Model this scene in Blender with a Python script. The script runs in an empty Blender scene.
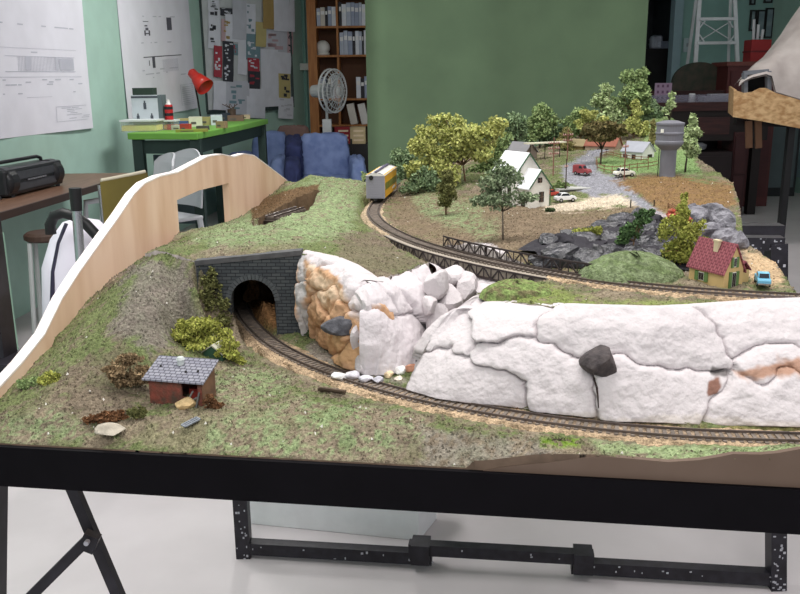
import bpy, bmesh, math, random
import numpy as np
from mathutils import Vector, Matrix
random.seed(7); rng = np.random.default_rng(7)
D = bpy.data; SC = bpy.context.scene; COL = SC.collection
PI = math.pi

# ------------------------------------------------------------------ camera, world, light, exposure
F = 850.0; TILT = math.radians(14.2); ROLL = math.radians(-0.7); ZC = 1.30
cam_data = D.cameras.new('camera'); cam = D.objects.new('camera', cam_data); COL.objects.link(cam)
cam_data.sensor_width = 36.0; cam_data.sensor_fit = 'HORIZONTAL'; cam_data.lens = 36.0*F/800.0
cam_data.clip_start = 0.02; cam_data.clip_end = 60
cam.matrix_world = Matrix.Translation((0, 0, ZC)) @ Matrix.Rotation(PI/2 - TILT, 4, 'X') @ Matrix.Rotation(ROLL, 4, 'Z')
SC.camera = cam
w = D.worlds.new('world'); SC.world = w; w.use_nodes = True
w.node_tree.nodes['Background'].inputs[0].default_value = (0.92, 0.95, 1.0, 1)
w.node_tree.nodes['Background'].inputs[1].default_value = 0.55
def area(name, loc, rot, sx, sy, power, color=(1, .97, .95)):
    l = D.lights.new(name, 'AREA'); l.shape = 'RECTANGLE'; l.size = sx; l.size_y = sy; l.energy = power; l.color = color
    o = D.objects.new(name, l); COL.objects.link(o); o.location = loc; o.rotation_euler = rot; return o
area('ceiling_or_fill_light', (0.2, 1.15, 2.7), (0, 0, 0), 1.8, .5, 37)
area('ceiling_or_fill_light', (0.0, -1.1, 2.5), (math.radians(32), 0, 0), 2.2, .8, 34)  # added fill tilted down behind the camera, standing in for bounced flash
area('ceiling_or_fill_light', (-1.4, 2.6, 2.7), (0, 0, 0), .4, 1.6, 40)
area('ceiling_or_fill_light', (-0.8, 6.0, 2.7), (0, 0, 0), .3, 1.3, 42)
area('ceiling_or_fill_light', (1.7, 1.2, 2.7), (0, 0, 0), .4, 1.2, 9)
area('ceiling_or_fill_light', (2.4, 6.2, 2.7), (0, 0, 0), 1.2, .3, 17)
SC.view_settings.view_transform = 'Standard'; SC.view_settings.look = 'None'
SC.view_settings.exposure = 0.0; SC.view_settings.gamma = 1.0
try: SC.view_settings.use_curve_mapping = False
except Exception: pass

# ------------------------------------------------------------------ seeing rays: a point on the photo at a known height, depth or plane
_c, _s = math.cos(ROLL), math.sin(ROLL)
FW = np.array([0, math.cos(TILT), -math.sin(TILT)]); UP = np.array([0, math.sin(TILT), math.cos(TILT)]); RT = np.array([1., 0, 0])
CAMP = np.array([0, 0, ZC])
def ray(px, py):
    x = (px-400)/F; y = -(py-297)/F
    x, y = x*_c - y*_s, x*_s + y*_c
    return FW + x*RT + y*UP
def PZ(px, py, z):
    d = ray(px, py); return CAMP + d*((z-ZC)/d[2])
def PY(px, py, Y):
    d = ray(px, py); return CAMP + d*(Y/d[1])
def PPL(px, py, pt, n):
    d = ray(px, py); n = np.array(n, float); return CAMP + d*(np.dot(np.array(pt)-CAMP, n)/np.dot(d, n))
def proj(p):
    v = np.asarray(p, float) - CAMP
    z = v@FW; x = (v@RT)/z; y = (v@UP)/z
    x, y = x*_c + y*_s, -x*_s + y*_c
    return 400+F*x, 297-F*y

# ------------------------------------------------------------------ materials
def lin(c):
    return tuple((v/255/12.92 if v/255 <= .04045 else ((v/255+.055)/1.055)**2.4) for v in c)
_mats = {}
def mat(name, rgb, rough=.6, metal=0., var=.0, scale=60., rgb2=None, bump=0., bscale=None, alpha=1., spec=.35, trans=0., emit=0, detail=4, coords='Object', stretch=None):
    if name in _mats: return _mats[name]
    m = D.materials.new(name); m.use_nodes = True; nt = m.node_tree; b = nt.nodes['Principled BSDF']
    b.inputs['Roughness'].default_value = rough; b.inputs['Metallic'].default_value = metal
    b.inputs['Specular IOR Level'].default_value = spec
    c1 = lin(rgb)
    b.inputs['Base Color'].default_value = (*c1, 1)
    if var or rgb2 or bump:
        tc = nt.nodes.new('ShaderNodeTexCoord'); src = tc.outputs[coords]
        if stretch:
            mp = nt.nodes.new('ShaderNodeMapping'); mp.inputs['Scale'].default_value = stretch
            nt.links.new(src, mp.inputs['Vector']); src = mp.outputs['Vector']
        n = nt.nodes.new('ShaderNodeTexNoise'); n.inputs['Scale'].default_value = scale; n.inputs['Detail'].default_value = detail
        nt.links.new(src, n.inputs['Vector'])
        if var or rgb2:
            r = nt.nodes.new('ShaderNodeValToRGB')
            c2 = lin(rgb2) if rgb2 else tuple(min(1, v*(1+var)) for v in c1)
            ca = c1 if rgb2 else tuple(v*(1-var) for v in c1)
            r.color_ramp.elements[0].position = .36; r.color_ramp.elements[1].position = .64
            r.color_ramp.elements[0].color = (*ca, 1); r.color_ramp.elements[1].color = (*c2, 1)
            nt.links.new(n.outputs['Fac'], r.inputs['Fac']); nt.links.new(r.outputs['Color'], b.inputs['Base Color'])
        if bump:
            bp = nt.nodes.new('ShaderNodeBump'); bp.inputs['Strength'].default_value = min(1, bump); bp.inputs['Distance'].default_value = .004
            if bscale:
                n2 = nt.nodes.new('ShaderNodeTexNoise'); n2.inputs['Scale'].default_value = bscale; n2.inputs['Detail'].default_value = 5
                nt.links.new(src, n2.inputs['Vector']); nt.links.new(n2.outputs['Fac'], bp.inputs['Height'])
            else: nt.links.new(n.outputs['Fac'], bp.inputs['Height'])
            nt.links.new(bp.outputs['Normal'], b.inputs['Normal'])
    if alpha < 1: b.inputs['Alpha'].default_value = alpha
    if trans: b.inputs['Transmission Weight'].default_value = trans
    if emit:
        b.inputs['Emission Color'].default_value = (*c1, 1); b.inputs['Emission Strength'].default_value = emit
    _mats[name] = m; return m
def brickmat(name, rgb, rgb2, mortar, bw, bh, rough=.85, msize=.06, bump=.6, coords='Object', rot=None):
    if name in _mats: return _mats[name]
    m = D.materials.new(name); m.use_nodes = True; nt = m.node_tree; b = nt.nodes['Principled BSDF']
    tc = nt.nodes.new('ShaderNodeTexCoord'); mp = nt.nodes.new('ShaderNodeMapping')
    if rot: mp.inputs['Rotation'].default_value = rot
    nt.links.new(tc.outputs[coords], mp.inputs['Vector'])
    k = nt.nodes.new('ShaderNodeTexBrick'); k.inputs['Scale'].default_value = 1.
    k.inputs['Brick Width'].default_value = bw; k.inputs['Row Height'].default_value = bh; k.inputs['Mortar Size'].default_value = bh*msize
    k.inputs['Color1'].default_value = (*lin(rgb), 1); k.inputs['Color2'].default_value = (*lin(rgb2), 1); k.inputs['Mortar'].default_value = (*lin(mortar), 1)
    nt.links.new(mp.outputs['Vector'], k.inputs['Vector']); nt.links.new(k.outputs['Color'], b.inputs['Base Color'])
    bp = nt.nodes.new('ShaderNodeBump'); bp.inputs['Strength'].default_value = bump; bp.inputs['Distance'].default_value = .001; bp.invert = True
    nt.links.new(k.outputs['Fac'], bp.inputs['Height']); nt.links.new(bp.outputs['Normal'], b.inputs['Normal'])
    b.inputs['Roughness'].default_value = rough; b.inputs['Specular IOR Level'].default_value = .2
    _mats[name] = m; return m
def attrmat(name, rough=.95, var=.35, scale=420., bump=.8, bscale=300., spec=.1):
    """colour of the scattered scenic material, kept per vertex, broken up by grain"""
    if name in _mats: return _mats[name]
    m = D.materials.new(name); m.use_nodes = True; nt = m.node_tree; b = nt.nodes['Principled BSDF']
    a = nt.nodes.new('ShaderNodeVertexColor'); a.layer_name = 'tint'
    tc = nt.nodes.new('ShaderNodeTexCoord')
    n = nt.nodes.new('ShaderNodeTexNoise'); n.inputs['Scale'].default_value = scale; n.inputs['Detail'].default_value = 6; n.inputs['Roughness'].default_value = .7
    nt.links.new(tc.outputs['Object'], n.inputs['Vector'])
    r = nt.nodes.new('ShaderNodeMapRange'); r.inputs['From Min'].default_value = .32; r.inputs['From Max'].default_value = .68
    r.inputs['To Min'].default_value = 1-var; r.inputs['To Max'].default_value = 1+var
    nt.links.new(n.outputs['Fac'], r.inputs['Value'])
    mx = nt.nodes.new('ShaderNodeVectorMath'); mx.operation = 'SCALE'
    nt.links.new(a.outputs['Color'], mx.inputs[0]); nt.links.new(r.outputs['Result'], mx.inputs['Scale'])
    nt.links.new(mx.outputs['Vector'], b.inputs['Base Color'])
    if bump:
        n2 = nt.nodes.new('ShaderNodeTexNoise'); n2.inputs['Scale'].default_value = bscale; n2.inputs['Detail'].default_value = 6
        nt.links.new(tc.outputs['Object'], n2.inputs['Vector'])
        bp = nt.nodes.new('ShaderNodeBump'); bp.inputs['Strength'].default_value = bump; bp.inputs['Distance'].default_value = .004
        nt.links.new(n2.outputs['Fac'], bp.inputs['Height']); nt.links.new(bp.outputs['Normal'], b.inputs['Normal'])
    b.inputs['Roughness'].default_value = rough; b.inputs['Specular IOR Level'].default_value = spec
    _mats[name] = m; return m

# ------------------------------------------------------------------ mesh helper
class MB:
    def __init__(s): s.v = []; s.f = []; s.mi = []; s.col = []
    def add(s, vs, fs, mi=0):
        o = len(s.v); s.v += [tuple(map(float, p)) for p in vs]
        for f in fs: s.f.append(tuple(o+i for i in f)); s.mi.append(mi)
        return s
    def box(s, c, d, rz=0., mi=0, rx=0., ry=0.):
        hx, hy, hz = d[0]/2, d[1]/2, d[2]/2
        R = Matrix.Rotation(rz, 3, 'Z') @ Matrix.Rotation(ry, 3, 'Y') @ Matrix.Rotation(rx, 3, 'X')
        vs = [R @ Vector((x*hx, y*hy, z*hz)) + Vector(c) for z in (-1, 1) for y in (-1, 1) for x in (-1, 1)]
        return s.add(vs, [(0, 2, 3, 1), (4, 5, 7, 6), (0, 1, 5, 4), (2, 6, 7, 3), (0, 4, 6, 2), (1, 3, 7, 5)], mi)
    def bb(s, x0, x1, y0, y1, z0, z1, mi=0):
        return s.box(((x0+x1)/2, (y0+y1)/2, (z0+z1)/2), (abs(x1-x0), abs(y1-y0), abs(z1-z0)), mi=mi)
    def bar(s, a, b, wd, ht, mi=0, up=(0, 0, 1)):
        a = Vector(a); b = Vector(b); t = (b-a).normalized(); u = Vector(up)
        if abs(t.dot(u)) > .98: u = Vector((0, 1, 0))
        sd = t.cross(u).normalized(); u = sd.cross(t).normalized()
        vs = [p + sd*x*wd/2 + u*y*ht/2 for p in (a, b) for x, y in ((-1, -1), (1, -1), (1, 1), (-1, 1))]
        return s.add(vs, [(0, 1, 2, 3), (7, 6, 5, 4), (0, 4, 5, 1), (1, 5, 6, 2), (2, 6, 7, 3), (3, 7, 4, 0)], mi)
    def cyl(s, a, b, r0, r1=None, n=12, mi=0, cap=True):
        if r1 is None: r1 = r0
        a = Vector(a); b = Vector(b); t = (b-a).normalized()
        u = Vector((0, 0, 1)) if abs(t.z) < .95 else Vector((1, 0, 0))
        e1 = t.cross(u).normalized(); e2 = t.cross(e1)
        vs = []
        for p, r in ((a, r0), (b, r1)):
            for i in range(n):
                an = 2*PI*i/n; vs.append(p + e1*math.cos(an)*r + e2*math.sin(an)*r)
        fs = [(i, (i+1) % n, n+(i+1) % n, n+i) for i in range(n)]
        if cap: fs += [tuple(range(n-1, -1, -1)), tuple(range(n, 2*n))]
        return s.add(vs, fs, mi)
    def tube(s, pts, r, n=8, mi=0, rs=None):
        pts = [Vector(p) for p in pts]; N = len(pts); vs = []; fs = []
        prev = None
        for k, p in enumerate(pts):
            t = (pts[min(k+1, N-1)] - pts[max(k-1, 0)]).normalized()
            if prev is None:
                u = Vector((0, 0, 1)) if abs(t.z) < .9 else Vector((1, 0, 0)); e1 = t.cross(u).normalized()
            else: e1 = (prev - t*prev.dot(t)).normalized()
            prev = e1; e2 = t.cross(e1); rr = rs[k] if rs else r
            for i in range(n):
                an = 2*PI*i/n; vs.append(p + e1*math.cos(an)*rr + e2*math.sin(an)*rr)
        for k in range(N-1):
            for i in range(n): fs.append((k*n+i, k*n+(i+1) % n, (k+1)*n+(i+1) % n, (k+1)*n+i))
        fs += [tuple(range(n-1, -1, -1)), tuple(range((N-1)*n, N*n))]
        return s.add(vs, fs, mi)
    def lathe(s, prof, c=(0, 0, 0), n=20, mi=0, axis=None):
        vs = []; fs = []; c = Vector(c); N = len(prof)
        q = Vector((0, 0, 1)).rotation_difference(Vector(axis)) if axis else None
        for r, z in prof:
            for i in range(n):
                an = 2*PI*i/n; p = Vector((r*math.cos(an), r*math.sin(an), z))
                if q: p = q @ p
                vs.append(c+p)
        for k in range(N-1):
            for i in range(n): fs.append((k*n+i, k*n+(i+1) % n, (k+1)*n+(i+1) % n, (k+1)*n+i))
        fs += [tuple(range(n-1, -1, -1)), tuple(range((N-1)*n, N*n))]
        return s.add(vs, fs, mi)
    def prism(s, poly, off, mi=0):
        """polygon of 3-D points pushed along off"""
        n = len(poly); o = Vector(off); a = [Vector(p) for p in poly]
        vs = a + [p+o for p in a]
        fs = [tuple(range(n-1, -1, -1)), tuple(range(n, 2*n))] + [(i, (i+1) % n, n+(i+1) % n, n+i) for i in range(n)]
        return s.add(vs, fs, mi)
    def ball(s, c, r, n=10, m=6, mi=0, jit=0., sc=(1, 1, 1)):
        vs = []; fs = []
        for k in range(m+1):
            th = PI*k/m
            for i in range(n):
                ph = 2*PI*i/n; j = 1 + (random.uniform(-jit, jit) if 0 < k < m else 0)
                vs.append((c[0]+r*sc[0]*j*math.sin(th)*math.cos(ph), c[1]+r*sc[1]*j*math.sin(th)*math.sin(ph), c[2]+r*sc[2]*j*math.cos(th)))
        for k in range(m):
            for i in range(n): fs.append((k*n+i, (k+1)*n+i, (k+1)*n+(i+1) % n, k*n+(i+1) % n))
        return s.add(vs, fs, mi)
    def rock(s, c, d, mi=0, jit=.22, seed=0, rz=0., sub=3):
        """a faceted stone of size d"""
        r = random.Random(seed); bm = bmesh.new(); bmesh.ops.create_icosphere(bm, subdivisions=sub, radius=1)
        planes = [(Vector((r.gauss(0, 1), r.gauss(0, 1), r.gauss(0, 1))).normalized(), r.uniform(.55, .92)) for _ in range(14)]
        R = Matrix.Rotation(rz, 3, 'Z'); vs = []
        for vv in bm.verts:
            p = vv.co.copy()
            for nn, dd in planes:
                k = p.dot(nn)
                if k > dd: p -= nn*(k-dd)*.92
            p = p*(1 + r.uniform(-.02, .02))
            vs.append(R @ Vector((p.x*d[0]/2*1.15, p.y*d[1]/2*1.15, p.z*d[2]/2*1.15)) + Vector(c))
        bm.verts.index_update()
        fs = [tuple(q.index for q in f.verts) for f in bm.faces]; bm.free()
        return s.add(vs, fs, mi)
    def build(s, name, mats, parent=None, smooth=False, tint=None, bevel=0.):
        me = D.meshes.new(name); me.from_pydata(s.v, [], s.f)
        if not isinstance(mats, (list, tuple)): mats = [mats]
        for m in mats: me.materials.append(m)
        if len(mats) > 1: me.polygons.foreach_set('material_index', s.mi)
        if smooth: me.polygons.foreach_set('use_smooth', [True]*len(me.polygons))
        if tint is not None:
            at = me.color_attributes.new('tint', 'FLOAT_COLOR', 'POINT')
            t = np.asarray(tint, float)
            if t.ndim == 1: t = np.tile(t, (len(s.v), 1))
            arr = np.ones((len(s.v), 4)); arr[:, :3] = t; at.data.foreach_set('color', arr.ravel())
        me.update()
        bm = bmesh.new(); bm.from_mesh(me); bmesh.ops.recalc_face_normals(bm, faces=bm.faces); bm.to_mesh(me); bm.free()
        o = D.objects.new(name, me); COL.objects.link(o)
        if parent: o.parent = parent
        if bevel:
            b = o.modifiers.new('bevel', 'BEVEL'); b.width = bevel; b.segments = 2; b.limit_method = 'ANGLE'; b.angle_limit = .7
        return o
def tag(o, label=None, cat=None, group=None, kind=None):
    if label: o['label'] = label
    if cat: o['category'] = cat
    if group: o['group'] = group
    if kind: o['kind'] = kind
    return o
def empty(name, loc, rz=0., label=None, cat=None, group=None):
    o = D.objects.new(name, None); COL.objects.link(o); o.empty_display_size = .05
    o.location = tuple(map(float, loc)); o.rotation_euler = (0, 0, rz)
    return tag(o, label, cat, group)
def struct(o): o['kind'] = 'structure'; return o
def copy_tree(o, parent=None):
    c = o.copy(); COL.objects.link(c); c.parent = parent
    for ch in list(o.children): copy_tree(ch, c)
    return c

# =========================================================================================== THE ROOM
DW = np.array([.07, 1., 0]); DW /= np.linalg.norm(DW)           # direction of the left wall
WX0 = -2.55
def wallp(px, py): return PPL(px, py, (WX0, 0, 0), (DW[1], -DW[0], 0))
NW = np.array([DW[1], -DW[0], 0])                               # left wall's normal, into the room
M_wall = mat('green_wall_paint', (170, 202, 190), .55, var=.04, scale=6, bump=.05, bscale=300)
M_wallr = mat('blue_green_wall_paint', (140, 178, 172), .6, var=.04, scale=6)
M_floor = mat('painted_concrete', (206, 200, 203), .45, rgb2=(198, 192, 195), scale=3.5, bump=.05, bscale=40, detail=8)
M_ceil = mat('white_ceiling', (225, 225, 220), .8, var=.02, scale=5)
MBf = MB(); MBf.bb(-4, 5.5, -1.5, 13.2, -.1, 0); struct(MBf.build('floor', M_floor))
MBf = MB(); MBf.bb(-4, 5.5, -1.5, 13.2, 2.8, 2.9); struct(MBf.build('ceiling', M_ceil))
WL = wallp(206, 60); WLe = np.array([WL[0], WL[1], 0])
a = np.array([WX0, 0, 0]) - DW*1.5
m = MB(); q = -NW*.12; m.prism([a, WLe, WLe+q, a+q], (0, 0, 2.8)); struct(m.build('wall_left', M_wall))
YB = 10.6
CNR = PY(303, 60, YB); CNR[2] = 0
dB = (CNR-WLe)/np.linalg.norm(CNR-WLe); nB = np.array([dB[1], -dB[0], 0])
m = MB(); m.prism([WLe, CNR, CNR-nB*.12, WLe-nB*.12], (0, 0, 2.8)); struct(m.build('wall_left_far', M_wall))
m = MB()
DX0, DX1 = PY(646, 60, YB)[0]-.5, PY(672, 60, YB)[0]             # doorway
m.bb(CNR[0]-.12, DX0, YB, YB+.12, 0, 2.8); m.bb(DX0, DX1, YB, YB+.12, 2.25, 2.8); m.bb(DX1, 5.4, YB, YB+.12, 0, 2.8)
struct(m.build('wall_back', M_wallr))
RX = PY(768, 60, YB)[0]
m = MB(); a = np.array([RX, YB, 0]); b = np.array([RX+.9, 6.2, 0])
m.prism([a, b, b+(.12, 0, 0), a+(.12, 0, 0)], (0, 0, 2.8)); struct(m.build('wall_right', M_wall))
m = MB()
for x in (DX0-.05, DX1+.04): m.bb(x-.05, x+.05, YB-.03, YB+.14, 0, 2.3)
m.bb(DX0-.1, DX1+.09, YB-.03, YB+.14, 2.25, 2.34); struct(m.build('trim_1', mat('pale_trim_paint', (150, 176, 186), .5, var=.03, scale=8)))
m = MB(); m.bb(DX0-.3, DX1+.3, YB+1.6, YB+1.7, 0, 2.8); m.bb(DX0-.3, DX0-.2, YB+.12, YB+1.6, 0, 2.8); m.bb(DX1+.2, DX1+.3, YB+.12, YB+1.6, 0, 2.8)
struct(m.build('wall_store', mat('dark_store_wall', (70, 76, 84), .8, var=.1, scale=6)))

# ------------------------------------------------------------------ plan drawings on the left wall
M_paper = mat('drawing_paper', (226, 226, 236), .7, var=.03, scale=6)
M_ink = mat('faint_grey_ink', (190, 192, 204), .7, var=.02, scale=9)
M_ink2 = mat('dark_ink', (88, 88, 98), .7, var=.02, scale=9)
def sheet_on_wall(name, corners, label, cat, lines, curl=.012):
    c = [wallp(*p) for p in corners]                          # tl, tr, br, bl
    m = MB(); nx, ny = 14, 10; vs = []; n0 = NW*.004
    def at(u, v):
        p = (c[0]*(1-u)+c[1]*u)*(1-v) + (c[3]*(1-u)+c[2]*u)*v
        return p + NW*(.004 + curl*(v**2)*(.5+.5*math.cos(u*7)) + .004*math.sin(u*9))
    for j in range(ny+1):
        for i in range(nx+1): vs.append(at(i/nx, j/ny))
    back = [v-NW*.0012 for v in vs]
    fs = [(j*(nx+1)+i, j*(nx+1)+i+1, (j+1)*(nx+1)+i+1, (j+1)*(nx+1)+i) for j in range(ny) for i in range(nx)]
    m.add(vs, fs); m.add(back, fs)
    for (u0, v0, u1, v1, k) in lines:
        n = max(1, int(abs(u1-u0)*12))
        for s_ in range(n):
            a0 = u0+(u1-u0)*s_/n; a1 = u0+(u1-u0)*(s_+1)/n
            m.add([at(a0, v0)+NW*.0015, at(a1, v0)+NW*.0015, at(a1, v1)+NW*.0015, at(a0, v1)+NW*.0015], [(0, 1, 2, 3)], 1+k)
    return tag(m.build(name, [M_paper, M_ink, M_ink2]), label, cat)
r = random.Random(3); L = []
for i in range(40): u = .45+i*.0105; L.append((u, .5, u+.003, .595, 0))
L += [(.36, .5, .88, .503, 0), (.36, .595, .88, .6, 0), (.3, .63, .93, .633, 0), (.72, .5, .74, .59, 0), (.5, .5, .54, .59, 0), (.75, .51, .87, .585, 0), (.3, .45, .9, .452, 0)]
for i in range(26): u = r.uniform(.3, .9); v = r.choice([.645, .66, .675, .47, .12, .08, .3, .73]); L.append((u, v, u+r.uniform(.01, .05), v+.008, 0))
for i in range(14): u = r.uniform(.72, .92); v = .84+.012*r.randint(0, 7); L.append((u, v, u+.06, v+.004, 0))
L += [(.7, .83, .95, .833, 0), (.7, .93, .95, .933, 0), (.7, .83, .703, .93, 0), (.5, .76, .68, .762, 0)]
sheet_on_wall('plan_drawing', [(-60, -40), (80, -14), (91, 128), (-60, 146)], 'large white plan drawing on the left wall above the black radio', 'drawing', L)
L = [(.32, .56, .33, .6, 1), (.28, .26, .36, .265, 1), (.3, .29, .34, .3, 1), (.29, .33, .31, .37, 1), (.35, .33, .37, .37, 1), (.3, .35, .36, .358, 1), (.62, .23, .69, .33, 1), (.25, .53, .8, .537, 1), (.37, .53, .41, .62, 1), (.31, .31, .35, .33, 1)]
for i in range(24): u = r.uniform(.2, .8); v = r.choice([.6, .63, .66, .69, .22, .42]); L.append((u, v, u+r.uniform(.01, .08), v+.008, 0))
for i in range(16): u = .52+i*.014; L.append((u, .56, u+.005, .66, 0))
for i in range(9): v = .8+i*.017; L.append((.76, v, .94, v+.004, 0))
L += [(.74, .78, .95, .783, 0), (.74, .95, .95, .953, 0), (.74, .78, .746, .95, 0)]
sheet_on_wall('plan_drawing', [(115, -16), (187, -10), (196, 108), (127, 122)], 'tall white plan drawing pinned on the wall behind the green desk', 'drawing', L)

# ------------------------------------------------------------------ notice board and its papers
def onB(px, py): return PPL(px, py, WLe+nB*.03, nB)
t = MB(); b0 = onB(206, 110); b1 = onB(293, 120)
pa = np.array([b0[0], b0[1], 0]); pb = np.array([b1[0], b1[1], 0])
za = onB(210, 112)[2]
nbd = empty('notice_board', (pa+pb)/2*np.array([1, 1, 0])+np.array([0, 0, za]), 0, 'wide notice board crowded with papers in the corner past the red lamp', 'notice board')
o0 = np.array(nbd.location)
t = MB(); t.prism([pa+(0, 0, za)-o0, pb+(0, 0, za)-o0, pb-nB*.03+(0, 0, za)-o0, pa-nB*.03+(0, 0, za)-o0], (0, 0, 2.6-za)); t.build('board', mat('pin_board', (196, 202, 204), .8, var=.06, scale=12), nbd)
t = MB()
for p in (pa, pb): t.bar(p+(0, 0, za)-o0+nB*.003, p+(0, 0, 2.6)-o0+nB*.003, .04, .03)
t.bar(pa+(0, 0, za)-o0, pb+(0, 0, za)-o0, .03, .04); t.build('frame', mat('dark_board_frame', (52, 66, 66), .6, var=.1, scale=20), nbd)
PCOL = {'w': (220, 224, 234), 'g': (196, 200, 210), 'y': (196, 184, 128), 'o': (176, 150, 96), 'r': (170, 66, 78), 'k': (62, 64, 72), 'b': (120, 150, 160), 'p': (196, 170, 176)}
PAP = [(208, 0, 218, 9, 'w', 'small white note with a black scribble at the upper left corner of the notice board', 'k'),
 (208.5, 11, 219, 46, 'w', 'tall white paper down the left edge of the notice board', 'k'),
 (220, 8, 231, 15, 'k', 'dark photo strip near the top left of the notice board', 'w'),
 (221, 20, 231, 40, 'p', 'brown and white picture page left on the notice board', 'o'),
 (225, 15, 237, 40, 'w', 'tilted white sheet over the brown picture on the notice board', None),
 (232, 2, 244, 37, 'g', 'grey white sheet hanging high left of centre on the notice board', None),
 (213, 47, 220, 75, 'r', 'narrow red picture at the lower left of the notice board', 'w'),
 (222, 42, 231, 62, 'k', 'black and white photo left on the notice board', 'w'),
 (222, 63, 231, 80, 'k', 'dark patterned photo below the black and white photo on the notice board', 'w'),
 (232, 44, 237, 54, 'b', 'small bluish note beside the black and white photo on the notice board', 'r'),
 (238, 37, 246, 72, 'w', 'long white sheet in the lower middle of the notice board', None),
 (245, 5, 254, 32, 'w', 'white sheet with a small blue mark high on the notice board', 'b'),
 (246, 33, 258, 58, 'b', 'teal and white sheet at the middle of the notice board', 'w'),
 (247, 57, 257, 70, 'r', 'red and white leaflet at the middle of the notice board', 'w'),
 (247.5, 71, 258, 88, 'k', 'dark leaflet with a red mark below the red leaflet on the notice board', 'r'),
 (255, 23, 264, 45, 'y', 'tilted pale yellow sheet on the notice board', None),
 (262, 0, 273, 27, 'o', 'tan envelope near the top of the notice board', None),
 (273, -4, 291, 29, 'w', 'large white sheet at the top right of the notice board', None),
 (264, 28, 287, 53, 'g', 'wide lilac white sheet right of the middle of the notice board', 'p'),
 (287, 30, 292, 52, 'p', 'small pink and dark picture strip at the right edge of the notice board', 'k'),
 (261, 52, 276, 104, 'w', 'long white sheet hanging low right of centre on the notice board', None),
 (276, 53, 289, 72, 'w', 'square white sheet low on the right side of the notice board', None),
 (278, 73, 288, 97, 'y', 'yellow and purple picture at the lower right of the notice board', 'k'),
 (278, 97, 291, 117, 'w', 'white printed form at the bottom right of the notice board', 'g'),
 (213, 82, 226, 108, 'w', 'white page at the bottom left of the notice board behind the red lamp', None),
 (226, 82, 246, 112, 'g', 'curled white sheet with blue print at the bottom of the notice board', 'b'),
 (246, 90, 262, 116, 'w', 'pale sheet at the bottom centre of the notice board above the blue chair', None)]
for i, (x0, y0, x1, y1, c, lab, c2) in enumerate(PAP):
    sk = random.uniform(-.6, .6); cx_, cy_ = (x0+x1)/2, (y0+y1)/2; x0, x1, y0, y1 = cx_+(x0-cx_)*1.16, cx_+(x1-cx_)*1.16, cy_+(y0-cy_)*1.12, cy_+(y1-cy_)*1.12; cs = [onB(x0, y0), onB(x1, y0+1), onB(x1+sk, y1+1), onB(x0+sk, y1)]
    of = nB*(.006+.0022*(i % 9)); cs = [c_+of for c_ in cs]
    t = MB(); mid0 = (cs[0]*.5+cs[3]*.5)+nB*.006; mid1 = (cs[1]*.5+cs[2]*.5)+nB*.006
    pts = [cs[0], cs[1], mid1, mid0, cs[3]+nB*.003, cs[2]+nB*.003]
    t.add(pts, [(0, 1, 2, 3), (3, 2, 5, 4)]); t.add([p-nB*.001 for p in pts], [(0, 1, 2, 3), (3, 2, 5, 4)])
    ms = [mat('paper_'+c, PCOL[c], .7, var=.04, scale=9)]
    if c2:
        ms.append(mat('print_'+c2, PCOL[c2], .7, var=.05, scale=9))
        P = lambda u, v: (cs[0]*(1-u)+cs[1]*u)*(1-v)+(cs[3]*(1-u)+cs[2]*u)*v + nB*.0075
        rr = random.Random(i)
        for k in range(8):
            u = rr.uniform(.06, .6); v = rr.uniform(.05, .85); du = rr.uniform(.12, .34); dv = rr.uniform(.03, .13)
            t.add([P(u, v), P(u+du, v), P(u+du, v+dv), P(u, v+dv)], [(0, 1, 2, 3)], 1)
    tag(t.build('pinned_paper', ms), lab, 'paper')
# conduit and switch box
t = MB(); e = empty('wall_conduit', tuple(CNR*np.array([1, 1, 0])+(.03, -.04, .3)), 0, 'grey green wall conduit with a pale junction box left of the bookcase', 'conduit')
t.cyl((0, 0, 0), (0, 0, 2.3), .022); t.build('pipe', mat('conduit_paint', (120, 160, 150), .5, var=.03, scale=9), e)
zj = PY(303, 67, YB)[2]-.3
t = MB(); t.box((.0, -.03, zj), (.12, .06, .08)); t.build('junction_box', mat('pale_plastic', (196, 200, 196), .5, var=.02, scale=9), e, bevel=.006)

# ------------------------------------------------------------------ bookcase with its books
YK = 10.2
def K(px, py, Y=YK): return PY(px, py, Y)
M_pine = mat('orange_pine', (172, 116, 66), .55, rgb2=(150, 96, 50), scale=7, stretch=(8, 8, .7))
x0, x1, xd, x2 = K(308, 60)[0], K(317, 60)[0], K(338, 60)[0], K(376, 60)[0]
bk = empty('bookcase', ((x0+x2)/2, YK+.17, 0), 0, 'tall orange pine bookcase beside the green cloth, full of folders', 'bookcase'); ox, oy = bk.location.x, bk.location.y
t = MB(); t.bb(x0-ox, x1-ox, -.17, .15, 0, 2.3); t.build('side_panel', M_pine, bk)
t = MB(); t.bb(x2-ox, x2-ox+.03, -.17, .15, 0, 2.3); t.build('side_panel', M_pine, bk)
t = MB(); t.bb(xd-ox-.012, xd-ox+.012, -.16, .15, 0, 2.3); t.build('divider', M_pine, bk)
t = MB(); t.bb(x0-ox, x2-ox, .15, .165, 0, 2.3); t.build('back_panel', mat('dark_back_panel', (92, 60, 40), .7, var=.1, scale=5), bk)
ZS = [.12, .48, .82, 1.12] + [K(330, 55)[2], K(330, 26)[2], 2.28]
for z in ZS:
    t = MB(); t.bb(x1-ox, xd-ox-.012, -.165, .15, z-.022, z); t.build('shelf', M_pine, bk)
    t = MB(); t.bb(xd-ox+.012, x2-ox, -.165, .15, z-.022, z); t.build('shelf', M_pine, bk)
SP = [((214, 218, 226), 'white'), ((150, 160, 182), 'blue grey'), ((70, 80, 104), 'navy'), ((176, 184, 200), 'pale grey'), ((48, 48, 54), 'black'), ((196, 190, 180), 'cream'), ((130, 58, 56), 'dull red')]
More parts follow.
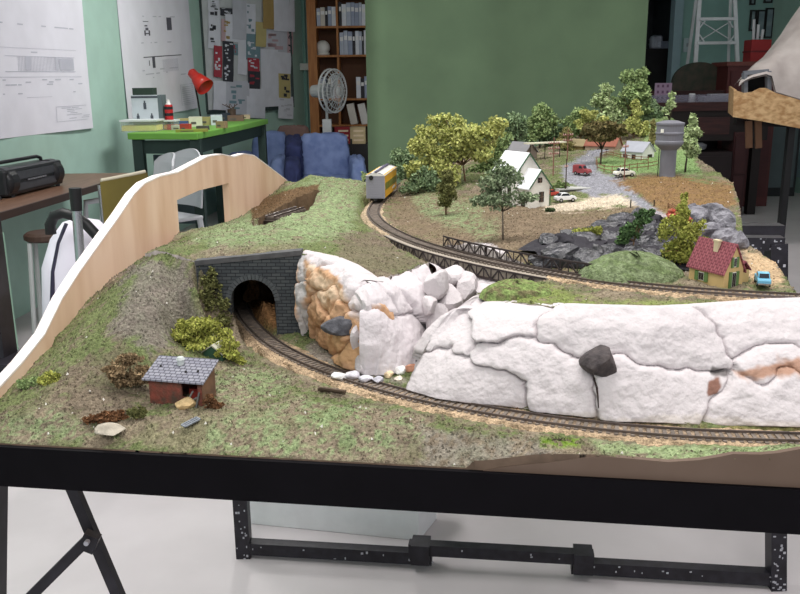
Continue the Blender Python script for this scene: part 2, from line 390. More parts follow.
SN = {1.12: 'shelf above the fan centre', ZS[4]: 'middle shelf', ZS[5]: 'top visible shelf'}
def books(xa, xb, z, side, seq, hmax, sname):
    x = xa+.01; n = 0
    for k, wd in seq:
        if x+wd > xb-.005: break
        rgb, cn = SP[k]; h = hmax*random.uniform(.86, 1); n += 1
        t = MB(); t.bb(-wd/2, wd/2, -.13, .1, 0, h, 0); t.bb(-wd/2+.004, wd/2-.004, -.132, -.13, h*.62, h*.8, 1)
        o = t.build('folder', [mat('spine_'+cn.replace(' ', '_'), rgb, .6, var=.05, scale=20), mat('spine_label', (225, 225, 225), .7, var=.02, scale=20)])
        o.location = (x+wd/2, YK+.165, z)
        tag(o, f'{cn} folder, number {n} from the left, {sname}', 'folder', f'folders on the {sname}'); x += wd+.003
L1 = 'left column of the bookcase, '; L2 = 'right column of the bookcase, '
books(xd+.012, x2, ZS[5], 'r', [(4, .03), (0, .05), (3, .05), (1, .04), (1, .045), (3, .03), (0, .07), (2, .05)], .27, 'top shelf beside the green cloth')
books(xd+.012, x2, ZS[4], 'r', [(3, .045), (3, .045), (1, .05), (4, .03), (0, .04), (3, .03), (4, .02), (0, .05), (1, .04)], .28, 'second shelf beside the green cloth')
books(x1, xd, ZS[5], 'l', [(3, .04), (5, .05), (4, .03), (1, .04), (0, .05)], .22, 'top left shelf of the bookcase')
books(x1, xd, 1.12, 'l', [(3, .04), (1, .04), (4, .02), (5, .03), (0, .035), (6, .03)], .25, 'shelf behind the fan')
books(xd+.012+.18, x2, 1.12, 'r', [(0, .05), (4, .04), (1, .05), (3, .05)], .26, 'shelf right of the fan')
t = MB(); t.ball((0, 0, .085), .085, 14, 8, sc=(1, 1, 1)); t.cyl((0, 0, 0), (0, 0, .03), .08)
o = t.build('white_helmet', mat('white_shell', (214, 214, 210), .4, var=.02, scale=9), smooth=True); o.location = ((x1+xd)/2-.06, YK+.12, ZS[4]); tag(o, 'white rounded helmet alone on the left bookcase shelf above the fan', 'helmet')
for k, (px, py, rz, c, lb) in enumerate([(352, 113, .25, (206, 200, 192), 'cream box file leaning behind the fan at the right bookcase column'), (363, 112, .25, (214, 212, 208), 'white box file leaning beside the green cloth on the bookcase')]):
    p = K(px, py); t = MB(); t.box((0, 0, .12), (.085, .22, .24), ry=-.2); o = t.build('box_file', mat('box_file_%s' % 'ab'[k], c, .6, var=.04, scale=12)); o.location = (p[0], YK+.14, .82); tag(o, lb, 'box file')
# red and yellow cartons on the low shelf
for k, (px, c, lb) in enumerate([(343, (150, 40, 48), 'red carton behind the blue armchair next to the green cloth'), (358, (198, 178, 138), 'pale yellow printed carton next to the red carton behind the armchair')]):
    p = PY(px, 135, 9.6); t = MB(); t.box((0, 0, .09), (.17, .2, .18), mi=0)
    for z in (.04, .09, .14): t.box((.01, -.101, z), (.11, .002, .02), mi=1)
    o = t.build('carton', [mat('carton_%s' % 'ab'[k], c, .6, var=.06, scale=14), mat('carton_print', (226, 206, 176), .6, var=.04, scale=14)]); o.location = (p[0], 9.6, p[2]-.09); tag(o, lb, 'carton')
# a black low cupboard carrying the cartons
p = PY(352, 148, 9.6); t = MB(); t.bb(-.2, .22, -.13, .18, 0, PY(352, 135, 9.6)[2]-.09); t.bb(-.01, .01, -.135, -.13, .03, .7); o = t.build('low_cupboard', mat('black_cupboard', (30, 28, 30), .5, var=.1, scale=10)); o.location = (p[0], 9.6, 0); tag(o, 'low black cupboard behind the blue armchair, cartons on top', 'cupboard')

# ------------------------------------------------------------------ pedestal fan
p = PY(331, 91, 8.9); fan = empty('pedestal_fan', (p[0]-.05, 8.9, 0), 0, 'grey pedestal fan in front of the bookcase, turned to the right', 'fan')
M_fan = mat('fan_plastic', (182, 186, 186), .45, var=.03, scale=20); zf = p[2]
t = MB(); t.lathe([(.2, 0), (.2, .025), (.05, .05), (.02, .06)], n=20); t.build('base', M_fan, fan)
t = MB(); t.cyl((0, 0, .05), (0, 0, zf-.1), .014); t.build('pole', M_fan, fan)
t = MB(); t.bb(-.045, .045, -.045, .045, zf-.52, zf-.28); t.box((0, -.047, zf-.45), (.05, .004, .05), mi=1); t.build('control_box', [M_fan, mat('white_button_panel', (220, 220, 220), .5, var=.02, scale=20)], fan, bevel=.01)
ax = Vector((.86, -.51, .0)).normalized(); hc = Vector((.05, -.04, zf))
t = MB(); t.cyl(hc-ax*.22, hc-ax*.02, .06, .075, 16); t.cyl((0, 0, zf-.1), hc-ax*.12, .02); t.build('motor', M_fan, fan)
u = ax.cross(Vector((0, 0, 1))).normalized(); v = Vector((0, 0, 1)); RF = .215
t = MB()
for rr, dd in ((RF, 0), (RF*.985, .05), (RF*.8, .075), (RF*.55, .085), (RF*.3, .09)):
    t.tube([hc+ax*dd+(u*math.cos(2*PI*i/28)+v*math.sin(2*PI*i/28))*rr for i in range(29)], .009 if rr > .2 else .004, 6)
for i in range(28):
    an = 2*PI*i/28; d = u*math.cos(an)+v*math.sin(an)
    t.tube([hc+ax*.0+d*RF, hc+ax*.05+d*RF*.985, hc+ax*.085+d*RF*.55, hc+ax*.092+d*.03], .0028, 4)
t.lathe([(.04, 0), (.04, .01), (.02, .015)], hc+ax*.085, 12, axis=ax); t.build('grille', M_fan, fan)
t = MB()
for i in range(4):
    an = PI/2*i; d = u*math.cos(an)+v*math.sin(an); e2 = u*math.cos(an+.9)+v*math.sin(an+.9)
    t.prism([hc+ax*.03+d*.03, hc+ax*.01+d*.17, hc+ax*.05+(d*.6+e2*.7).normalized()*.17, hc+ax*.05+e2*.03], ax*.002)
t.build('blades', mat('fan_blade', (150, 156, 160), .4, var=.03, scale=20), fan)

# ------------------------------------------------------------------ blue armchairs
M_blue = mat('blue_cover', (128, 146, 190), .9, rgb2=(104, 122, 168), scale=9, bump=.5, bscale=22)
M_navy = mat('navy_cover', (52, 60, 102), .9, rgb2=(40, 46, 82), scale=9, bump=.5, bscale=22)
def softbox(t, c, d, rz=0, rx=0, n=8, jit=.012, p=6.):
    bm = bmesh.new(); bmesh.ops.create_cube(bm, size=2); bmesh.ops.subdivide_edges(bm, edges=bm.edges, cuts=n, use_grid_fill=True)
    R = Matrix.Rotation(rz, 3, 'Z') @ Matrix.Rotation(rx, 3, 'X'); vs = []
    for vv in bm.verts:
        q = vv.co; l = (abs(q.x)**p+abs(q.y)**p+abs(q.z)**p)**(1/p); q = q/l
        vs.append(R @ Vector((q.x*d[0]/2+random.uniform(-jit, jit), q.y*d[1]/2+random.uniform(-jit, jit), q.z*d[2]/2+random.uniform(-jit, jit))) + Vector(c))
    bm.verts.index_update(); fs = [tuple(q.index for q in f.verts) for f in bm.faces]; bm.free(); return t.add(vs, fs)
def armchair(px, py, Y, rz, wd, label, navy):
    b = PY(px, py, Y); e = empty('armchair', (b[0], Y, 0), rz, label, 'armchair')
    softbox(t := MB(), (0, 0, .21), (wd, .75, .42)); t.build('seat', M_blue, e, smooth=True)
    softbox(t := MB(), (0, .36, .46), (wd, .24, .7), rx=-.12); t.build('backrest', M_blue, e, smooth=True)
    softbox(t := MB(), (-wd/2-.06, 0, .31), (.15, .86, .62)); t.build('armrest', M_navy if navy else M_blue, e, smooth=True)
    softbox(t := MB(), (wd/2+.06, .02, .3), (.15, .84, .6)); t.build('armrest', M_blue, e, smooth=True)
    return e
a1 = armchair(325, 160, 8.3, .1, .5, 'armchair in a blue cover in front of the bookcase, navy armrest', True)
softbox(t := MB(), (-.3, .22, .6), (.16, .5, .34), rx=.2); t.build('throw', M_navy, a1, smooth=True)
a2 = armchair(262, 160, 8.75, -.1, .36, 'armchair in a blue cover behind the green desk, half hidden', False)
p = PY(294, 133, 9.45); t = MB(); softbox(t, (0, 0, .24), (.36, .13, .48)); o = t.build('brown_cushion', mat('brown_cushion', (122, 98, 92), .9, var=.08, scale=12), smooth=True); o.location = (p[0], 9.4, p[2]-.4); o.rotation_euler = (-.1, 0, .1); tag(o, 'brown cushion standing up behind the blue armchair under the notice board', 'cushion')
t = MB(); t.bb(-.18, .18, -.12, .12, 0, p[2]-.4); o = t.build('side_table', mat('dark_side_table', (52, 46, 44), .6, var=.1, scale=8)); o.location = (p[0], 9.42, 0); tag(o, 'dark side table behind the blue armchair, carrying the brown cushion', 'table')

# ------------------------------------------------------------------ green desk and what stands on it
ZD = .98
dl = PZ(127, 133, ZD); dr = PZ(197, 133, ZD); de = PZ(268, 119, ZD)
wl0 = dl.copy(); 
desk = empty('green_desk', (dl[0]+.25, dl[1]+.8, 0), 0, 'green topped desk with dark green legs against the left wall', 'desk'); oo = np.array(desk.location)
M_dg = mat('desk_green_top', (112, 168, 72), .45, var=.04, scale=6); M_dk = mat('desk_dark_green', (40, 58, 54), .6, var=.08, scale=8)
back = de + np.array([-.55, .12, 0])
top = [dl, dr, (dr*.5+de*.5)+np.array([.02, -.05, 0]), de, back, dl+np.array([.05, .6, 0])]
t = MB(); t.prism([np.array([q[0], q[1], ZD-.045])-oo for q in top], (0, 0, .045)); t.build('desk_top', M_dg, desk, bevel=.006)
for q in (dl+(.06, .05, 0), dr+(-.03, .08, 0), de+(-.05, -.08, 0), back+(.05, -.05, 0)):
    t = MB(); t.bb(q[0]-oo[0]-.035, q[0]-oo[0]+.035, q[1]-oo[1]-.035, q[1]-oo[1]+.035, 0, ZD-.045); t.build('leg', M_dk, desk)
t = MB(); t.bar(dl+(.08, .05, -.1)-oo, dr+(-.05, .08, -.1)-oo, .03, .09); t.bar(dr+(-.03, .1, -.1)-oo, de+(-.06, -.08, -.1)-oo, .03, .09)
t.build('apron', M_dk, desk)
t = MB(); t.bar(dl+(.1, .25, -.42)-oo, dr+(-.06, .3, -.42)-oo, .02, .5); t.build('modesty_panel', mat('desk_panel', (72, 86, 92), .6, var=.05, scale=8), desk)
def ondesk(px, py, dy=0):
    p = PZ(px, py, ZD); p[2] = ZD; return p
M_clear = mat('clear_plastic', (236, 240, 226), .25, alpha=.16, var=.02, scale=9)
def tub(px, py, wd, dp, h, inner, label, name='plastic_tub'):
    p = ondesk(px, py); e = empty(name, p, 0, label, 'box')
    t = MB(); t.bb(-wd/2, wd/2, -dp/2, dp/2, 0, .004); t.bb(-wd/2, wd/2, -dp/2, -dp/2+.004, 0, h); t.bb(-wd/2, wd/2, dp/2-.004, dp/2, 0, h); t.bb(-wd/2, -wd/2+.004, -dp/2, dp/2, 0, h); t.bb(wd/2-.004, wd/2, -dp/2, dp/2, 0, h); t.build('tub', M_clear, e)
    t = MB(); t.bb(-wd/2+.006, wd/2-.006, -dp/2+.006, dp/2-.006, .006, h*.6); t.build('contents', inner, e)
    t = MB(); t.bb(-wd/2-.006, wd/2+.006, -dp/2-.006, dp/2+.006, h, h+.012); t.build('lid', mat('white_lid', (226, 230, 232), .4, var=.02, scale=9), e)
tub(143, 131, .25, .2, .07, mat('yellow_contents', (230, 222, 120), .6, var=.06, scale=14), 'clear tub with pale yellow contents at the near left corner of the green desk')
tub(168, 129.5, .14, .13, .06, mat('orange_contents', (226, 160, 40), .6, rgb2=(200, 90, 40), scale=20), 'clear tub with orange contents on the green desk')
# printed grey box with a dark green box on top
p = PY(149, 127, 6.38); p[2] = ZD; e = empty('printed_box', p, 0, 'pale grey box printed with arched windows behind the yellow tub', 'box')
t = MB(); t.bb(-.095, .095, -.06, .06, 0, .25)
for wx, wz in ((-.055, .06), (.045, .06), (-.0, .15)): t.bb(wx-.01, wx+.01, -.062, -.06, wz, wz+.045, 1); t.bb(wx-.005, wx+.005, -.062, -.06, wz+.045, wz+.06, 1)
t.bb(-.095, .095, -.063, -.06, .228, .243, 1); t.build('carton', [mat('pale_grey_card', (198, 206, 212), .6, var=.04, scale=12), mat('dark_print', (78, 84, 92), .7, var=.03, scale=9)], e)
t = MB(); t.bb(.095, .125, -.06, .06, 0, .25, 0); t.build('side_flap', mat('dark_grey_card', (96, 108, 112), .6, var=.03, scale=9), e)
o = MB().bb(-.075, .075, -.05, .05, 0, .05).build('green_box', mat('dark_green_card', (44, 62, 52), .6, var=.05, scale=9)); o.location = (p[0]-.01, p[1], ZD+.25); tag(o, 'small dark green box lying on top of the printed grey box', 'box')
p = PY(170, 127, 6.35); p[2] = ZD; e = empty('red_bottle', p, 0, 'red and black banded bottle right of the printed grey box', 'bottle')
t = MB(); t.lathe([(.03, 0), (.03, .17), (.026, .18)], n=16, mi=0)
for z in (.04, .1, .145): t.lathe([(.0305, z), (.0305, z+.02)], n=16, mi=1)
t.build('body', [mat('red_plastic', (186, 40, 44), .4, var=.03, scale=9), mat('black_band', (36, 34, 40), .5, var=.03, scale=9)], e, smooth=False)
t = MB(); t.lathe([(.02, .18), (.012, .2), (.012, .215)], n=12); t.build('cap', mat('white_cap', (228, 226, 224), .4, var=.02, scale=9), e)
# red desk lamp
p = ondesk(198.5, 121); lamp = empty('desk_lamp', p+np.array([0, .1, 0]), 0, 'red desk lamp with a black arm on the green desk', 'lamp')
M_lr = mat('lamp_red', (206, 52, 42), .3, var=.02, scale=9, spec=.5); M_bk = mat('black_metal', (28, 28, 30), .45, var=.06, scale=30)
t = MB(); t.lathe([(.085, 0), (.085, .015), (.03, .03)], n=20); t.build('base', M_bk, lamp)
t = MB(); t.tube([(0, 0, .02), (-.015, -.01, .2), (-.04, -.02, .385)], .008); t.build('arm', M_bk, lamp)
axl = Vector((.62, -.35, -.62)).normalized(); h0 = Vector((-.05, -.02, .425))
t = MB(); t.lathe([(.02, -.02), (.042, .0), (.044, .06), (.055, .075), (.085, .2), (.08, .2), (.05, .08)], h0, 20, axis=axl); t.build('shade', M_lr, lamp, smooth=True)
# bits of model-making clutter
CL = [(180, 130, .11, .05, .035, (206, 200, 196), 'white packet lying at the middle of the green desk'), (186, 126, .12, .08, .06, (186, 176, 120), 'khaki carton behind the packets on the green desk'), (196, 126.5, .1, .08, .075, (222, 218, 200), 'cream carton under the red lamp on the green desk'), (207, 125, .11, .08, .065, (168, 158, 110), 'olive carton right of the cream carton on the green desk'), (192, 132, .22, .04, .02, (150, 150, 70), 'long yellowish strip lying along the desk front edge'), (217, 125, .09, .07, .08, (206, 214, 222), 'clear white jar pack on the desk beneath the notice board'), (178, 127, .16, .05, .045, (72, 96, 150), 'blue packet behind the white packet on the green desk'), (186, 131, .07, .05, .05, (186, 70, 60), 'small red box near the front edge of the green desk'), (203, 130, .08, .05, .03, (90, 86, 84), 'dark grey packet in front of the olive carton on the green desk'), (222, 128, .07, .06, .05, (150, 130, 96), 'small tan box below the notice board near the desk edge'), (226, 121, .06, .06, .07, (60, 66, 80), 'small dark jar box behind the clear jar pack'), (246, 119, .08, .06, .04, (196, 176, 150), 'small cream box at the far end of the green desk'), (236, 121, .14, .09, .05, (120, 96, 82), 'brown tool tray near the far end of the green desk')]
for i, (px, py, wd, dp, h, c, lb) in enumerate(CL):
    p = ondesk(px, py); t = MB(); t.bb(-wd/2, wd/2, -dp/2, dp/2, 0, h, 0); t.bb(-wd*.35, wd*.05, -dp/2-.001, -dp/2, h*.25, h*.5, 1)
    o = t.build('small_carton', [mat('clutter_%s' % 'abcdefghijklmnop'[i], c, .6, var=.06, scale=20), mat('clutter_label', (96, 92, 88), .6, var=.1, scale=30)], bevel=.003); o.location = (*p[:2], ZD); o.rotation_euler = (0, 0, random.uniform(-.3, .3)); tag(o, lb, 'carton')
p = ondesk(232, 116); t = MB()
for k in range(7): t.tube([(random.uniform(-.05, .05), 0, 0), (random.uniform(-.04, .04), 0, .05), (random.uniform(-.1, .1), random.uniform(-.03, .03), .12)], .004, 5)
t.lathe([(.04, 0), (.045, .07)], n=12); o = t.build('tool_pot', mat('tool_pot', (110, 92, 78), .6, var=.2, scale=40)); o.location = (*p[:2], ZD); tag(o, 'pot of small tools on the green desk below the notice board', 'tool pot')

# ------------------------------------------------------------------ brown counter, radio, stool, vacuum cleaner
ZK = .75
k0 = PZ(0, 214, ZK) - DW*1.2; k1 = PZ(97, 184.5, ZK); k1 = k1 + DW*.65
def wall_at(Y): return np.array([WX0+.07*Y, Y, 0.])
cn = empty('counter', (wall_at(4)[0]+.3, 4., 0), 0, 'long brown counter along the left wall under the plan drawing', 'counter'); oo = np.array(cn.location)
M_ct = mat('brown_laminate', (128, 96, 78), .4, rgb2=(110, 80, 64), scale=5, stretch=(10, .8, 1)); M_ce = mat('dark_edge', (58, 40, 34), .5, var=.05, scale=8)
wa = wall_at(k0[1]); wb = wall_at(k1[1]); 
t = MB(); t.prism([np.array([q[0], q[1], ZK-.03])-oo for q in (wa+NW*.002, k0-NW*.01, k1-NW*.01, wb+NW*.002)], (0, 0, .03)); t.build('counter_top', M_ct, cn)
t = MB(); t.prism([np.array([q[0], q[1], ZK-.034])-oo for q in (k0-NW*.01, k0+NW*.004, k1+NW*.004, k1-NW*.01)], (0, 0, .036)); t.build('edge_strip', M_ce, cn)
lg = PZ(10, 232, ZK-.03); M_leg = mat('pale_green_leg', (150, 186, 164), .5, var=.03, scale=9)
for dd in (-.02, 2.0):
    q = lg + DW*dd - NW*.08; t = MB(); t.box((q[0]-oo[0], q[1]-oo[1], (ZK-.034)/2), (.09, .07, ZK-.034), -.07); t.build('leg', M_leg, cn)
# radio
r0 = PZ(8, 200, ZK); r1 = PZ(71, 184, ZK)
d = (r1-r0); Lr = np.linalg.norm(d[:2]); rz = math.atan2(d[1], d[0]); mid = (r0+r1)/2
nrm = np.array([-math.sin(rz), math.cos(rz), 0]); mid = mid + nrm*.09
rad = empty('portable_radio', (mid[0], mid[1], ZK), rz, 'black portable stereo on the brown counter below the plan drawing', 'radio')
M_rb = mat('radio_black', (36, 37, 41), .35, var=.08, scale=20); M_rg = mat('radio_grey', (66, 68, 74), .4, var=.1, scale=40)
Hr = .165
t = MB(); t.bb(-Lr/2+.04, Lr/2-.04, -.07, .08, .008, Hr-.02); t.build('body', M_rb, rad, bevel=.015)
for sx in (-1, 1):
    t = MB(); t.lathe([(.0, 0), (.06, .0), (.075, .02), (.075, .08), (.06, .1), (0, .1)], (sx*(Lr/2-.1)-.05, -.02, Hr*.47), 24, axis=(1, 0, 0)); t.build('speaker', M_rb, rad, smooth=False, bevel=.01)
t = MB(); t.bb(-Lr/2+.12, Lr/2-.12, -.075, -.07, .03, .065); t.bb(-Lr/2+.13, Lr/2-.15, -.075, -.07, .085, .125); t.build('front_panel', M_rg, rad)
t = MB()
for k in range(8): t.bb(-.1+k*.025, -.085+k*.025, -.08, -.074, .072, .08)
t.build('buttons', mat('radio_button', (120, 122, 128), .4, var=.05, scale=30), rad)
t = MB(); t.tube([(-Lr/2+.08, .03, Hr-.03), (-Lr/2+.09, .03, Hr-.005), (-Lr/2+.13, .03, Hr+.005), (Lr/2-.13, .03, Hr+.005), (Lr/2-.09, .03, Hr-.005), (Lr/2-.08, .03, Hr-.03)], .01); t.build('handle', M_rb, rad)
t = MB(); t.cyl((-Lr/2+.1, -.06, 0), (-Lr/2+.1, -.06, .012), .012); t.cyl((Lr/2-.1, -.06, 0), (Lr/2-.1, -.06, .012), .012); t.cyl((Lr/2-.1, .06, 0), (Lr/2-.1, .06, .012), .012); t.cyl((-Lr/2+.1, .06, 0), (-Lr/2+.1, .06, .012), .012); t.build('feet', M_rb, rad)
t = MB(); q = r0-np.array([mid[0], mid[1], ZK])
c0 = Matrix.Rotation(-rz, 3, 'Z'); t.tube([c0 @ Vector(q)+Vector((.02, .06, .1)), c0 @ Vector(q)+Vector((-.02, .05, .06)), c0 @ Vector(q)+Vector((-.06, .0, .012))], .004, 6); t.build('cable', M_rb, rad, smooth=True)
# small stool under the counter
p = PY(45, 234, 3.95); st = empty('stool', (p[0], 3.95, 0), .2, 'small dark seated stool with pale legs under the counter', 'stool'); zt = p[2]
t = MB(); t.lathe([(.08, zt-.03), (.095, zt-.02), (.095, zt), (.08, zt+.012)], n=20); t.build('seat', mat('stool_seat', (70, 52, 44), .6, var=.1, scale=12), st)
for sx in (-1, 1):
    for sy in (-1, 1): t = MB(); t.tube([(sx*.06, sy*.06, zt-.03), (sx*.09, sy*.09, 0)], .011); t.build('leg', mat('pale_metal', (176, 180, 180), .4, var=.03, scale=20), st)
# vacuum cleaner
YV = 2.75
p = PY(83, 262, YV); vc = empty('vacuum_cleaner', (p[0]-.03, YV+.1, 0), 0, 'white upright bag vacuum cleaner with a chrome tube behind the plywood edge', 'vacuum cleaner'); oo = np.array(vc.location)
M_vw = mat('vacuum_white', (226, 220, 234), .5, var=.03, scale=9); ztop = PY(70, 222, YV)[2]
prof = [(.0, .05), (.14, .05), (.155, .15), (.155, ztop-.32), (.14, ztop-.16), (.105, ztop-.07), (.06, ztop-.015), (0, ztop)]
t = MB(); t.lathe(prof, (0, .0, 0), 28); t.build('body', M_vw, vc, smooth=True)
t = MB(); t.tube([(-.075, -.139, .1), (-.075, -.142, ztop-.3), (-.062, -.122, ztop-.16), (-.045, -.09, ztop-.07), (-.03, -.05, ztop-.015)], .0085, 8); t.build('dark_stripe', mat('vacuum_navy', (44, 40, 62), .5, var=.03, scale=9), vc)
t = MB(); t.lathe([(.19, 0), (.19, .04), (.15, .06)], n=24); t.build('base', M_bk, vc)
a = PY(75, 188, YV-.1)-oo; b = PY(80.5, 262, YV-.1)-oo
t = MB(); t.cyl(a+(b-a)*.25, b, .015, n=16); t.build('chrome_tube', mat('chrome', (190, 192, 196), .18, metal=.9), vc)
t = MB(); t.cyl(a, a+(b-a)*.3, .019, .017, 16); t.build('grip', M_bk, vc)
h = [PY(x, y, YV-.02)-oo for x, y in ((102, 246), (97, 236), (86, 224), (74, 216), (63, 213), (54, 216), (50, 225), (51, 234))]
t = MB(); t.tube(h, .0175, 12); t.build('hose', M_bk, vc, smooth=True)

# ------------------------------------------------------------------ chairs by the counter
M_pl = mat('grey_white_plastic', (196, 198, 204), .5, var=.03, scale=9); M_ch = mat('chrome_leg', (176, 180, 184), .25, metal=.8)
YC = 4.25
A = PY(100, 182, YC); B = PY(144, 173, YC+.25)
oc = empty('olive_chair', ((A[0]+B[0])/2, YC+.1, 0), 0, 'chair with an olive yellow backrest and tubular frame at the counter end', 'chair'); oo = np.array(oc.location)
mO = mat('olive_vinyl', (120, 108, 54), .5, var=.05, scale=12); h_ = .26
t = MB(); nn = 8; d = B-A
for i in range(nn):
    pass
pts = [A+(B-A)*i/nn + np.array([0, -.03*math.sin(PI*i/nn), 0]) - oo for i in range(nn+1)]
vs = []
for q in pts: vs += [q+(0, .0, 0), q+(0, .0, -h_), q+(.01, .03, 0), q+(.01, .03, -h_)]
fs = []
for i in range(nn):
    k = 4*i; fs += [(k, k+1, k+5, k+4), (k+2, k+6, k+7, k+3), (k, k+4, k+6, k+2), (k+1, k+3, k+7, k+5)]
fs += [(0, 2, 3, 1), (4*nn, 4*nn+1, 4*nn+3, 4*nn+2)]
t.add(vs, fs); t.build('backrest', mO, oc)
t = MB(); t.tube([p_+np.array([0, .015, .006]) for p_ in pts], .009, 8); t.build('top_rail', mat('cream_piping', (214, 206, 186), .5, var=.02, scale=9), oc)
t = MB(); t.box(((pts[0]+pts[-1])[0]/2+.2, (pts[0]+pts[-1])[1]/2-.05, .45), (.42, .42, .05), .6); t.build('seat', mO, oc, bevel=.01)
for q in (pts[0], pts[-1]):
    t = MB(); t.tube([q+(-.01, .02, -.02), q+(-.01, .02, -.4), (q[0]+.02, q[1]+.02, 0)], .012); t.build('leg', M_ch, oc)
    t = MB(); t.tube([(q[0]+.33, q[1]-.2, .43), (q[0]+.36, q[1]-.22, 0)], .012); t.build('leg', M_ch, oc)
def plastic_chair(px, py, Y, rz, label):
    p = PY(px, py, Y); zt = p[2]; bx_, by_ = -math.sin(rz)*.24, math.cos(rz)*.24; e = empty('plastic_chair', (p[0]-bx_, Y-by_, 0), rz, label, 'chair')
    t = MB(); n = 10; vs = []; 
    for j, z in enumerate((zt-.38, zt-.2, zt-.06, zt)):
        wv = (.2, .205, .19, .14)[j]
        for i in range(n+1):
            u = -1+2*i/n; vs.append((u*wv, .2+.04*(1-u*u)+.05*j/3, z - (0.03*u*u if j == 3 else 0)))
    N = len(vs); vs += [(x, y+.012, z) for x, y, z in vs]
    fs = [(j*(n+1)+i, j*(n+1)+i+1, (j+1)*(n+1)+i+1, (j+1)*(n+1)+i) for j in range(3) for i in range(n)]
    fs += [tuple(N+k for k in f[::-1]) for f in fs]
    ed = [j*(n+1) for j in range(4)] + [3*(n+1)+i for i in range(1, n+1)] + [j*(n+1)+n for j in (2, 1, 0)] + [i for i in range(n-1, 0, -1)]
    fs += [(ed[i], ed[(i+1) % len(ed)], N+ed[(i+1) % len(ed)], N+ed[i]) for i in range(len(ed))]
    t.add(vs, fs); t.build('backrest', M_pl, e, smooth=False)
    t = MB(); t.box((0, 0, .44), (.42, .42, .025)); t.build('seat', M_pl, e, bevel=.01)
    for sx in (-1, 1): 
        t = MB(); t.tube([(sx*.21, .22, zt-.2), (sx*.24, .1, .66), (sx*.24, -.17, .64), (sx*.21, -.19, .44)], .018, 8); t.build('armrest', M_pl, e, smooth=True)
        for sy in (-1, 1): t = MB(); t.tube([(sx*.19, sy*.19, .43), (sx*.22, sy*.23, 0)], .02, 8); t.build('leg', M_pl, e)
plastic_chair(163, 153, 4.95, -1.05, 'pale plastic chair behind the olive chair, nearer of two')
plastic_chair(185, 149, 5.8, -.75, 'pale plastic chair farther off, in front of the green desk')

# ------------------------------------------------------------------ green backdrop cloth
YG = 3.55
gx0, gx1 = PY(366, 60, YG)[0], PY(645, 40, YG)[0]
bd = empty('backdrop_cloth', ((gx0+gx1)/2, YG, 0), 0, 'plain green cloth hanging behind the model railway', 'cloth'); ox = (gx0+gx1)/2
t = MB(); nx, ny = 90, 12; vs = []
for j in range(ny+1):
    z = .35+(2.45-.35)*j/ny
    for i in range(nx+1):
        u = i/nx; x = gx0+(gx1-gx0)*u - ox
        y = .014*math.sin(u*11+.4*j/ny)+.006*math.sin(u*23+1) + .02*math.exp(-((u-.03)/.03)**2)
        vs.append((x, y, z))
N = len(vs); fs = [(j*(nx+1)+i, j*(nx+1)+i+1, (j+1)*(nx+1)+i+1, (j+1)*(nx+1)+i) for j in range(ny) for i in range(nx)]
t.add(vs, fs); t.add([(x, y+.003, z) for x, y, z in vs], [f[::-1] for f in fs])
t.build('cloth', mat('green_cloth', (94, 114, 88), .9, rgb2=(88, 107, 83), scale=5, bump=.25, bscale=900), bd, smooth=True)
t = MB(); t.cyl((gx0-ox-.08, 0, 2.46), (gx1-ox+.08, 0, 2.46), .018); t.build('hanging_rail', M_bk, bd)
for x in (gx0-ox+.12, gx1-ox-.12):
    t = MB(); t.cyl((x, .035, 0), (x, .035, 2.46), .014); t.cyl((x-.2, .035, .012), (x+.2, .035, .012), .012); t.build('stand_pole', M_bk, bd)

# =========================================================================================== BACK RIGHT OF THE ROOM
M_dw = mat('dark_brown_wood', (66, 36, 34), .45, rgb2=(50, 28, 28), scale=6, stretch=(1, 1, 8)); M_dw2 = mat('black_brown_wood', (30, 22, 22), .6, var=.15, scale=8)
M_al = mat('aluminium', (222, 226, 230), .35, metal=.2, var=.04, scale=20)
# ladder
YLd = 9.6
def Ld(px, py): return PY(px, py, YLd)
tl, bl, tr, br = Ld(702, -40), Ld(693, 100), Ld(733, -40), Ld(739, 100)
def ext(a, b): return b + (b-a)*((0-b[2])/(b[2]-a[2]))
bl0, br0 = ext(tl, bl), ext(tr, br)
lad = empty('step_ladder', ((bl0+br0)/2), 0, 'aluminium step ladder against the back wall at the right', 'ladder'); oo = np.array(lad.location)
for a, b in ((tl, bl0), (tr, br0)): t = MB(); t.bar(a-oo, b-oo, .042, .025); t.build('stile', M_al, lad)
for a, b in ((tl, bl0), (tr, br0)): t = MB(); t.bar(a-oo+(0, .02, 0), b-oo+(0, .6, 0), .03, .02); t.build('rear_stile', M_al, lad)
def lr_at(py):
    z = Ld(715, py)[2]
    f = lambda a, b: a+(b-a)*((z-a[2])/(b[2]-a[2]))
    return f(tl, bl0)-oo, f(tr, br0)-oo
for py in (-22, 19, 43, 66, 90, 113):
    a, b = lr_at(py); t = MB(); t.bar(a, b, .07, .03); t.build('rung', M_al, lad)
a, b = lr_at(19); c, d = lr_at(43); t = MB(); t.bar(a+(0, .03, 0), d+(0, .03, 0), .02, .008); t.bar(b+(0, .035, 0), c+(0, .035, 0), .02, .008); t.build('cross_brace', M_al, lad)
t = MB(); 
for py in (19, 43):
    a, b = lr_at(py); s_ = .09 if py == 19 else -.09
    for p_, sg in ((a, 1), (b, -1)): t.bar(p_+(sg*.02, 0, -s_), p_+(sg*.09, 0, 0), .02, .012)
t.build('bracket', M_al, lad)
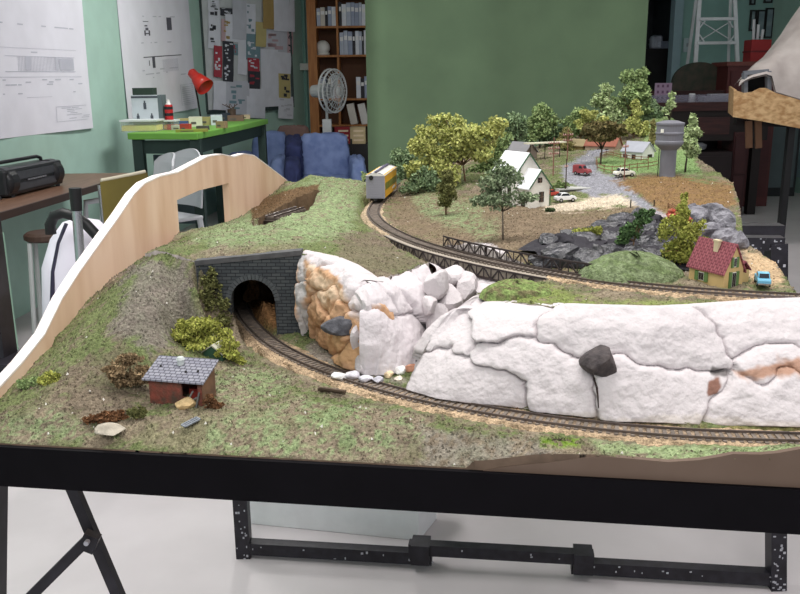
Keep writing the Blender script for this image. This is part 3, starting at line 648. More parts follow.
# dark exhibition bench
Yb = 8.2
e0 = PY(640, 103, Yb); e1 = PY(745, 101, Yb); zb = e0[2]
bn = empty('dark_bench', ((e0[0]+e1[0])/2, Yb+.3, 0), 0, 'dark wooden bench behind the water tower with a low clear screen', 'bench'); ox = bn.location.x; hw = (e1[0]-e0[0])/2+.25
t = MB(); t.bb(-hw, hw, -.3, .35, zb-.08, zb); t.build('bench_top', M_dw, bn)
t = MB(); t.bb(-hw, hw, -.28, -.25, zb-.36, zb-.08); t.bb(hw*.1, hw*.5, -.29, -.28, zb-.3, zb-.14, 1); t.build('apron', [M_dw2, M_dw], bn)
t = MB(); t.bb(-hw, hw, .33, .36, zb, zb+.1); t.build('back_rail', M_dw, bn)
t = MB(); t.bb(-hw, hw, -.27, -.262, zb, zb+.07); t.build('clear_screen', mat('clear_screen', (150, 150, 170), .1, alpha=.3), bn)
for sx in (-.9, 0, .9):
    for sy in (-.2, .28): t = MB(); t.box((sx*hw, sy, (zb-.08)/2), (.08, .08, zb-.08)); t.build('leg', M_dw2, bn)
p = PY(692, 97, Yb+.1); o = MB().lathe([(.03, 0), (.03, .075), (.025, .08)], n=14).build('white_cup', mat('white_cup', (216, 218, 222), .4, var=.02, scale=9)); o.location = (p[0], Yb+.1, zb); tag(o, 'small white cup on the dark bench right of the cloth', 'cup')
p = PY(714, 94, Yb+.2); o = MB().box((0, 0, .025), (.3, .16, .05)).box((.02, 0, .06), (.2, .1, .03)).build('white_packet', mat('pale_packet', (150, 150, 158), .5, var=.1, scale=20), bevel=.005); o.location = (p[0], Yb+.12, zb); tag(o, 'pale flat packet on the dark bench below the ladder', 'packet')
p = PY(655, 95, 8.5); o = MB()
o.bb(-.08, .08, -.006, .006, 0, .18, 0)
for i in range(3):
    for j in range(3): o.bb(-.06+i*.045, -.04+i*.045, -.008, -.006, .03+j*.055, .055+j*.055, 1)
o = o.build('wall_notice', [mat('lilac_card', (140, 120, 142), .6, var=.03, scale=9), mat('plum_print', (92, 66, 92), .6, var=.03, scale=9)]); o.location = (p[0], 8.25, zb); tag(o, 'lilac card with rows of dark marks standing at the cloth edge', 'card')
# under the bench: dark stuff, boxes
for i, (px, py, wd, dp, h, c, lb) in enumerate([(703, 200, .46, .4, .62, (34, 24, 26), 'dark cupboard under the bench right of the water tower'), (736, 200, .13, .3, .8, (58, 28, 30), 'dark red cabinet under the bench left of the board supports')]):
    p = PY(px, 150, 8.3); t = MB(); t.bb(-wd/2, wd/2, -dp/2, dp/2, 0, h); t.bb(-wd*.4, wd*.4, -dp/2-.012, -dp/2, .06, h*.5-.01); t.bb(-wd*.4, wd*.4, -dp/2-.012, -dp/2, h*.5+.01, h-.04)
    o = t.build('cupboard', mat('cupboard_%s' % 'ab'[i], c, .6, var=.1, scale=10)); o.location = (p[0], 8.35, 0); tag(o, lb, 'cupboard')
p = PY(704, 145, 8.0); t = MB(); t.lathe([(.05, 0), (.12, .02), (.13, .06), (.09, .08)], n=16); o = t.build('pale_bowl', mat('grey_bowl', (120, 122, 128), .5, var=.05, scale=14)); o.location = (p[0], 8.3, .62); tag(o, 'pale bowl on the dark cupboard under the bench', 'bowl')
# arched fireplace-like frame and dark red cabinet on the bench
p = PY(706, 75, 8.9); t = MB(); n = 14; R0 = .27; zz = PY(706, 90, 8.9)[2]
prof = [(-R0, 0), *[(-R0*math.cos(PI*i/n), .18+.2*math.sin(PI*i/n)) for i in range(n+1)], (R0, 0)]
t.prism([(x, 0, z) for x, z in prof], (0, .06, 0)); o = t.build('arched_board', mat('dark_arch', (74, 66, 58), .7, rgb2=(50, 58, 48), scale=12)); o.location = (p[0], 9.1, zz-.1); tag(o, 'dark arched panel at the foot of the ladder', 'panel')
t = MB(); t.bb(-.2, .2, -.18, .18, 0, zz-.1); o = t.build('dark_chest', mat('dark_chest', (36, 28, 30), .6, var=.1, scale=9)); o.location = (p[0], 9.12, 0); tag(o, 'tall dark chest behind the bench carrying the arched panel', 'chest')
p0 = PY(722, 62, 8.9); p1 = PY(770, 90, 8.9)
e = empty('brown_cabinet', ((p0[0]+p1[0])/2+.03, 9.0, 0), 0, 'dark red brown cabinet right of the ladder foot', 'cabinet'); wd = p1[0]-p0[0]
t = MB(); t.bb(-wd/2, wd/2, -.2, .2, 0, p0[2]-.04); t.build('body', mat('red_brown_wood', (86, 40, 40), .5, var=.08, scale=8), e)
t = MB(); t.bb(-wd/2-.02, wd/2+.02, -.22, .22, p0[2]-.04, p0[2]); t.build('top', mat('red_brown_top', (112, 62, 56), .5, var=.08, scale=8), e)
t = MB(); t.bb(-wd/2+.03, wd/2-.03, -.215, -.2, .1, p0[2]-.09); t.build('door', mat('red_brown_door', (78, 34, 36), .5, var=.08, scale=8), e)
p0 = PY(748, 40, 9.0); p1 = PY(766, 62, 9.0); e = empty('red_crate', ((p0[0]+p1[0])/2, 9.0, PY(722, 62, 8.9)[2]), 0, 'red crate of rolled papers on the cabinet beside the picture frames', 'crate'); wd = p1[0]-p0[0]; hh = p0[2]-e.location.z
t = MB(); t.bb(-wd/2, wd/2, -.1, .1, 0, hh); t.build('crate', mat('crate_red', (150, 36, 38), .5, var=.05, scale=9), e, bevel=.006)
t = MB(); t.bb(-wd/2-.006, wd/2+.006, -.106, .106, hh*.42, hh*.5); t.build('band', mat('crate_dark_red', (100, 24, 30), .5, var=.05, scale=9), e)
for k in range(3): t = MB(); t.cyl((-.04+k*.035, 0, .1), (-.05+k*.05, .02, hh+.2-.05*k), .014, n=10); t.build('paper_roll', mat('roll_paper', (206, 208, 214), .6, var=.02, scale=9), e)
FR = [(750.5, 10, 755, 31, 'tall narrow black picture frame above the red crate, left of three'), (757.5, 10, 764, 38, 'black picture frame above the red crate, middle of three'), (766, 8, 772, 38, 'black picture frame above the red crate, right of three'), (751, -14, 755, 5, 'black framed picture at the top edge, left of two'), (765, -14, 772, 3, 'black framed picture at the top edge, right of two')]
Yf = YB-.02
for x0_, y0_, x1_, y1_, lb in FR:
    a = PY(x0_, y0_, Yf); b = PY(x1_, y1_, Yf); e = empty('picture_frame', ((a[0]+b[0])/2, Yf, b[2]), 0, lb, 'picture'); wd = b[0]-a[0]; hh = a[2]-b[2]
    t = MB(); t.bb(-wd/2, -wd/2+.018, -.015, .015, 0, hh); t.bb(wd/2-.018, wd/2, -.015, .015, 0, hh); t.bb(-wd/2+.018, wd/2-.018, -.015, .015, 0, .018); t.bb(-wd/2+.018, wd/2-.018, -.015, .015, hh-.018, hh); t.build('frame', M_bk, e)
    t = MB(); t.bb(-wd/2+.018, wd/2-.018, -.004, .012, .018, hh-.018); t.build('picture', mat('picture_paper', (140, 160, 166), .4, rgb2=(110, 130, 138), scale=9), e)
p = PY(687, 45, YB-.01); e = MB().bb(-.04, .04, -.012, .01, -.08, .08, 0).bb(-.012, .012, -.018, -.012, -.02, .02, 1).build('light_switch', [mat('pale_switch', (186, 202, 208), .4, var=.02, scale=9), mat('switch_toggle', (150, 160, 166), .4, var=.02, scale=9)]); e.location = tuple(p); tag(e, 'pale light switch on the back wall left of the ladder', 'switch')
# store room clutter seen through the doorway
for i, (px, py, wd, h, c, lb) in enumerate([(652, 60, .4, 1.3, (24, 24, 28), 'black shelf unit inside the dark doorway'), (655, 40, .14, .16, (176, 184, 200), 'white bag on the shelf unit in the dark doorway'), (662, 48, .1, .08, (120, 130, 150), 'pale box on the shelf unit in the dark doorway')]):
    p = PY(px, py, YB+.7)
    if i == 0:
        zt = PY(655, 49, YB+.7)[2]; t = MB(); t.bb(-wd/2, wd/2, -.15, .15, 0, zt)
        for k in range(4): t.bb(-wd/2+.02, wd/2-.02, -.16, -.15, .1+k*.3, .36+k*.3)
        o = t.build('shelf_unit', mat('store_black', c, .6, var=.15, scale=9)); o.location = (p[0], YB+.7, 0)
    elif i == 1:
        t = MB(); softbox(t, (0, 0, h/2), (wd, .14, h), jit=.01); o = t.build('white_bag', mat('store_white', c, .6, var=.08, scale=9), smooth=True); o.location = (p[0], YB+.65, zt)
    else:
        t = MB(); t.box((0, 0, h/2), (wd, .12, h)).box((0, 0, h+.005), (wd*1.05, .126, .01)); o = t.build('pale_box', mat('store_grey', c, .6, var=.08, scale=9)); o.location = (p[0], YB+.62, zt)
    tag(o, lb, ['shelves', 'bag', 'box'][i])
t = MB(); p = PY(655, 20, YB+.5); t.bb(-.012, .012, -.012, .012, 0, .45); t.bb(-.1, .1, -.012, .012, .3, .33); t.bb(.05, .1, -.03, .03, .02, .4); o = t.build('hanging_coat', mat('coat_dark', (36, 38, 44), .8, var=.1, scale=9)); o.location = (p[0]+.03, YB+1.55, p[2]-.2); tag(o, 'dark coat hanging high inside the doorway', 'coat')

# chipboard layout module at the right
Yo = 6.7
M_osb = mat('chipboard_flakes', (226, 190, 142), .7, rgb2=(186, 142, 96), scale=22, stretch=(1, 1, 1.7), detail=2)
om = empty('unfinished_layout_module', (PY(775, 110, Yo)[0]+.15, Yo+.3, 0), 0, 'unfinished chipboard layout module with a white plaster hill at the right edge', 'model module'); oo = np.array(om.location)
edge = [(734, 90), (738, 91), (744, 93), (752, 92), (760, 88), (766, 88), (776, 93), (790, 97), (803, 101), (830, 110)]; bot = [(830, 134), (803, 129), (760, 121), (733, 117)]
def Oq(px, py): 
    return PPL(px, py, (PY(735, 100, Yo)[0], Yo, 0), (.18, 1, 0))
t = MB(); t.prism([Oq(*q)-oo for q in edge+bot], (.004, .02, 0)); t.build('front_board', M_osb, om)
c0, c1 = Oq(734, 90)-oo, Oq(733, 117)-oo
t = MB(); t.prism([c0, c1, c1+(.3, .9, 0), c0+(.3, .9, .02)], (.02, 0, 0)); t.build('end_board', M_osb, om)
M_cloth = mat('plaster_cloth', (198, 190, 186), .85, rgb2=(178, 168, 164), scale=5, bump=.4, bscale=40)
front = [(740, 84), (746, 80), (753, 77), (766, 74), (772, 76), (776, 92), (790, 96), (803, 100), (830, 108)]
ridge = [(735, 84), (742, 76), (752, 66), (763, 57), (772, 46), (781, 34), (790, 20), (800, 6), (830, -40)]
t = MB(); vs = []; nr = 9
for k in range(len(front)):
    f0 = Oq(*front[k])-oo; r0_ = PY(ridge[k][0], ridge[k][1], Yo+.55)-oo
    for j in range(nr):
        s_ = j/(nr-1); q = f0*(1-s_)+r0_*s_; vs.append(q+np.array([random.uniform(-.01, .01), -.08*math.sin(PI*s_), .05*math.sin(PI*s_)+random.uniform(-.012, .012)]) if 0 < j < nr-1 else q)
fs = [(k*nr+j, (k+1)*nr+j, (k+1)*nr+j+1, k*nr+j+1) for k in range(len(front)-1) for j in range(nr-1)]
t.add(vs, fs); N_ = len(t.v); t.add([(v_[0], v_[1]+.02, v_[2]-.015) for v_ in t.v[:N_]], [f[::-1] for f in fs]); t.build('plaster_hill', M_cloth, om, smooth=True)
t = MB(); lip = [(735, 84), (733, 86), (735, 92), (744, 95), (753, 93), (760, 89), (766, 90)]
M_tg = mat('grey_portal_card', (120, 124, 132), .7, var=.06, scale=20)
a = Oq(746, 73)-oo; b = Oq(771, 71)-oo; c = Oq(771, 92)-oo; d = Oq(746, 93)-oo
t = MB(); t.bar(a+(0, .05, 0), b+(0, .05, 0), .05, .03); t.bar(b+(0, .05, 0), c+(0, .05, 0), .03, .05); t.bar(a+(.01, .05, 0), d+(.01, .05, 0), .03, .05); t.build('tunnel_mouth', M_tg, om)
t = MB(); t.prism([a+(.02, .09, -.01), b+(-.01, .09, -.01), c+(-.01, .09, 0), d+(.02, .09, 0)], (0, .01, 0)); t.build('tunnel_dark_sheet', mat('tunnel_black', (14, 14, 16), .9, var=.1, scale=9), om)  # near-black sheet closing the mouth, painted for the shade inside
for px, dy in ((787, .0), (830, .5)):
    zb_ = PY(787, 126, Yo)[2]; x = PY(px, 180, Yo+dy)[0]-oo[0]
    t = MB(); t.box((x, dy-.28, zb_/2), (.05, .05, zb_)); t.build('leg', M_bk, om)
t = MB(); zq = PY(760, 123, Yo)[2]; t.bar((PY(745, 122, Yo)[0]-oo[0], -.1, zq), (PY(830, 130, Yo)[0]-oo[0], -.1, zq-.03), .06, .05); t.build('frame_rail', M_dw2, om)
for px, c in ((748.5, 'a'), (758, 'b')):
    q0 = PY(px, 121, Yo+.1)-oo; q1 = PY(px+.5, 148, Yo+.1)-oo; t = MB(); t.bar(q0, q1, .05, .02); t.build('hanging_brace', mat('brown_brace', (112, 80, 58), .6, var=.08, scale=9), om)
p = PY(775, 150, 9.7); t = MB(); t.bb(-.2, .2, -.15, .15, 0, .95); t.bb(-.17, .17, -.16, -.15, .1, .9, 1); o = t.build('grey_locker', [mat('locker_frame', (40, 42, 46), .5, var=.05, scale=9), mat('locker_panel', (92, 104, 108), .5, var=.05, scale=9)]); o.location = (p[0], 9.7, 0); tag(o, 'grey panelled locker with a dark frame behind the module legs', 'locker')
p = PY(797, 118, 7.6); t = MB(); t.bb(-.01, .2, -.008, .008, -.3, .18, 0); t.bb(.0, .06, -.01, -.008, .0, .06, 1); o = t.build('wall_poster', [mat('pale_blue_poster', (170, 196, 204), .6, var=.03, scale=9), mat('poster_print', (110, 150, 170), .6, var=.03, scale=9)])
nr_ = np.array([-(6.2-YB), .9, 0]); 
q = PPL(795, 150, (RX-.02, YB, 0), (4.4, .9, 0)); o.location = tuple(q); o.rotation_euler = (0, 0, math.atan2(-4.4, .9)); tag(o, 'pale blue poster on the right wall under the chipboard module', 'poster')

# =========================================================================================== THE MODEL RAILWAY
def vnoise(x, y, sc, seed):
    r = np.random.default_rng(seed); T_ = r.random((64, 64)); X = np.asarray(x)*sc; Y = np.asarray(y)*sc
    xi = np.floor(X).astype(int); yi = np.floor(Y).astype(int); fx = X-xi; fy = Y-yi
    fx = fx*fx*(3-2*fx); fy = fy*fy*(3-2*fy); g = lambda i, j: T_[i % 64, j % 64]
    return (g(xi, yi)*(1-fx)+g(xi+1, yi)*fx)*(1-fy)+(g(xi, yi+1)*(1-fx)+g(xi+1, yi+1)*fx)*fy
def fbm(x, y, sc, seed, o=4):
    return sum(vnoise(x, y, sc*2.03**k, seed+k)*.5**k for k in range(o))/sum(.5**k for k in range(o))
def inpoly(px, py, poly):
    px = np.asarray(px); py = np.asarray(py); ins = np.zeros(px.shape, bool); n = len(poly)
    for i in range(n):
        x0, y0 = poly[i]; x1, y1 = poly[(i+1) % n]
        c = ((y0 > py) != (y1 > py)) & (px < (x1-x0)*(py-y0)/((y1-y0) or 1e-12)+x0); ins ^= c
    return ins
def polydist(px, py, poly):
    """distance to the outline, negative inside"""
    px = np.asarray(px, float); py = np.asarray(py, float); d = np.full(px.shape, 1e9); n = len(poly)
    for i in range(n):
        x0, y0 = poly[i]; x1, y1 = poly[(i+1) % n]; dx, dy = x1-x0, y1-y0
        t = np.clip(((px-x0)*dx+(py-y0)*dy)/(dx*dx+dy*dy+1e-12), 0, 1); d = np.minimum(d, np.hypot(px-x0-t*dx, py-y0-t*dy))
    return np.where(inpoly(px, py, poly), -d, d)
class RBF:
    def __init__(s, pts, sm=1e-4):
        P = np.array(pts, float); s.c = P[:, :2]; n = len(P)
        A = np.zeros((n+3, n+3)); A[:n, :n] = s.k(s.c, s.c)+np.eye(n)*sm; A[:n, n] = 1; A[:n, n+1:] = s.c; A[n:, :n] = A[:n, n:].T
        b = np.zeros(n+3); b[:n] = P[:, 2]; s.w = np.linalg.solve(A, b)
    @staticmethod
    def k(a, b): return -np.hypot(a[:, None, 0]-b[None, :, 0], a[:, None, 1]-b[None, :, 1])
    def __call__(s, x, y):
        x = np.asarray(x, float); sh = x.shape; q = np.column_stack([x.ravel(), np.asarray(y, float).ravel()]); n = len(s.c)
        o = np.empty(len(q))
        for i in range(0, len(q), 20000):
            c = q[i:i+20000]; o[i:i+20000] = s.k(c, s.c)@s.w[:n] + s.w[n] + c@s.w[n+1:]
        return o.reshape(sh)
ZL, ZU, ZF = 1.0, 1.085, .98
FA = PZ(0, 447, ZF); FB = PZ(800, 490, ZF); FD = (FB-FA)/np.linalg.norm(FB-FA); FN = np.array([FD[1], -FD[0], 0])   # FN: out of the front
if FN[1] > 0: FN = -FN
BD = -FN                                                              # towards the back
PL0 = PZ(0, 386, 1.0)
def ply(px, py): return PPL(px, py, PL0, FD)
RE0 = PZ(799, 291, 1.085)
lay = empty('model_railway', ((FA+FB)/2*np.array([1, 1, 0])+BD*.6+np.array([0, 0, .935])), 0, 'model railway landscape on a black framed baseboard with white plaster cliffs', 'model railway')
LO = np.array(lay.location)
def lpart(m, name, mats, **k):
    m.v = [(a-LO[0], b-LO[1], c-LO[2]) for a, b, c in m.v]; return m.build(name, mats, lay, **k)
sL = np.dot(PL0-FA, FD); sR = np.dot(RE0-FA, FD); DEP = 1.5
def LQ(s, t, z): p = FA+FD*s+BD*t; return np.array([p[0], p[1], z])
M_fas = mat('black_fascia', (13, 11, 15), .65, var=.12, scale=30, spec=.08)
t = MB(); t.prism([LQ(sL-.02, 0, .9405), LQ(sR+.02, 0, .9405), LQ(sR+.02, .018, .9405), LQ(sL-.02, .018, .9405)], (0, 0, ZF-.9405)); lpart(t, 'front_fascia', M_fas)
t = MB(); t.prism([LQ(sR+.002, .018, .9405), LQ(sR+.02, .018, .9405), LQ(sR+.02, DEP-.6, .9405), LQ(sR+.002, DEP-.6, .9405)], (0, 0, .04)); lpart(t, 'side_fascia', M_fas)
t = MB(); t.prism([LQ(sL-.02, .018, .9405), LQ(sL-.002, .018, .9405), LQ(sL-.002, DEP, .9405), LQ(sL-.02, DEP, .9405)], (0, 0, .04)); lpart(t, 'side_fascia', M_fas)
t = MB(); t.prism([LQ(sL, .018, .955), LQ(sR, .018, .955), LQ(sR, .7, .955), LQ(sL, .7, .955)], (0, 0, .012)); lpart(t, 'baseboard', mat('bare_plywood_board', (176, 142, 104), .7, var=.08, scale=9))
# front hardboard profile
prof = [(474, 472.5), (498, 468), (520, 465), (545, 463), (570, 459.5), (590, 457), (610, 456.8), (635, 459), (668, 462), (700, 460), (718, 457), (733, 454), (760, 454.5), (778, 453), (800, 449), (830, 448)]
def fp(px, py, off=0.): return PPL(px, py, FA-FN*off, FN)
t = MB(); t.prism([fp(*q, .004) for q in prof]+[fp(830, 492, .004), fp(474, 474, .004)], BD*.005); lpart(t, 'front_profile', mat('brown_hardboard', (106, 88, 76), .55, rgb2=(98, 80, 68), scale=14))
# plywood profile on the left
PP = [(-40, 428), (0, 388), (22, 364), (45, 335), (62, 300), (80, 272), (100, 244), (120, 216), (134, 195), (145, 184), (160, 177), (178, 173), (195, 164), (208, 157), (222, 155), (234, 157.5), (244, 154.5), (254, 156), (266, 165), (278, 174), (287, 181)]
HOLE = [(176, 262), (174, 201), (199, 190.5), (225, 184), (228, 250)]
def plyz(px): return np.interp(px, [q[0] for q in PP], [q[1] for q in PP])
top = [ply(*q) for q in PP]
M_ply = mat('plywood_face', (234, 204, 180), .6, rgb2=(216, 180, 152), scale=3.5, stretch=(6, 6, 1.2), detail=8)
M_pe = mat('pale_plywood_edge', (236, 226, 222), .6, var=.03, scale=60, stretch=(1, 1, 8))
bm_poly = top + [np.array([top[-1][0], top[-1][1], .955]), np.array([top[0][0], top[0][1], .955])]
# cut the opening: build the sheet as a ring of strips in front/behind/above the opening
hx0, hx1 = 175, 227
def colpts(pxs, lo=None):
    return pxs
t = MB(); off = -FD*.012
def plyprism(poly): t.prism(poly, off, 0)
zb = .955
def dn(p): return np.array([p[0], p[1], zb])
i0 = next(i for i, q in enumerate(PP) if q[0] > hx0); i1 = next(i for i, q in enumerate(PP) if q[0] > hx1)
pa = ply(hx0, plyz(hx0)); pb = ply(hx1, plyz(hx1)); hA = ply(174.5, 201); hB = ply(226, 184); hM = ply(199, 190.5)
hA[:2] = pa[:2]; hB[:2] = pb[:2]
front_part = [ply(*q) for q in PP[:i0]]+[pa]; plyprism(front_part+[dn(pa), dn(front_part[0])])
mid_part = [pa]+[ply(*q) for q in PP[i0:i1]]+[pb]; plyprism(mid_part+[hB, hM, hA])
back_part = [pb]+[ply(*q) for q in PP[i1:]]; plyprism(back_part+[dn(back_part[-1]), dn(pb)])
sill = .99; plyprism([np.array([*pa[:2], sill]), np.array([*pb[:2], sill]), dn(pb), dn(pa)])
plo = lpart(t, 'side_profile', M_ply)
t = MB(); allp = [ply(*q) for q in PP]
for a, b in zip(allp[:-1], allp[1:]):
    up = np.array([0, 0, .0022]); wo = off*1.05-np.array([0, 0, 0]); t.add([a-off*.03, b-off*.03, b-off*.03+up, a-off*.03+up, a+wo, b+wo, b+wo+up, a+wo+up], [(0, 1, 2, 3), (4, 7, 6, 5), (3, 2, 6, 7), (0, 4, 5, 1), (0, 3, 7, 4), (1, 5, 6, 2)])
lpart(t, 'profile_edge', M_pe)

# ------------------------------------------------------------------ the lie of the land
Zp = lambda l: [PZ(*q) for q in l]
PJ = [ply(*q) for q in [(2, 398), (25, 374), (50, 347), (75, 318), (100, 291), (125, 270), (145, 254)]]
PJ2 = [ply(*q) for q in [(145, 254), (160, 243), (178, 233), (200, 229), (226, 224), (242, 216), (258, 206), (272, 194), (286, 181)]]
TL = [(236, 286), (235.5, 300), (240, 322), (259, 340), (279.5, 353), (310, 366.5), (352, 383.5), (395, 395.5), (440, 404.8), (480, 412.3), (520, 418.7), (560, 424.5), (600, 429.5), (640, 433.3), (680, 436), (720, 438), (760, 439.3), (800, 440), (850, 440.2)]
TU = [(480, 153), (455, 162), (430, 170.5), (412, 178), (396, 187.5), (382, 197.5), (371.5, 207), (369.5, 212), (370.2, 217.5), (378.5, 226.7), (396.5, 236.4), (419, 245.2), (430, 248.8), (465, 257.6), (500, 266), (545, 274.5), (589, 281.3), (620, 285.5), (650, 289), (680, 291.6), (720, 294.8), (760, 297), (800, 298.8), (850, 300.5)]
track_lo = Zp([(x, y, ZL-.004) for x, y in TL]); track_up = Zp([(x, y, ZU-.004) for x, y in TU])
pL, pR = PZ(201, 335, 1.0), PZ(304, 335, 1.0); pd = (pR-pL); W = np.linalg.norm(pd); pd /= W; pn = np.array([pd[1], -pd[0], 0]); pn = pn if pn[1] < 0 else -pn
def pq(px, py): return PPL(px, py, pL, pn)
track_bridge = Zp([(x, y, ZU) for x, y in [(404, 239.5), (419, 245.2), (430, 248.8), (465, 257.6), (500, 266), (530, 272)]])
low_pts = Zp([(-30, 446, .983), (0, 447, .983), (100, 452, .983), (200, 457, .983), (300, 463, .983), (400, 468.5, .983), (470, 472.5, .983), (200, 445, .99), (100, 440, .985), (300, 450, .992), (520, 464.5, .993), (600, 456.5, 1.0), (668, 461, .995), (733, 453.5, 1.003), (800, 448.5, 1.006), (850, 449, 1.004),
  (415, 385, 1.0), (440, 397, 1.0), (520, 404, 1.0), (600, 417, 1.0), (700, 424, 1.0), (800, 424, 1.0), (370, 372, 1.0), (415, 362, 1.0), (340, 362, 1.0), (308, 337, 1.0), (600, 380, 1.0), (700, 380, 1.0), (500, 370, 1.0), (430, 335, 1.002), (465, 318, 1.005), (330, 440, .997), (450, 445, .997), (250, 430, .996), (540, 448, .999),
  (20, 420, .992), (60, 395, 1.005), (110, 430, .993), (150, 430, .992), (190, 420, .996), (235, 395, 1.0), (150, 388, .998), (60, 430, .988), (100, 390, 1.003), (120, 345, 1.03), (90, 345, 1.03), (150, 345, 1.03), (172, 338, 1.022), (185, 346, 1.006), (196, 340, 1.003), (215, 345, 1.0), (160, 300, 1.066), (120, 302, 1.06), (188, 303, 1.05), (185, 277, 1.083), (150, 268, 1.09), (170, 250, 1.101), (195, 285, 1.075),
  (280, 310, 1.0), (262, 300, 1.03), (290, 300, 1.0), (230, 270, 1.0)]) + [pq(199, 264), pq(198, 290), pq(199, 315)] + PJ + [q-FD*.0 for q in track_lo]
LOW = RBF(low_pts)
up_pts = Zp([(250, 246, 1.107), (170, 246, 1.105), (225, 236, 1.109), (255, 230, 1.109), (300, 226, 1.11), (320, 212, 1.107), (345, 217, 1.1), (335, 190, 1.11), (310, 175, 1.117), (345, 180, 1.107), (335, 242, 1.1), (362, 256, 1.094), (335, 262, 1.095), (372, 281, 1.088), (400, 272, 1.082), (425, 262, 1.076), (355, 200, 1.095), (358, 228, 1.09),
  (440, 222, 1.091), (480, 216, 1.098), (503, 240, 1.089), (525, 252, 1.086), (548, 264, 1.083), (470, 242, 1.084), (490, 203, 1.1), (550, 206, 1.1), (610, 206, 1.101), (560, 228, 1.095), (600, 228, 1.1), (640, 216, 1.106), (690, 226, 1.1), (600, 272, 1.082), (690, 272, 1.083), (720, 290, 1.082), (797, 290, 1.08), (690, 306, 1.082), (600, 306, 1.08), (500, 300, 1.077), (520, 290, 1.085), (485, 292, 1.075), (560, 305, 1.078), (800, 303, 1.08), (740, 306, 1.078),
  (755, 281, 1.083), (770, 266, 1.085), (745, 256, 1.086), (720, 240, 1.088), (733, 189, 1.124), (712, 206, 1.117), (660, 206, 1.114), (640, 197, 1.109)]) + [PY(*q) for q in [(600, 182, 1.53), (690, 186, 1.38), (650, 186, 1.42), (667, 177, 1.5), (610, 162, 1.75), (570, 178, 1.58), (620, 166, 1.68), (660, 166, 1.64), (700, 173, 1.52), (690, 157, 1.75), (665, 142, 1.92), (640, 132, 2.02), (655, 112, 2.16), (676, 122, 2.06), (600, 142, 2.0), (550, 150, 1.98), (480, 160, 1.95), (440, 168, 1.92), (420, 176, 1.8), (400, 179, 1.78)]] + [pq(201, 262)-(0, 0, .003), pq(302, 252)-(0, 0, .003), pq(250, 257)-(0, 0, .003)] + PJ2 + track_up
UPR = RBF(up_pts)
def trackdist(x, y, P):
    d = np.full(np.shape(x), 9.)
    for a, b in zip(P[:-1], P[1:]):
        dx, dy = b[0]-a[0], b[1]-a[1]; t_ = np.clip(((x-a[0])*dx+(y-a[1])*dy)/(dx*dx+dy*dy+1e-12), 0, 1); d = np.minimum(d, np.hypot(x-a[0]-t_*dx, y-a[1]-t_*dy))
    return d
def shape_low(x, y):
    z = LOW(x, y); al = ((x-pL[0])*pd[0]+(y-pL[1])*pd[1]); du = np.clip(polydist(x, y, UPOLY), 0, 9); zj = UPR(x, y)-.0025-du*1.1-np.clip(al+.002, 0, 1)*40; z = np.where(y > .9, np.maximum(z, zj), z); tf = (x-FA[0])*BD[0]+(y-FA[1])*BD[1]; sf = (x-FA[0])*FD[0]+(y-FA[1])*FD[1]; cap = ZF+.0012+np.clip(tf-.004, 0, 9)*.38+np.clip((sf-.428)/.03, 0, 1)*.05; edge_k = np.clip((tf-.004)/.02, 0, 1); z = np.minimum(z, cap); dt = trackdist(x, y, track_lo); k = np.clip((dt-.02)/.016, 0, 1); return np.minimum(z, (ZL-.009)+k*.2) + ((fbm(x, y, 55, 3)-.5)*.006 + (fbm(x, y, 300, 9, 2)-.5)*.0022)*edge_k
PIT = [(252, 222), (251, 207), (262, 199), (280, 192), (300, 187), (318, 184.5), (320.5, 186), (314, 195), (300, 205), (285, 214), (268, 221), (258, 224)]
PITW = [PZ(x, y, 1.108)[:2] for x, y in PIT]
def shape_up(x, y):
    z = UPR(x, y); dt = trackdist(x, y, track_up); k = np.clip((dt-.02)/.016, 0, 1); z = np.minimum(z, (ZU-.009)+k*.2); db = trackdist(x, y, track_bridge); z = np.minimum(z, 1.061+np.clip((db-.024)/.02, 0, 1)*.15); z = z + (fbm(x, y, 60, 5)-.5)*.006 + (fbm(x, y, 300, 11, 2)-.5)*.0022
    return z
def G(px, py, lowland=False):
    z = 1.0 if lowland else 1.1; f = LOW if lowland else UPR
    for _ in range(40):
        p = PZ(px, py, z); z = .6*z+.4*float(f(np.array([p[0]]), np.array([p[1]]))[0])
    p = PZ(px, py, z); return p
def band(poly, w, p0=None): return poly
UPOLY_PX = [(145, 254), (203, 261), (303, 251.5), (330, 262), (366, 283), (400, 274), (428, 263), (436, 248), (470, 243), (522, 262), (546, 281), (500, 284), (476, 293), (500, 303), (560, 309), (650, 313), (720, 309), (800, 304), (850, 303)]
up_edge = [G(x, y)[:2] for x, y in UPOLY_PX]; up_edge[1] = (pq(199, 262)-pn*.004)[:2]; up_edge[2] = (pq(304, 252)-pn*.004)[:2]
reB = lambda Y: RE0[:2] + (BD[:2]/BD[1])*(Y-RE0[1])
mc = PZ(733, 186, 1.124)[:2]
back_w = [PY(*q)[:2] for q in [(727, 180, 1.45), (702, 165, 1.66), (690, 148, 1.86), (678, 124, 2.06), (660, 112, 2.16), (640, 114, 2.2), (620, 128, 2.2), (550, 145, 2.15), (480, 158, 2.1), (420, 172, 2.05)]] + [PZ(*q)[:2] for q in [(385, 178, 1.1), (345, 172, 1.107), (315, 169.5, 1.117)]] + [ply(286, 181)[:2]]
UPOLY = [tuple(q) for q in up_edge] + [tuple(RE0[:2]), tuple(PZ(775, 262, 1.085)[:2]), tuple(PZ(745, 243, 1.09)[:2]), tuple(mc)] + [tuple(q) for q in back_w] + [tuple(ply(*q)[:2]) for q in [(258, 206), (226, 224), (178, 233)]]
TUNL = [PZ(x, y, 1.0)[:2] for x, y in [(228, 333), (300, 333)]]
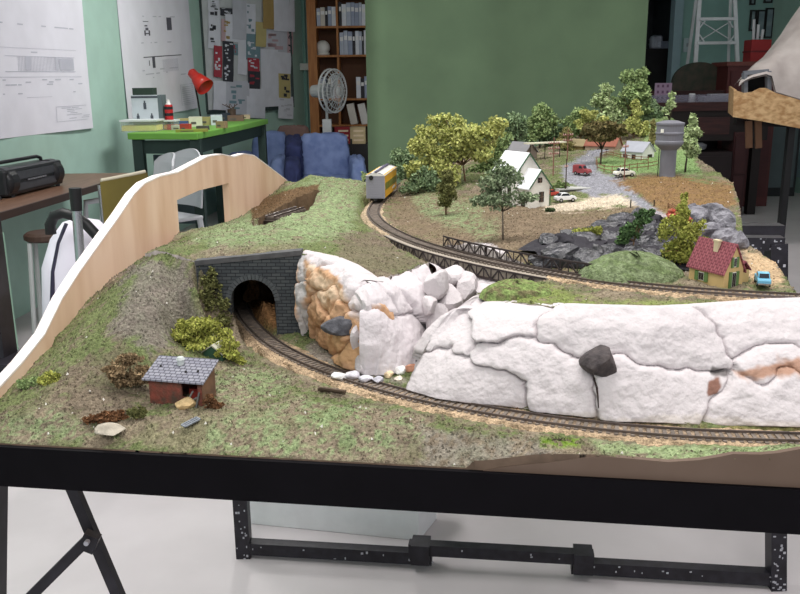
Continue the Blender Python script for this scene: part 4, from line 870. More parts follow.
LPOLY = [tuple(LQ(sL+.0, .005, 0)[:2]), tuple(LQ(sR+.0, .005, 0)[:2]), tuple(LQ(sR, .24, 0)[:2]), tuple(PZ(560, 345, 1.0)[:2]), tuple(PZ(500, 300, 1.0)[:2]), tuple(PZ(430, 285, 1.0)[:2]), tuple(PZ(380, 320, 1.0)[:2]), tuple(PZ(303, 316, 1.0)[:2]), tuple(PZ(303, 268, 1.0)[:2]), tuple(PZ(222, 268, 1.0)[:2]), tuple((pq(206, 300)-pn*.05)[:2]), tuple((pq(190, 262)-pn*.06)[:2]), tuple(PZ(165, 236, 1.106)[:2])] + [tuple(q[:2]) for q in (PJ2[0], PJ[5], PJ[3], PJ[1], PJ[0])]

C = lambda *c: np.array(lin(c))
C_GR, C_GR2, C_LG, C_DI, C_DI2, C_GY, C_DK = C(116, 124, 84), C(100, 110, 72), C(146, 162, 120), C(136, 124, 106), C(118, 106, 92), C(144, 136, 128), C(88, 78, 66)
def mixc(a, b, k): k = np.clip(k, 0, 1)[:, None]; return a*(1-k)+b*k
def paint(x, y, z, low):
    px = np.empty(len(x)); py = np.empty(len(x)); v = np.column_stack([x, y, z])-CAMP
    d = v@FW; a = (v@RT)/d; b = (v@UP)/d; px = 400+F*(a*_c+b*_s); py = 297-F*(-a*_s+b*_c)
    n1 = fbm(x, y, 14, 21); n2 = fbm(x, y, 60, 31); n3 = fbm(x, y, 260, 41, 3)
    col = mixc(np.tile(C_DI, (len(x), 1)), np.tile(C_DI2, (len(x), 1)), (n2-.4)*5)
    g = np.clip((n1*.5+n2*.35+n3*.35-.6)*7+.35, 0, 1)
    col = mixc(col, mixc(np.tile(C_GR, (len(x), 1)), np.tile(C_GR2, (len(x), 1)), (n3-.4)*5), g)
    def zone(poly, c, soft=5., k=1., cut=None):
        nonlocal col
        q = polydist(px, py, poly)+(n2-.5)*soft*3+(n3-.5)*soft*2; m = np.clip(.5-q/soft, 0, 1)*k
        if cut is not None: m = m*np.clip((n3*.6+n2*.4-cut)*9+.5, 0, 1)
        col = mixc(col, np.tile(c, (len(x), 1)), m)
    if low:
        zone([(130, 262), (185, 262), (200, 330), (150, 350), (110, 330)], C_GY*.72, 10, .8)
        zone([(60, 370), (120, 340), (150, 370), (130, 420), (70, 420)], C_DI2*.85, 10, .6)
        zone([(120, 425), (230, 395), (300, 400), (330, 440), (200, 455), (130, 445)], C_DI, 8, .6)
        zone([(205, 385), (240, 360), (300, 375), (280, 400), (230, 410)], C_LG*.85, 8, .6, .48)
        zone([(0, 388), (90, 300), (140, 275), (110, 330), (50, 395), (0, 440)], C_GR*.95, 10, .8, .46)
        zone([(0, 415), (60, 405), (100, 440), (0, 446)], C_LG*.7, 8, .75, .48)
        zone([(205, 420), (300, 395), (420, 410), (440, 450), (300, 462), (200, 452)], C_LG*.8, 10, .8, .5)
        zone([(400, 430), (480, 435), (450, 470), (380, 465)], C_DI2, 9, .6)
        zone([(420, 425), (560, 440), (560, 462), (470, 470), (420, 468)], C_GY*.85, 8, .7, .46)
        zone([(540, 437), (580, 437), (580, 447), (540, 447)], C(106, 132, 50), 4, 1, .45)
        zone([(590, 440), (680, 444), (830, 444), (830, 452), (735, 455), (670, 462), (600, 456)], C_LG*1.0, 6, .9, .4)
        zone([(425, 388), (480, 400), (520, 410), (500, 414), (440, 402)], C(122, 132, 60), 4, .9)
        zone([(640, 424), (800, 426), (800, 436), (640, 430)], C(136, 128, 80), 4, .8)
        zone([(310, 340), (380, 372), (420, 385), (360, 380), (300, 356)], C_GY, 5, .7)
        zone([(238, 262), (300, 262), (300, 328), (255, 330), (244, 310)], C(150, 112, 76), 4, 1)
    else:
        zone([(180, 234), (260, 205), (320, 170), (372, 175), (362, 200), (352, 235), (300, 246), (215, 250)], C_LG*.75, 8, .9, .4)
        zone([(270, 215), (340, 190), (355, 230), (300, 240)], C_LG*.9, 8, .8, .46)
        zone([(200, 250), (300, 240), (303, 254), (203, 264)], C_DI*.9, 5, .6)
        zone([(340, 235), (375, 232), (425, 262), (400, 275), (366, 285), (335, 265)], C_DI2*.95, 6, .7)
        zone([(380, 200), (430, 190), (560, 205), (640, 205), (640, 225), (560, 275), (470, 255), (400, 235)], C(122, 106, 88), 8, .85)
        zone([(405, 190), (450, 195), (485, 205), (480, 235), (440, 225), (420, 215)], C_LG*.75, 6, .85, .47)
        zone([(455, 222), (500, 215), (500, 240), (480, 243)], C_LG*.8, 6, .7, .5)
        zone([(545, 205), (620, 192), (645, 205), (560, 212), (545, 210)], C(206, 192, 172), 3, .9)
        zone([(600, 147), (612, 147), (596, 160), (604, 172), (625, 178), (640, 195), (668, 217), (655, 217), (622, 195), (592, 196), (565, 182), (560, 168)], C(140, 140, 147), 3, 1)
        zone([(613, 181), (640, 175), (670, 174), (733, 186), (735, 205), (690, 214), (668, 215), (642, 197), (626, 186)], C(130, 104, 76), 4, 1)
        zone([(613, 181), (640, 175), (670, 174), (733, 186), (735, 205), (690, 214), (668, 215), (642, 197), (626, 186)], C(128, 104, 66), 4, .6, .5)
        zone([(598, 172), (598, 158), (640, 150), (690, 150), (702, 174), (650, 174), (625, 176)], C(122, 146, 96), 3, 1)
        zone([(500, 285), (546, 282), (600, 300), (800, 300), (800, 306), (720, 308), (650, 312), (560, 307), (500, 302), (478, 292)], C(124, 136, 78), 4, .85, .42)
        zone([(745, 250), (775, 256), (785, 284), (750, 286)], C(190, 164, 132), 4, .9)
        zone([(640, 150), (650, 112), (678, 112), (690, 148)], C(138, 158, 108), 4, 1)
        zone([(462, 243), (488, 243), (504, 252), (512, 264), (490, 262), (466, 252)], C(206, 199, 201), 2, 1)
        zone([(652, 214), (668, 214), (700, 232), (737, 252), (728, 260), (690, 246)], C(182, 168, 170), 3, .9)
        zone(PIT, C(104, 84, 62), 1.2, 1.)
    return np.clip(col*(1+(n3[:, None]-.5)*.7), 0, 1)
M_scn = attrmat('scenic_ground', var=.5, scale=330, bump=1., bscale=260)
M_edge = mat('bare_earth_edge', (92, 76, 64), .9, var=.2, scale=60)
def sheet(poly, shp, low, res, name, skirt_z, nosk, hole=None):
    P = np.array(poly); x0, y0 = P.min(0)-res; x1, y1 = P.max(0)+res
    nx = int((x1-x0)/res)+2; ny = int((y1-y0)/res)+2
    X, Y = np.meshgrid(x0+np.arange(nx)*res, y0+np.arange(ny)*res)
    sdf = lambda a_, b_: polydist(a_, b_, poly) if hole is None else np.maximum(polydist(a_, b_, poly), -polydist(a_, b_, hole))
    d = sdf(X, Y)
    # pull the outermost points onto the outline
    near = np.abs(d) < res*.9
    for _ in range(2):
        e = res*.2; gx = (sdf(X+e, Y)-sdf(X-e, Y))/(2*e); gy = (sdf(X, Y+e)-sdf(X, Y-e))/(2*e)
        X = np.where(near, X-gx*d, X); Y = np.where(near, Y-gy*d, Y); d = np.where(near, sdf(X, Y), d)
    ok = (d < res*.35) | near
    Z = shp(X, Y); idx = -np.ones(X.shape, int); q = ok[:-1, :-1] & ok[1:, :-1] & ok[:-1, 1:] & ok[1:, 1:]
    cx = (X[:-1, :-1]+X[1:, 1:])/2; cy = (Y[:-1, :-1]+Y[1:, 1:])/2; q &= sdf(cx, cy) < 0
    use = np.zeros(X.shape, bool); use[:-1, :-1] |= q; use[1:, :-1] |= q; use[:-1, 1:] |= q; use[1:, 1:] |= q
    idx[use] = np.arange(use.sum()); xs, ys, zs = X[use], Y[use], Z[use]; jj, ii = np.nonzero(q)
    F4 = np.column_stack([idx[jj, ii], idx[jj, ii+1], idx[jj+1, ii+1], idx[jj+1, ii]])
    tint = paint(xs, ys, zs, low)
    # skirt
    from collections import Counter
    ed = {}
    for f in F4:
        for a, b in ((f[0], f[1]), (f[1], f[2]), (f[2], f[3]), (f[3], f[0])):
            k = (min(a, b), max(a, b)); ed[k] = None if k in ed else (a, b)
    vs = list(zip(xs, ys, zs)); fs = [tuple(f) for f in F4.tolist()]; mi = [0]*len(fs); low_i = {}
    for k, e in ed.items():
        if e is None: continue
        a, b = int(e[0]), int(e[1])
        if nosk((xs[a]+xs[b])/2, (ys[a]+ys[b])/2): continue
        for v_ in (a, b):
            if v_ not in low_i: low_i[v_] = len(vs); vs.append((xs[v_], ys[v_], min(skirt_z, zs[v_]-.004)))
        fs.append((a, low_i[a], low_i[b], b)); mi.append(2 if hole is not None and polydist(np.array([(xs[a]+xs[b])/2]), np.array([(ys[a]+ys[b])/2]), hole)[0] < .006 else 1)
    t = MB(); t.v = [tuple(map(float, p)) for p in vs]; t.f = fs; t.mi = mi
    tt = np.vstack([tint, np.tile(C(150, 144, 140), (len(vs)-len(tint), 1))])
    return lpart(t, name, [M_scn, M_edge if low else mat('grey_plaster_side', (146, 138, 134), .9, var=.25, scale=50, bump=.6, bscale=120), mat('brown_pit_wall', (108, 88, 66), .9, var=.25, scale=70, bump=.5, bscale=200)], tint=tt, smooth=True)
tl_, tr_ = PZ(225, 333, 1.0), PZ(308, 333, 1.0)
def near_tunnel(x, y):
    pl, pr = PZ(203, 262, 1.099), PZ(303, 252, 1.099); ab = pr[:2]-pl[:2]; tt = np.dot((x-pl[0], y-pl[1]), ab)/np.dot(ab, ab)
    q = pl[:2]+ab*min(1, max(0, tt)); return math.hypot(x-q[0], y-q[1]) < .03
sheet(LPOLY, shape_low, True, .0032, 'lower_ground', .967, lambda x, y: y > .95)
sheet(UPOLY, shape_up, False, .004, 'upper_ground', .99, near_tunnel, [tuple(q) for q in PITW])

# ------------------------------------------------------------------ scattered turf and grit
def scatter(name, n, polyW, fz, low, size, seed, parent=None):
    r = np.random.default_rng(seed); P = np.array(polyW); out = []
    while len(out) < n:
        q = r.random((n, 2))*(P.max(0)-P.min(0))+P.min(0); q = q[inpoly(q[:, 0], q[:, 1], polyW)]; q = q[trackdist(q[:, 0], q[:, 1], track_lo if low else track_up) > .03]; ROADW = [tuple(PY(*v)[:2]) for v in ((612, 147, 1.95), (596, 160, 1.76), (604, 172, 1.62), (625, 178, 1.5), (640, 195, 1.36), (667, 216, 1.22), (655, 217, 1.22), (622, 195, 1.4), (592, 196, 1.42), (565, 182, 1.55), (560, 168, 1.68))]; q = q if low else q[polydist(q[:, 0], q[:, 1], ROADW) > 0]; q = q if low else q[polydist(q[:, 0], q[:, 1], [tuple(v) for v in PITW]) > .002]; out += q.tolist()
    q = np.array(out[:n]); z = fz(q[:, 0], q[:, 1]); col = paint(q[:, 0], q[:, 1], z, low)*(.5+r.random((n, 1))*1.05)
    white = r.random(n) < .006; col[white] = C(226, 222, 214)
    s = size*(.5+r.random(n)*1.1); t = MB(); V = np.empty((n, 4, 3)); B = np.column_stack([q, z])
    an = r.random(n)*6.28
    for k in range(3):
        V[:, k, 0] = B[:, 0]+np.cos(an+k*2.094)*s; V[:, k, 1] = B[:, 1]+np.sin(an+k*2.094)*s; V[:, k, 2] = B[:, 2]-s*.3
    V[:, 3] = B; V[:, 3, 2] += s*1.0; V[:, 3, 0] += (r.random(n)-.5)*s
    t.v = [tuple(p) for p in V.reshape(-1, 3).tolist()]; i = np.arange(n)*4
    t.f = np.concatenate([np.column_stack([i, i+1, i+3]), np.column_stack([i+1, i+2, i+3]), np.column_stack([i+2, i, i+3])]).tolist(); t.f = [tuple(f) for f in t.f]; t.mi = [0]*len(t.f)
    o = lpart(t, name, attrmat('turf_crumb', var=.2, bump=0), tint=np.clip(np.repeat(col, 4, 0), 0, 1)); o['kind'] = 'stuff'; return o
scatter('scattered_turf', 26000, LPOLY, shape_low, True, .0013, 1)
scatter('scattered_grit', 24000, UPOLY, shape_up, False, .0012, 2)

# ------------------------------------------------------------------ tracks
def resample(P, step):
    P = np.array(P); # Catmull-Rom through the points, then even spacing
    E_ = np.vstack([2*P[0]-P[1], P, 2*P[-1]-P[-2]]); out = []
    for i in range(1, len(E_)-2):
        for u in np.linspace(0, 1, 24, endpoint=False):
            a, b, c, d = E_[i-1:i+3]; out.append(.5*((2*b)+(-a+c)*u+(2*a-5*b+4*c-d)*u*u+(-a+3*b-3*c+d)*u**3))
    out.append(E_[-2]); out = np.array(out)
    for _ in range(3): out[30:-30] = (out[:-60]*0 + np.array([np.convolve(out[:, k], np.ones(61)/61, 'valid') for k in range(3)]).T) if len(out) > 61 else out[30:-30]
    L_ = np.concatenate([[0], np.cumsum(np.linalg.norm(np.diff(out, axis=0), axis=1))]); n = int(L_[-1]/step)
    s = np.linspace(0, L_[-1], n); return np.column_stack([np.interp(s, L_, out[:, k]) for k in range(3)])
def frames(Q):
    T_ = np.gradient(Q, axis=0); T_[:, 2] = 0; T_ /= np.linalg.norm(T_, axis=1)[:, None]; return T_, np.column_stack([-T_[:, 1], T_[:, 0], np.zeros(len(T_))])
GA = .0165; M_rail = mat('steel_rail', (104, 94, 90), .35, metal=.5, var=.1, scale=60); M_slp = mat('weathered_sleepers', (116, 106, 98), .85, var=.25, scale=120)
M_bal = attrmat('ballast_stones', var=.55, scale=520, bump=1., bscale=420)
def ribbon(t, Q, N, prof, mi=0):
    """sweep a profile of (sideways, up) along Q"""
    k = len(prof); vs = []
    for q, n in zip(Q, N):
        for s, u in prof: vs.append(q+n*s+np.array([0, 0, u]))
    fs = [(i*k+j, (i+1)*k+j, (i+1)*k+(j+1) % k, i*k+(j+1) % k) for i in range(len(Q)-1) for j in range(k)]
    fs += [tuple(range(k-1, -1, -1)), tuple(range((len(Q)-1)*k, len(Q)*k))]; return t.add(vs, fs, mi)
def track(name, pts, z, label, ballast=None, bw=(.022, .022), bcol=C(176, 146, 112), bspan=None, step=.004):
    P = [np.array([p[0], p[1], z]) for p in pts]; Q = resample(P, step); T_, N = frames(Q)
    m = Q[len(Q)//2]; e = empty(name, m, 0, label, 'railway track'); O = m
    for sg in (-1, 1):
        t = MB(); ribbon(t, Q-O, N, [(sg*GA/2-.0006, -.0022), (sg*GA/2+.0006, -.0022), (sg*GA/2+.0006, 0), (sg*GA/2-.0006, 0)]); t.build('rail', M_rail, e)
    S = resample(P, .0068); TS, NS = frames(S); t = MB()
    for q, tt, n in zip(S, TS, NS): t.bar(q-n*.0118-O-(0, 0, .0032), q+n*.0118-O-(0, 0, .0032), .0034, .0018)
    t.build('sleepers', M_slp, e)
    spans = bspan or [(0, len(Q))]
    for a, b in spans:
        R = Q[a:b]; NN = N[a:b]; t = MB(); k = 17; r = np.random.default_rng(5); vs = []; tin = []
        for i in range(len(R)):
            for j in range(k):
                u = -1+2*j/(k-1); wd = bw[0] if u < 0 else bw[1]; wd *= 1+.12*math.sin(i*.35+j)+.1*r.random()
                h = -.0034 if abs(u) < .62 else -.0034-.010*((abs(u)-.62)/.38)
                vs.append(R[i]-O+NN[i]*u*wd+np.array([0, 0, h+r.uniform(-.0006, .0008)])); c = bcol*(.6+.75*r.random()); 
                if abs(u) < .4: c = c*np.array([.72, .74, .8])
                tin.append(c)
        t.add(vs, [(i*k+j, (i+1)*k+j, (i+1)*k+j+1, i*k+j+1) for i in range(len(R)-1) for j in range(k-1)])
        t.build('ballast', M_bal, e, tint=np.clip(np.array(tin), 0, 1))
    return Q, N, T_, e
QL, NL, TLn, trk1 = track('railway_track', track_lo, ZL, 'curved railway track running from the tunnel along the foot of the white cliff', bw=(.026, .03), bcol=C(184, 160, 132))
QU, NU, TUn, trk2 = track('railway_track', track_up, ZU, 'upper railway track curving from the yellow wagon over the truss bridge', bspan=[(0, 1)], bcol=C(178, 150, 114))
for ch in list(trk2.children):
    if ch.name.startswith('ballast'): D.objects.remove(ch)
pxU = np.array([proj(q)[0] for q in QU]); pyU = np.array([proj(q)[1] for q in QU])
iA = int(np.argmin(np.abs(pxU-394)+np.abs(pyU-236)*2)); iB = int(np.argmin(np.abs(pxU-560)+np.abs(pyU-277)))
def ballast(R, NN, e, O, bcol):
    t = MB(); k = 17; r = np.random.default_rng(6); vs = []; tin = []
    for i in range(len(R)):
        for j in range(k):
            u = -1+2*j/(k-1); wd = .024*(1+.1*math.sin(i*.35+j)+.1*r.random()); h = -.0034 if abs(u) < .62 else -.0034-.010*((abs(u)-.62)/.38)
            vs.append(R[i]-O+NN[i]*u*wd+np.array([0, 0, h+r.uniform(-.0006, .0008)])); c = bcol*(.6+.75*r.random())
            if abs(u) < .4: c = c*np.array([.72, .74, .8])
            tin.append(c)
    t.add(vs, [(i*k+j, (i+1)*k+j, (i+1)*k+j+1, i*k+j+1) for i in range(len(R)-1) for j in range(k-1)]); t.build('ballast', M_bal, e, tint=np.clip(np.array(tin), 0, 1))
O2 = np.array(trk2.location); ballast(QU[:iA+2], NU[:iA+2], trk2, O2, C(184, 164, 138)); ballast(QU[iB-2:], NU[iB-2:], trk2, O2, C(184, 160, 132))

# ------------------------------------------------------------------ truss bridge
nearsg = -1 if np.dot(NU[iA], CAMP-QU[iA]) < 0 else 1
bm0 = QU[(iA+iB)//2]; br = empty('truss_bridge', bm0-(0, 0, .02), 0, 'dark steel truss bridge carrying the upper track over the gap in the white rocks', 'bridge'); OB = np.array(br.location)
M_st = mat('dark_bridge_steel', (58, 50, 50), .55, var=.15, scale=80); M_rst = mat('rusty_girder', (74, 44, 36), .6, var=.2, scale=60)
def truss(i0, i1, side, z0, z1, nm):
    t = MB(); R = QU[i0:i1]-OB; Nn = NU[i0:i1]
    for z in (z0, z1): ribbon(t, R, Nn, [(side-.0009, z-.001), (side+.0009, z-.001), (side+.0009, z+.001), (side-.0009, z+.001)])
    st = 3; ks = list(range(0, len(R)-st, st))
    for n, k in enumerate(ks):
        a, b = R[k]+Nn[k]*side, R[k+st]+Nn[k+st]*side
        t.bar(a+(0, 0, z0), a+(0, 0, z1), .0012, .0012)
        a, b = (a+np.array([0, 0, z0]), b+np.array([0, 0, z1])) if n % 2 == 0 else (a+np.array([0, 0, z1]), b+np.array([0, 0, z0])); t.bar(a, b, .0014, .0014)
    return t.build(nm, M_st, br)
jA = int(np.argmin(np.abs(pxU-432)+np.abs(pyU-249))); jB = int(np.argmin(np.abs(pxU-590)+np.abs(pyU-281)))
truss(iA, iB, nearsg*.0215, -.0185, -.0045, 'near_truss'); truss(jA, jB, -nearsg*.0185, -.003, .0105, 'far_truss')
t = MB(); ribbon(t, QU[iA:iB]-OB, NU[iA:iB], [(-.0185, -.0175), (.0185, -.0175), (.0185, -.0042), (-.0185, -.0042)]); t.build('deck', mat('pale_deck', (158, 148, 136), .85, var=.12, scale=90), br)
gA = int(np.argmin(np.abs(pxU-425)+np.abs(pyU-247))); gB = int(np.argmin(np.abs(pxU-515)+np.abs(pyU-269)))
t = MB(); ribbon(t, QU[gA:gB]-OB, NU[gA:gB], [(-.018, -.031), (.018, -.031), (.018, -.0175), (-.018, -.0175)]); t.build('girder', M_rst, br)

# ------------------------------------------------------------------ tunnel portal
por = empty('tunnel_portal', (pL+pR)/2-(0, 0, .006), math.atan2(pd[1], pd[0]), 'dark grey stone tunnel portal with an arched mouth in the left hill', 'tunnel portal')
Rp = Matrix.Rotation(-math.atan2(pd[1], pd[0]), 3, 'Z'); lp = lambda p: Rp @ Vector(np.asarray(p)-np.array(por.location))
tlq, trq = lp(pq(201, 262.5)), lp(pq(302, 252.5)); a0, a1 = lp(pq(233, 332)), lp(pq(277, 332)); ac = lp(pq(258, 279)); hw = (a1.x-a0.x)/2; cx = (a0.x+a1.x)/2; zs = ac.z-hw
th = .012; x0, x1 = -W/2, W/2; ztop = lambda x: tlq.z+(trq.z-tlq.z)*(x-tlq.x)/(trq.x-tlq.x)
arc = [(cx-hw, 0.)]+[(cx-hw*math.cos(PI*i/20), zs+hw*math.sin(PI*i/20)) for i in range(21)]+[(cx+hw, 0.)]
M_por = brickmat('portal_stone', (66, 70, 74), (82, 86, 88), (44, 47, 52), .011, .0042, rot=(PI/2, 0, 0), msize=.1, bump=1.)
t = MB(); n = len(arc); fr = [(x, -0.0, z) for x, z in arc]; up = [(x0 if i == 0 else x1 if i == n-1 else x0+(x1-x0)*i/(n-1), 0., 0.) for i in range(n)]
tp = []
for i, (x, z) in enumerate(arc):
    if i <= 1: tp.append((x0, 0., 0. if i == 0 else ztop(x0)))
    elif i >= n-2: tp.append((x1, 0., 0. if i == n-1 else ztop(x1)))
    else: xx = x0+(x1-x0)*(i-1)/(n-3); tp.append((xx, 0., ztop(xx)))
vs = fr+tp+[(x, th, z) for x, y, z in fr]+[(x, th, z) for x, y, z in tp]
fs = []
for i in range(n-1): fs += [(i, i+1, n+i+1, n+i), (2*n+i, 3*n+i, 3*n+i+1, 2*n+i+1), (i, 2*n+i, 2*n+i+1, i+1), (n+i, n+i+1, 3*n+i+1, 3*n+i)]
fs += [(0, n, 3*n, 2*n), (n-1, 2*n+n-1, 3*n+n-1, n+n-1)]
t.add(vs, fs); t.build('face_wall', M_por, por)
t = MB()
for i in range(1, 21):
    an0, an1 = PI*(i-1)/20, PI*i/20-.02; q = [(cx-r_*math.cos(a_), -.0022, zs+r_*math.sin(a_)) for r_, a_ in ((hw-.0005, an0), (hw+.006, an0), (hw+.006, an1), (hw-.0005, an1))]; t.prism(q, (0, .006, 0))
t.build('arch_ring', mat('arch_stone', (80, 84, 87), .85, var=.15, scale=150), por)
t = MB(); t.prism([(x0-.001, -.002, ztop(x0)-.003), (x1+.001, -.002, ztop(x1)-.003), (x1+.001, -.002, ztop(x1)+.003), (x0-.001, -.002, ztop(x0)+.003)], (0, th+.004, 0)); t.build('coping', mat('coping_stone', (84, 84, 86), .85, var=.15, scale=120), por)
t = MB()
for sg, y1 in ((1, .055),): t.prism([(cx+hw, 0.001, 0), (cx+hw+.004, .001, 0), (cx+hw+.004-.012, y1, 0), (cx+hw-.012, y1, 0)], (0, 0, zs+hw*.72)); 
t.build('inner_wall', mat('tunnel_inner_stone', (58, 56, 56), .9, var=.25, scale=120), por)
# tunnel back bank, seen through the mouth
t = MB(); r = random.Random(2); vs = []; nn, mm = 16, 10
for i in range(nn):
    for j in range(mm):
        u = i/(nn-1); v_ = j/(mm-1); b = PZ(236+34*u, 306-8*u, 1.0); a = b+BD*.03+FD*(.02*v_); vs.append(a+np.array([r.uniform(-.002, .002), .02*v_+r.uniform(-.003, .003), -.003+.085*v_]))
t.add(vs, [(i*mm+j, (i+1)*mm+j, (i+1)*mm+j+1, i*mm+j+1) for i in range(nn-1) for j in range(mm-1)]); lpart(t, 'tunnel_bank', attrmat('tunnel_rubble', var=.5, scale=300, bscale=200), tint=C(150, 116, 84))
# track glimpsed in the pit
t = MB(); q0, q1 = PZ(270, 216.5, 1.079), PZ(300, 207, 1.079); tdir = (q1-q0)/np.linalg.norm(q1-q0); tn = np.array([-tdir[1], tdir[0], 0])
e = empty('hidden_track', (q0+q1)/2, 0, 'short piece of track lying in the brown pit on the left hill', 'railway track'); O = np.array(e.location)
for sg in (-1, 1): t = MB(); t.bar(q0+tn*sg*.008-O, q1+tn*sg*.008-O, .0015, .003); t.build('rail', M_rail, e)
t = MB()
for k in range(9): c_ = q0+(q1-q0)*(k+.5)/9-O-np.array([0, 0, .003]); t.bar(c_-tn*.014, c_+tn*.014, .004, .003)
t.build('sleepers', M_slp, e)
t = MB(); cW = np.mean(np.array(PITW), 0); ringp = []
for k in range(len(PITW)):
    a_, b_ = np.array(PITW[k]), np.array(PITW[(k+1) % len(PITW)])
    for u in np.linspace(0, 1, 8, endpoint=False): p_ = a_*(1-u)+b_*u; ringp.append(p_+(cW-p_)/np.linalg.norm(cW-p_)*.0035)
ringp = np.array(ringp); ringp = (ringp+np.roll(ringp, 1, 0)+np.roll(ringp, -1, 0))/3; zt_r = shape_up(ringp[:, 0], ringp[:, 1])-.0012; nR = len(ringp); rr_ = random.Random(8)
vs = [(p_[0], p_[1], z_) for p_, z_ in zip(ringp, zt_r)]+[(p_[0]+rr_.uniform(-.001, .001), p_[1]+rr_.uniform(-.001, .001), 1.04) for p_ in ringp]
t.add(vs, [(k, (k+1) % nR, nR+(k+1) % nR, nR+k) for k in range(nR)]); lpart(t, 'pit_lining', mat('brown_pit_lining', (112, 92, 70), .9, var=.2, scale=60, bump=.6, bscale=160), smooth=True)
t = MB(); t.prism([q0-tn*.016-tdir*.01-(0, 0, .006), q1-tn*.016-(0, 0, .006), q1+tn*.016-(0, 0, .006), q0+tn*.016-tdir*.01-(0, 0, .006)], (0, 0, -.006)); o = lpart(t, 'pit_floor_board', mat('dark_pit_board', (52, 42, 34), .9, var=.2, scale=60))

# ------------------------------------------------------------------ rock faces
from mathutils import noise as mn
mn.seed_set(5)
def polyline(P, n):
    P = np.array(P); L_ = np.concatenate([[0], np.cumsum(np.linalg.norm(np.diff(P, axis=0), axis=1))]); s = np.linspace(0, L_[-1], n); return np.column_stack([np.interp(s, L_, P[:, k]) for k in range(3)])
ROCK = {}
def onrock(name, x, y):
    px, py, S_ = ROCK[name]; return S_[int(np.argmin((px-x)**2+(py-y)**2))]
def rockface(name, bot, top, nc, nr, seeds, amp, crack, base, zones=(), cw=.0016, bulge=.008, lipz=.0, mname='plaster_rock', noise_amp=.003):
    Bp = polyline([PZ(*q) for q in bot], nc); Tp = polyline([PZ(*q) for q in top], nc)
    S = np.zeros((nc, nr, 3)); T_ = np.gradient((Bp+Tp)/2, axis=0); T_[:, 2] = 0; T_ /= np.linalg.norm(T_, axis=1)[:, None]; Nn = np.column_stack([T_[:, 1], -T_[:, 0], np.zeros(nc)])
    for j in range(nr):
        v = min(1, j/(nr-4)); tk = max(0, j-(nr-4))
        S[:, j] = Bp*(1-v)+Tp*v + Nn*(bulge*math.sin(PI*v)**.8 if v < 1 else 0) - Nn*(.007*tk + .014*max(0, (v-.84)/.16)**1.6) - np.array([0, 0, .001*tk])
    flat = S.reshape(-1, 3); v = flat-CAMP; d = v@FW; a = (v@RT)/d; b = (v@UP)/d; px = 400+F*(a*_c+b*_s); py = 297-F*(-a*_s+b*_c)
    gid = np.array([s[2] if len(s) > 2 else i for i, s in enumerate(seeds)]); sd = []
    for s in seeds:
        k = int(np.argmin((px-s[0])**2+(py-s[1])**2)); sd.append(flat[k])
    sd = np.array(sd)
    wv = np.array([mn.noise_vector(Vector(p*20)) for p in flat])*.018+np.array([mn.noise_vector(Vector(p*90)) for p in flat])*.0035
    q = flat+wv; sc = np.array([.8, .8, 1.25]); dd = np.linalg.norm((q[:, None]-sd[None])*sc, axis=2); ng = gid.max()+1; gd = np.stack([dd[:, gid == g].min(1) for g in range(ng)], 1); o = np.argsort(gd, axis=1); F1 = np.take_along_axis(gd, o[:, :1], 1)[:, 0]; F2 = np.take_along_axis(gd, o[:, 1:2], 1)[:, 0]; cid = o[:, 0]; sd = np.array([sd[gid == g].mean(0) for g in range(ng)])
    rr = np.random.default_rng(len(seeds)); tilt = rr.normal(size=(len(sd), 3))*.11; lift = rr.random(len(sd))*amp*.5
    rel = flat-sd[cid]; h = lift[cid]+amp*.6*np.clip((F2-F1)/.011, 0, 1)**.5+np.sum(rel*tilt[cid], 1)
    e = (F2-F1); h -= crack*np.exp(-(e/cw)**1.5)
    h += np.array([mn.fractal(Vector(p*70), 1., 2., 5)*noise_amp + abs(mn.noise(Vector(p*38)))*noise_amp*1.5 for p in flat])
    edge = np.ones(nr); edge[-5:] = (.8, .6, .4, .1, 0); edge[:2] = (.2, .6)
    NN = np.repeat(Nn[:, None], nr, 1).copy(); vz = np.linspace(0, 1, nr)**2*.75; NN[:, :, 2] = vz[None]; NN /= np.linalg.norm(NN, axis=2)[..., None]
    Sd = S+NN*(h.reshape(nc, nr)*edge[None])[..., None]
    tin = np.tile(base, (len(flat), 1))
    n2 = np.array([mn.noise(Vector(p*60)) for p in flat]); n3 = np.array([mn.noise(Vector(p*170)) for p in flat])
    for poly, c, soft, k in zones:
        dq = polydist(px, py, poly)+n2*soft*1.2+n3*soft*.7; tin = mixc(tin, np.tile(c, (len(flat), 1)), np.clip(.5-dq/soft, 0, 1)*k)
    ROCK[name] = (px, py, Sd.reshape(-1, 3))
    t = MB(); t.v = [tuple(p) for p in Sd.reshape(-1, 3).tolist()]; t.f = [(i*nr+j, (i+1)*nr+j, (i+1)*nr+j+1, i*nr+j+1) for i in range(nc-1) for j in range(nr-1)]; t.mi = [0]*len(t.f)
    return lpart(t, name, attrmat(mname, rough=.8, var=.05, scale=160, bump=.35, bscale=220, spec=.25), tint=tin, smooth=True)
WH = C(202, 195, 197); TAN = C(192, 152, 118); TAN2 = C(176, 132, 94); DST = C(70, 64, 62); LTAN = C(222, 196, 168); RST = C(158, 110, 76)
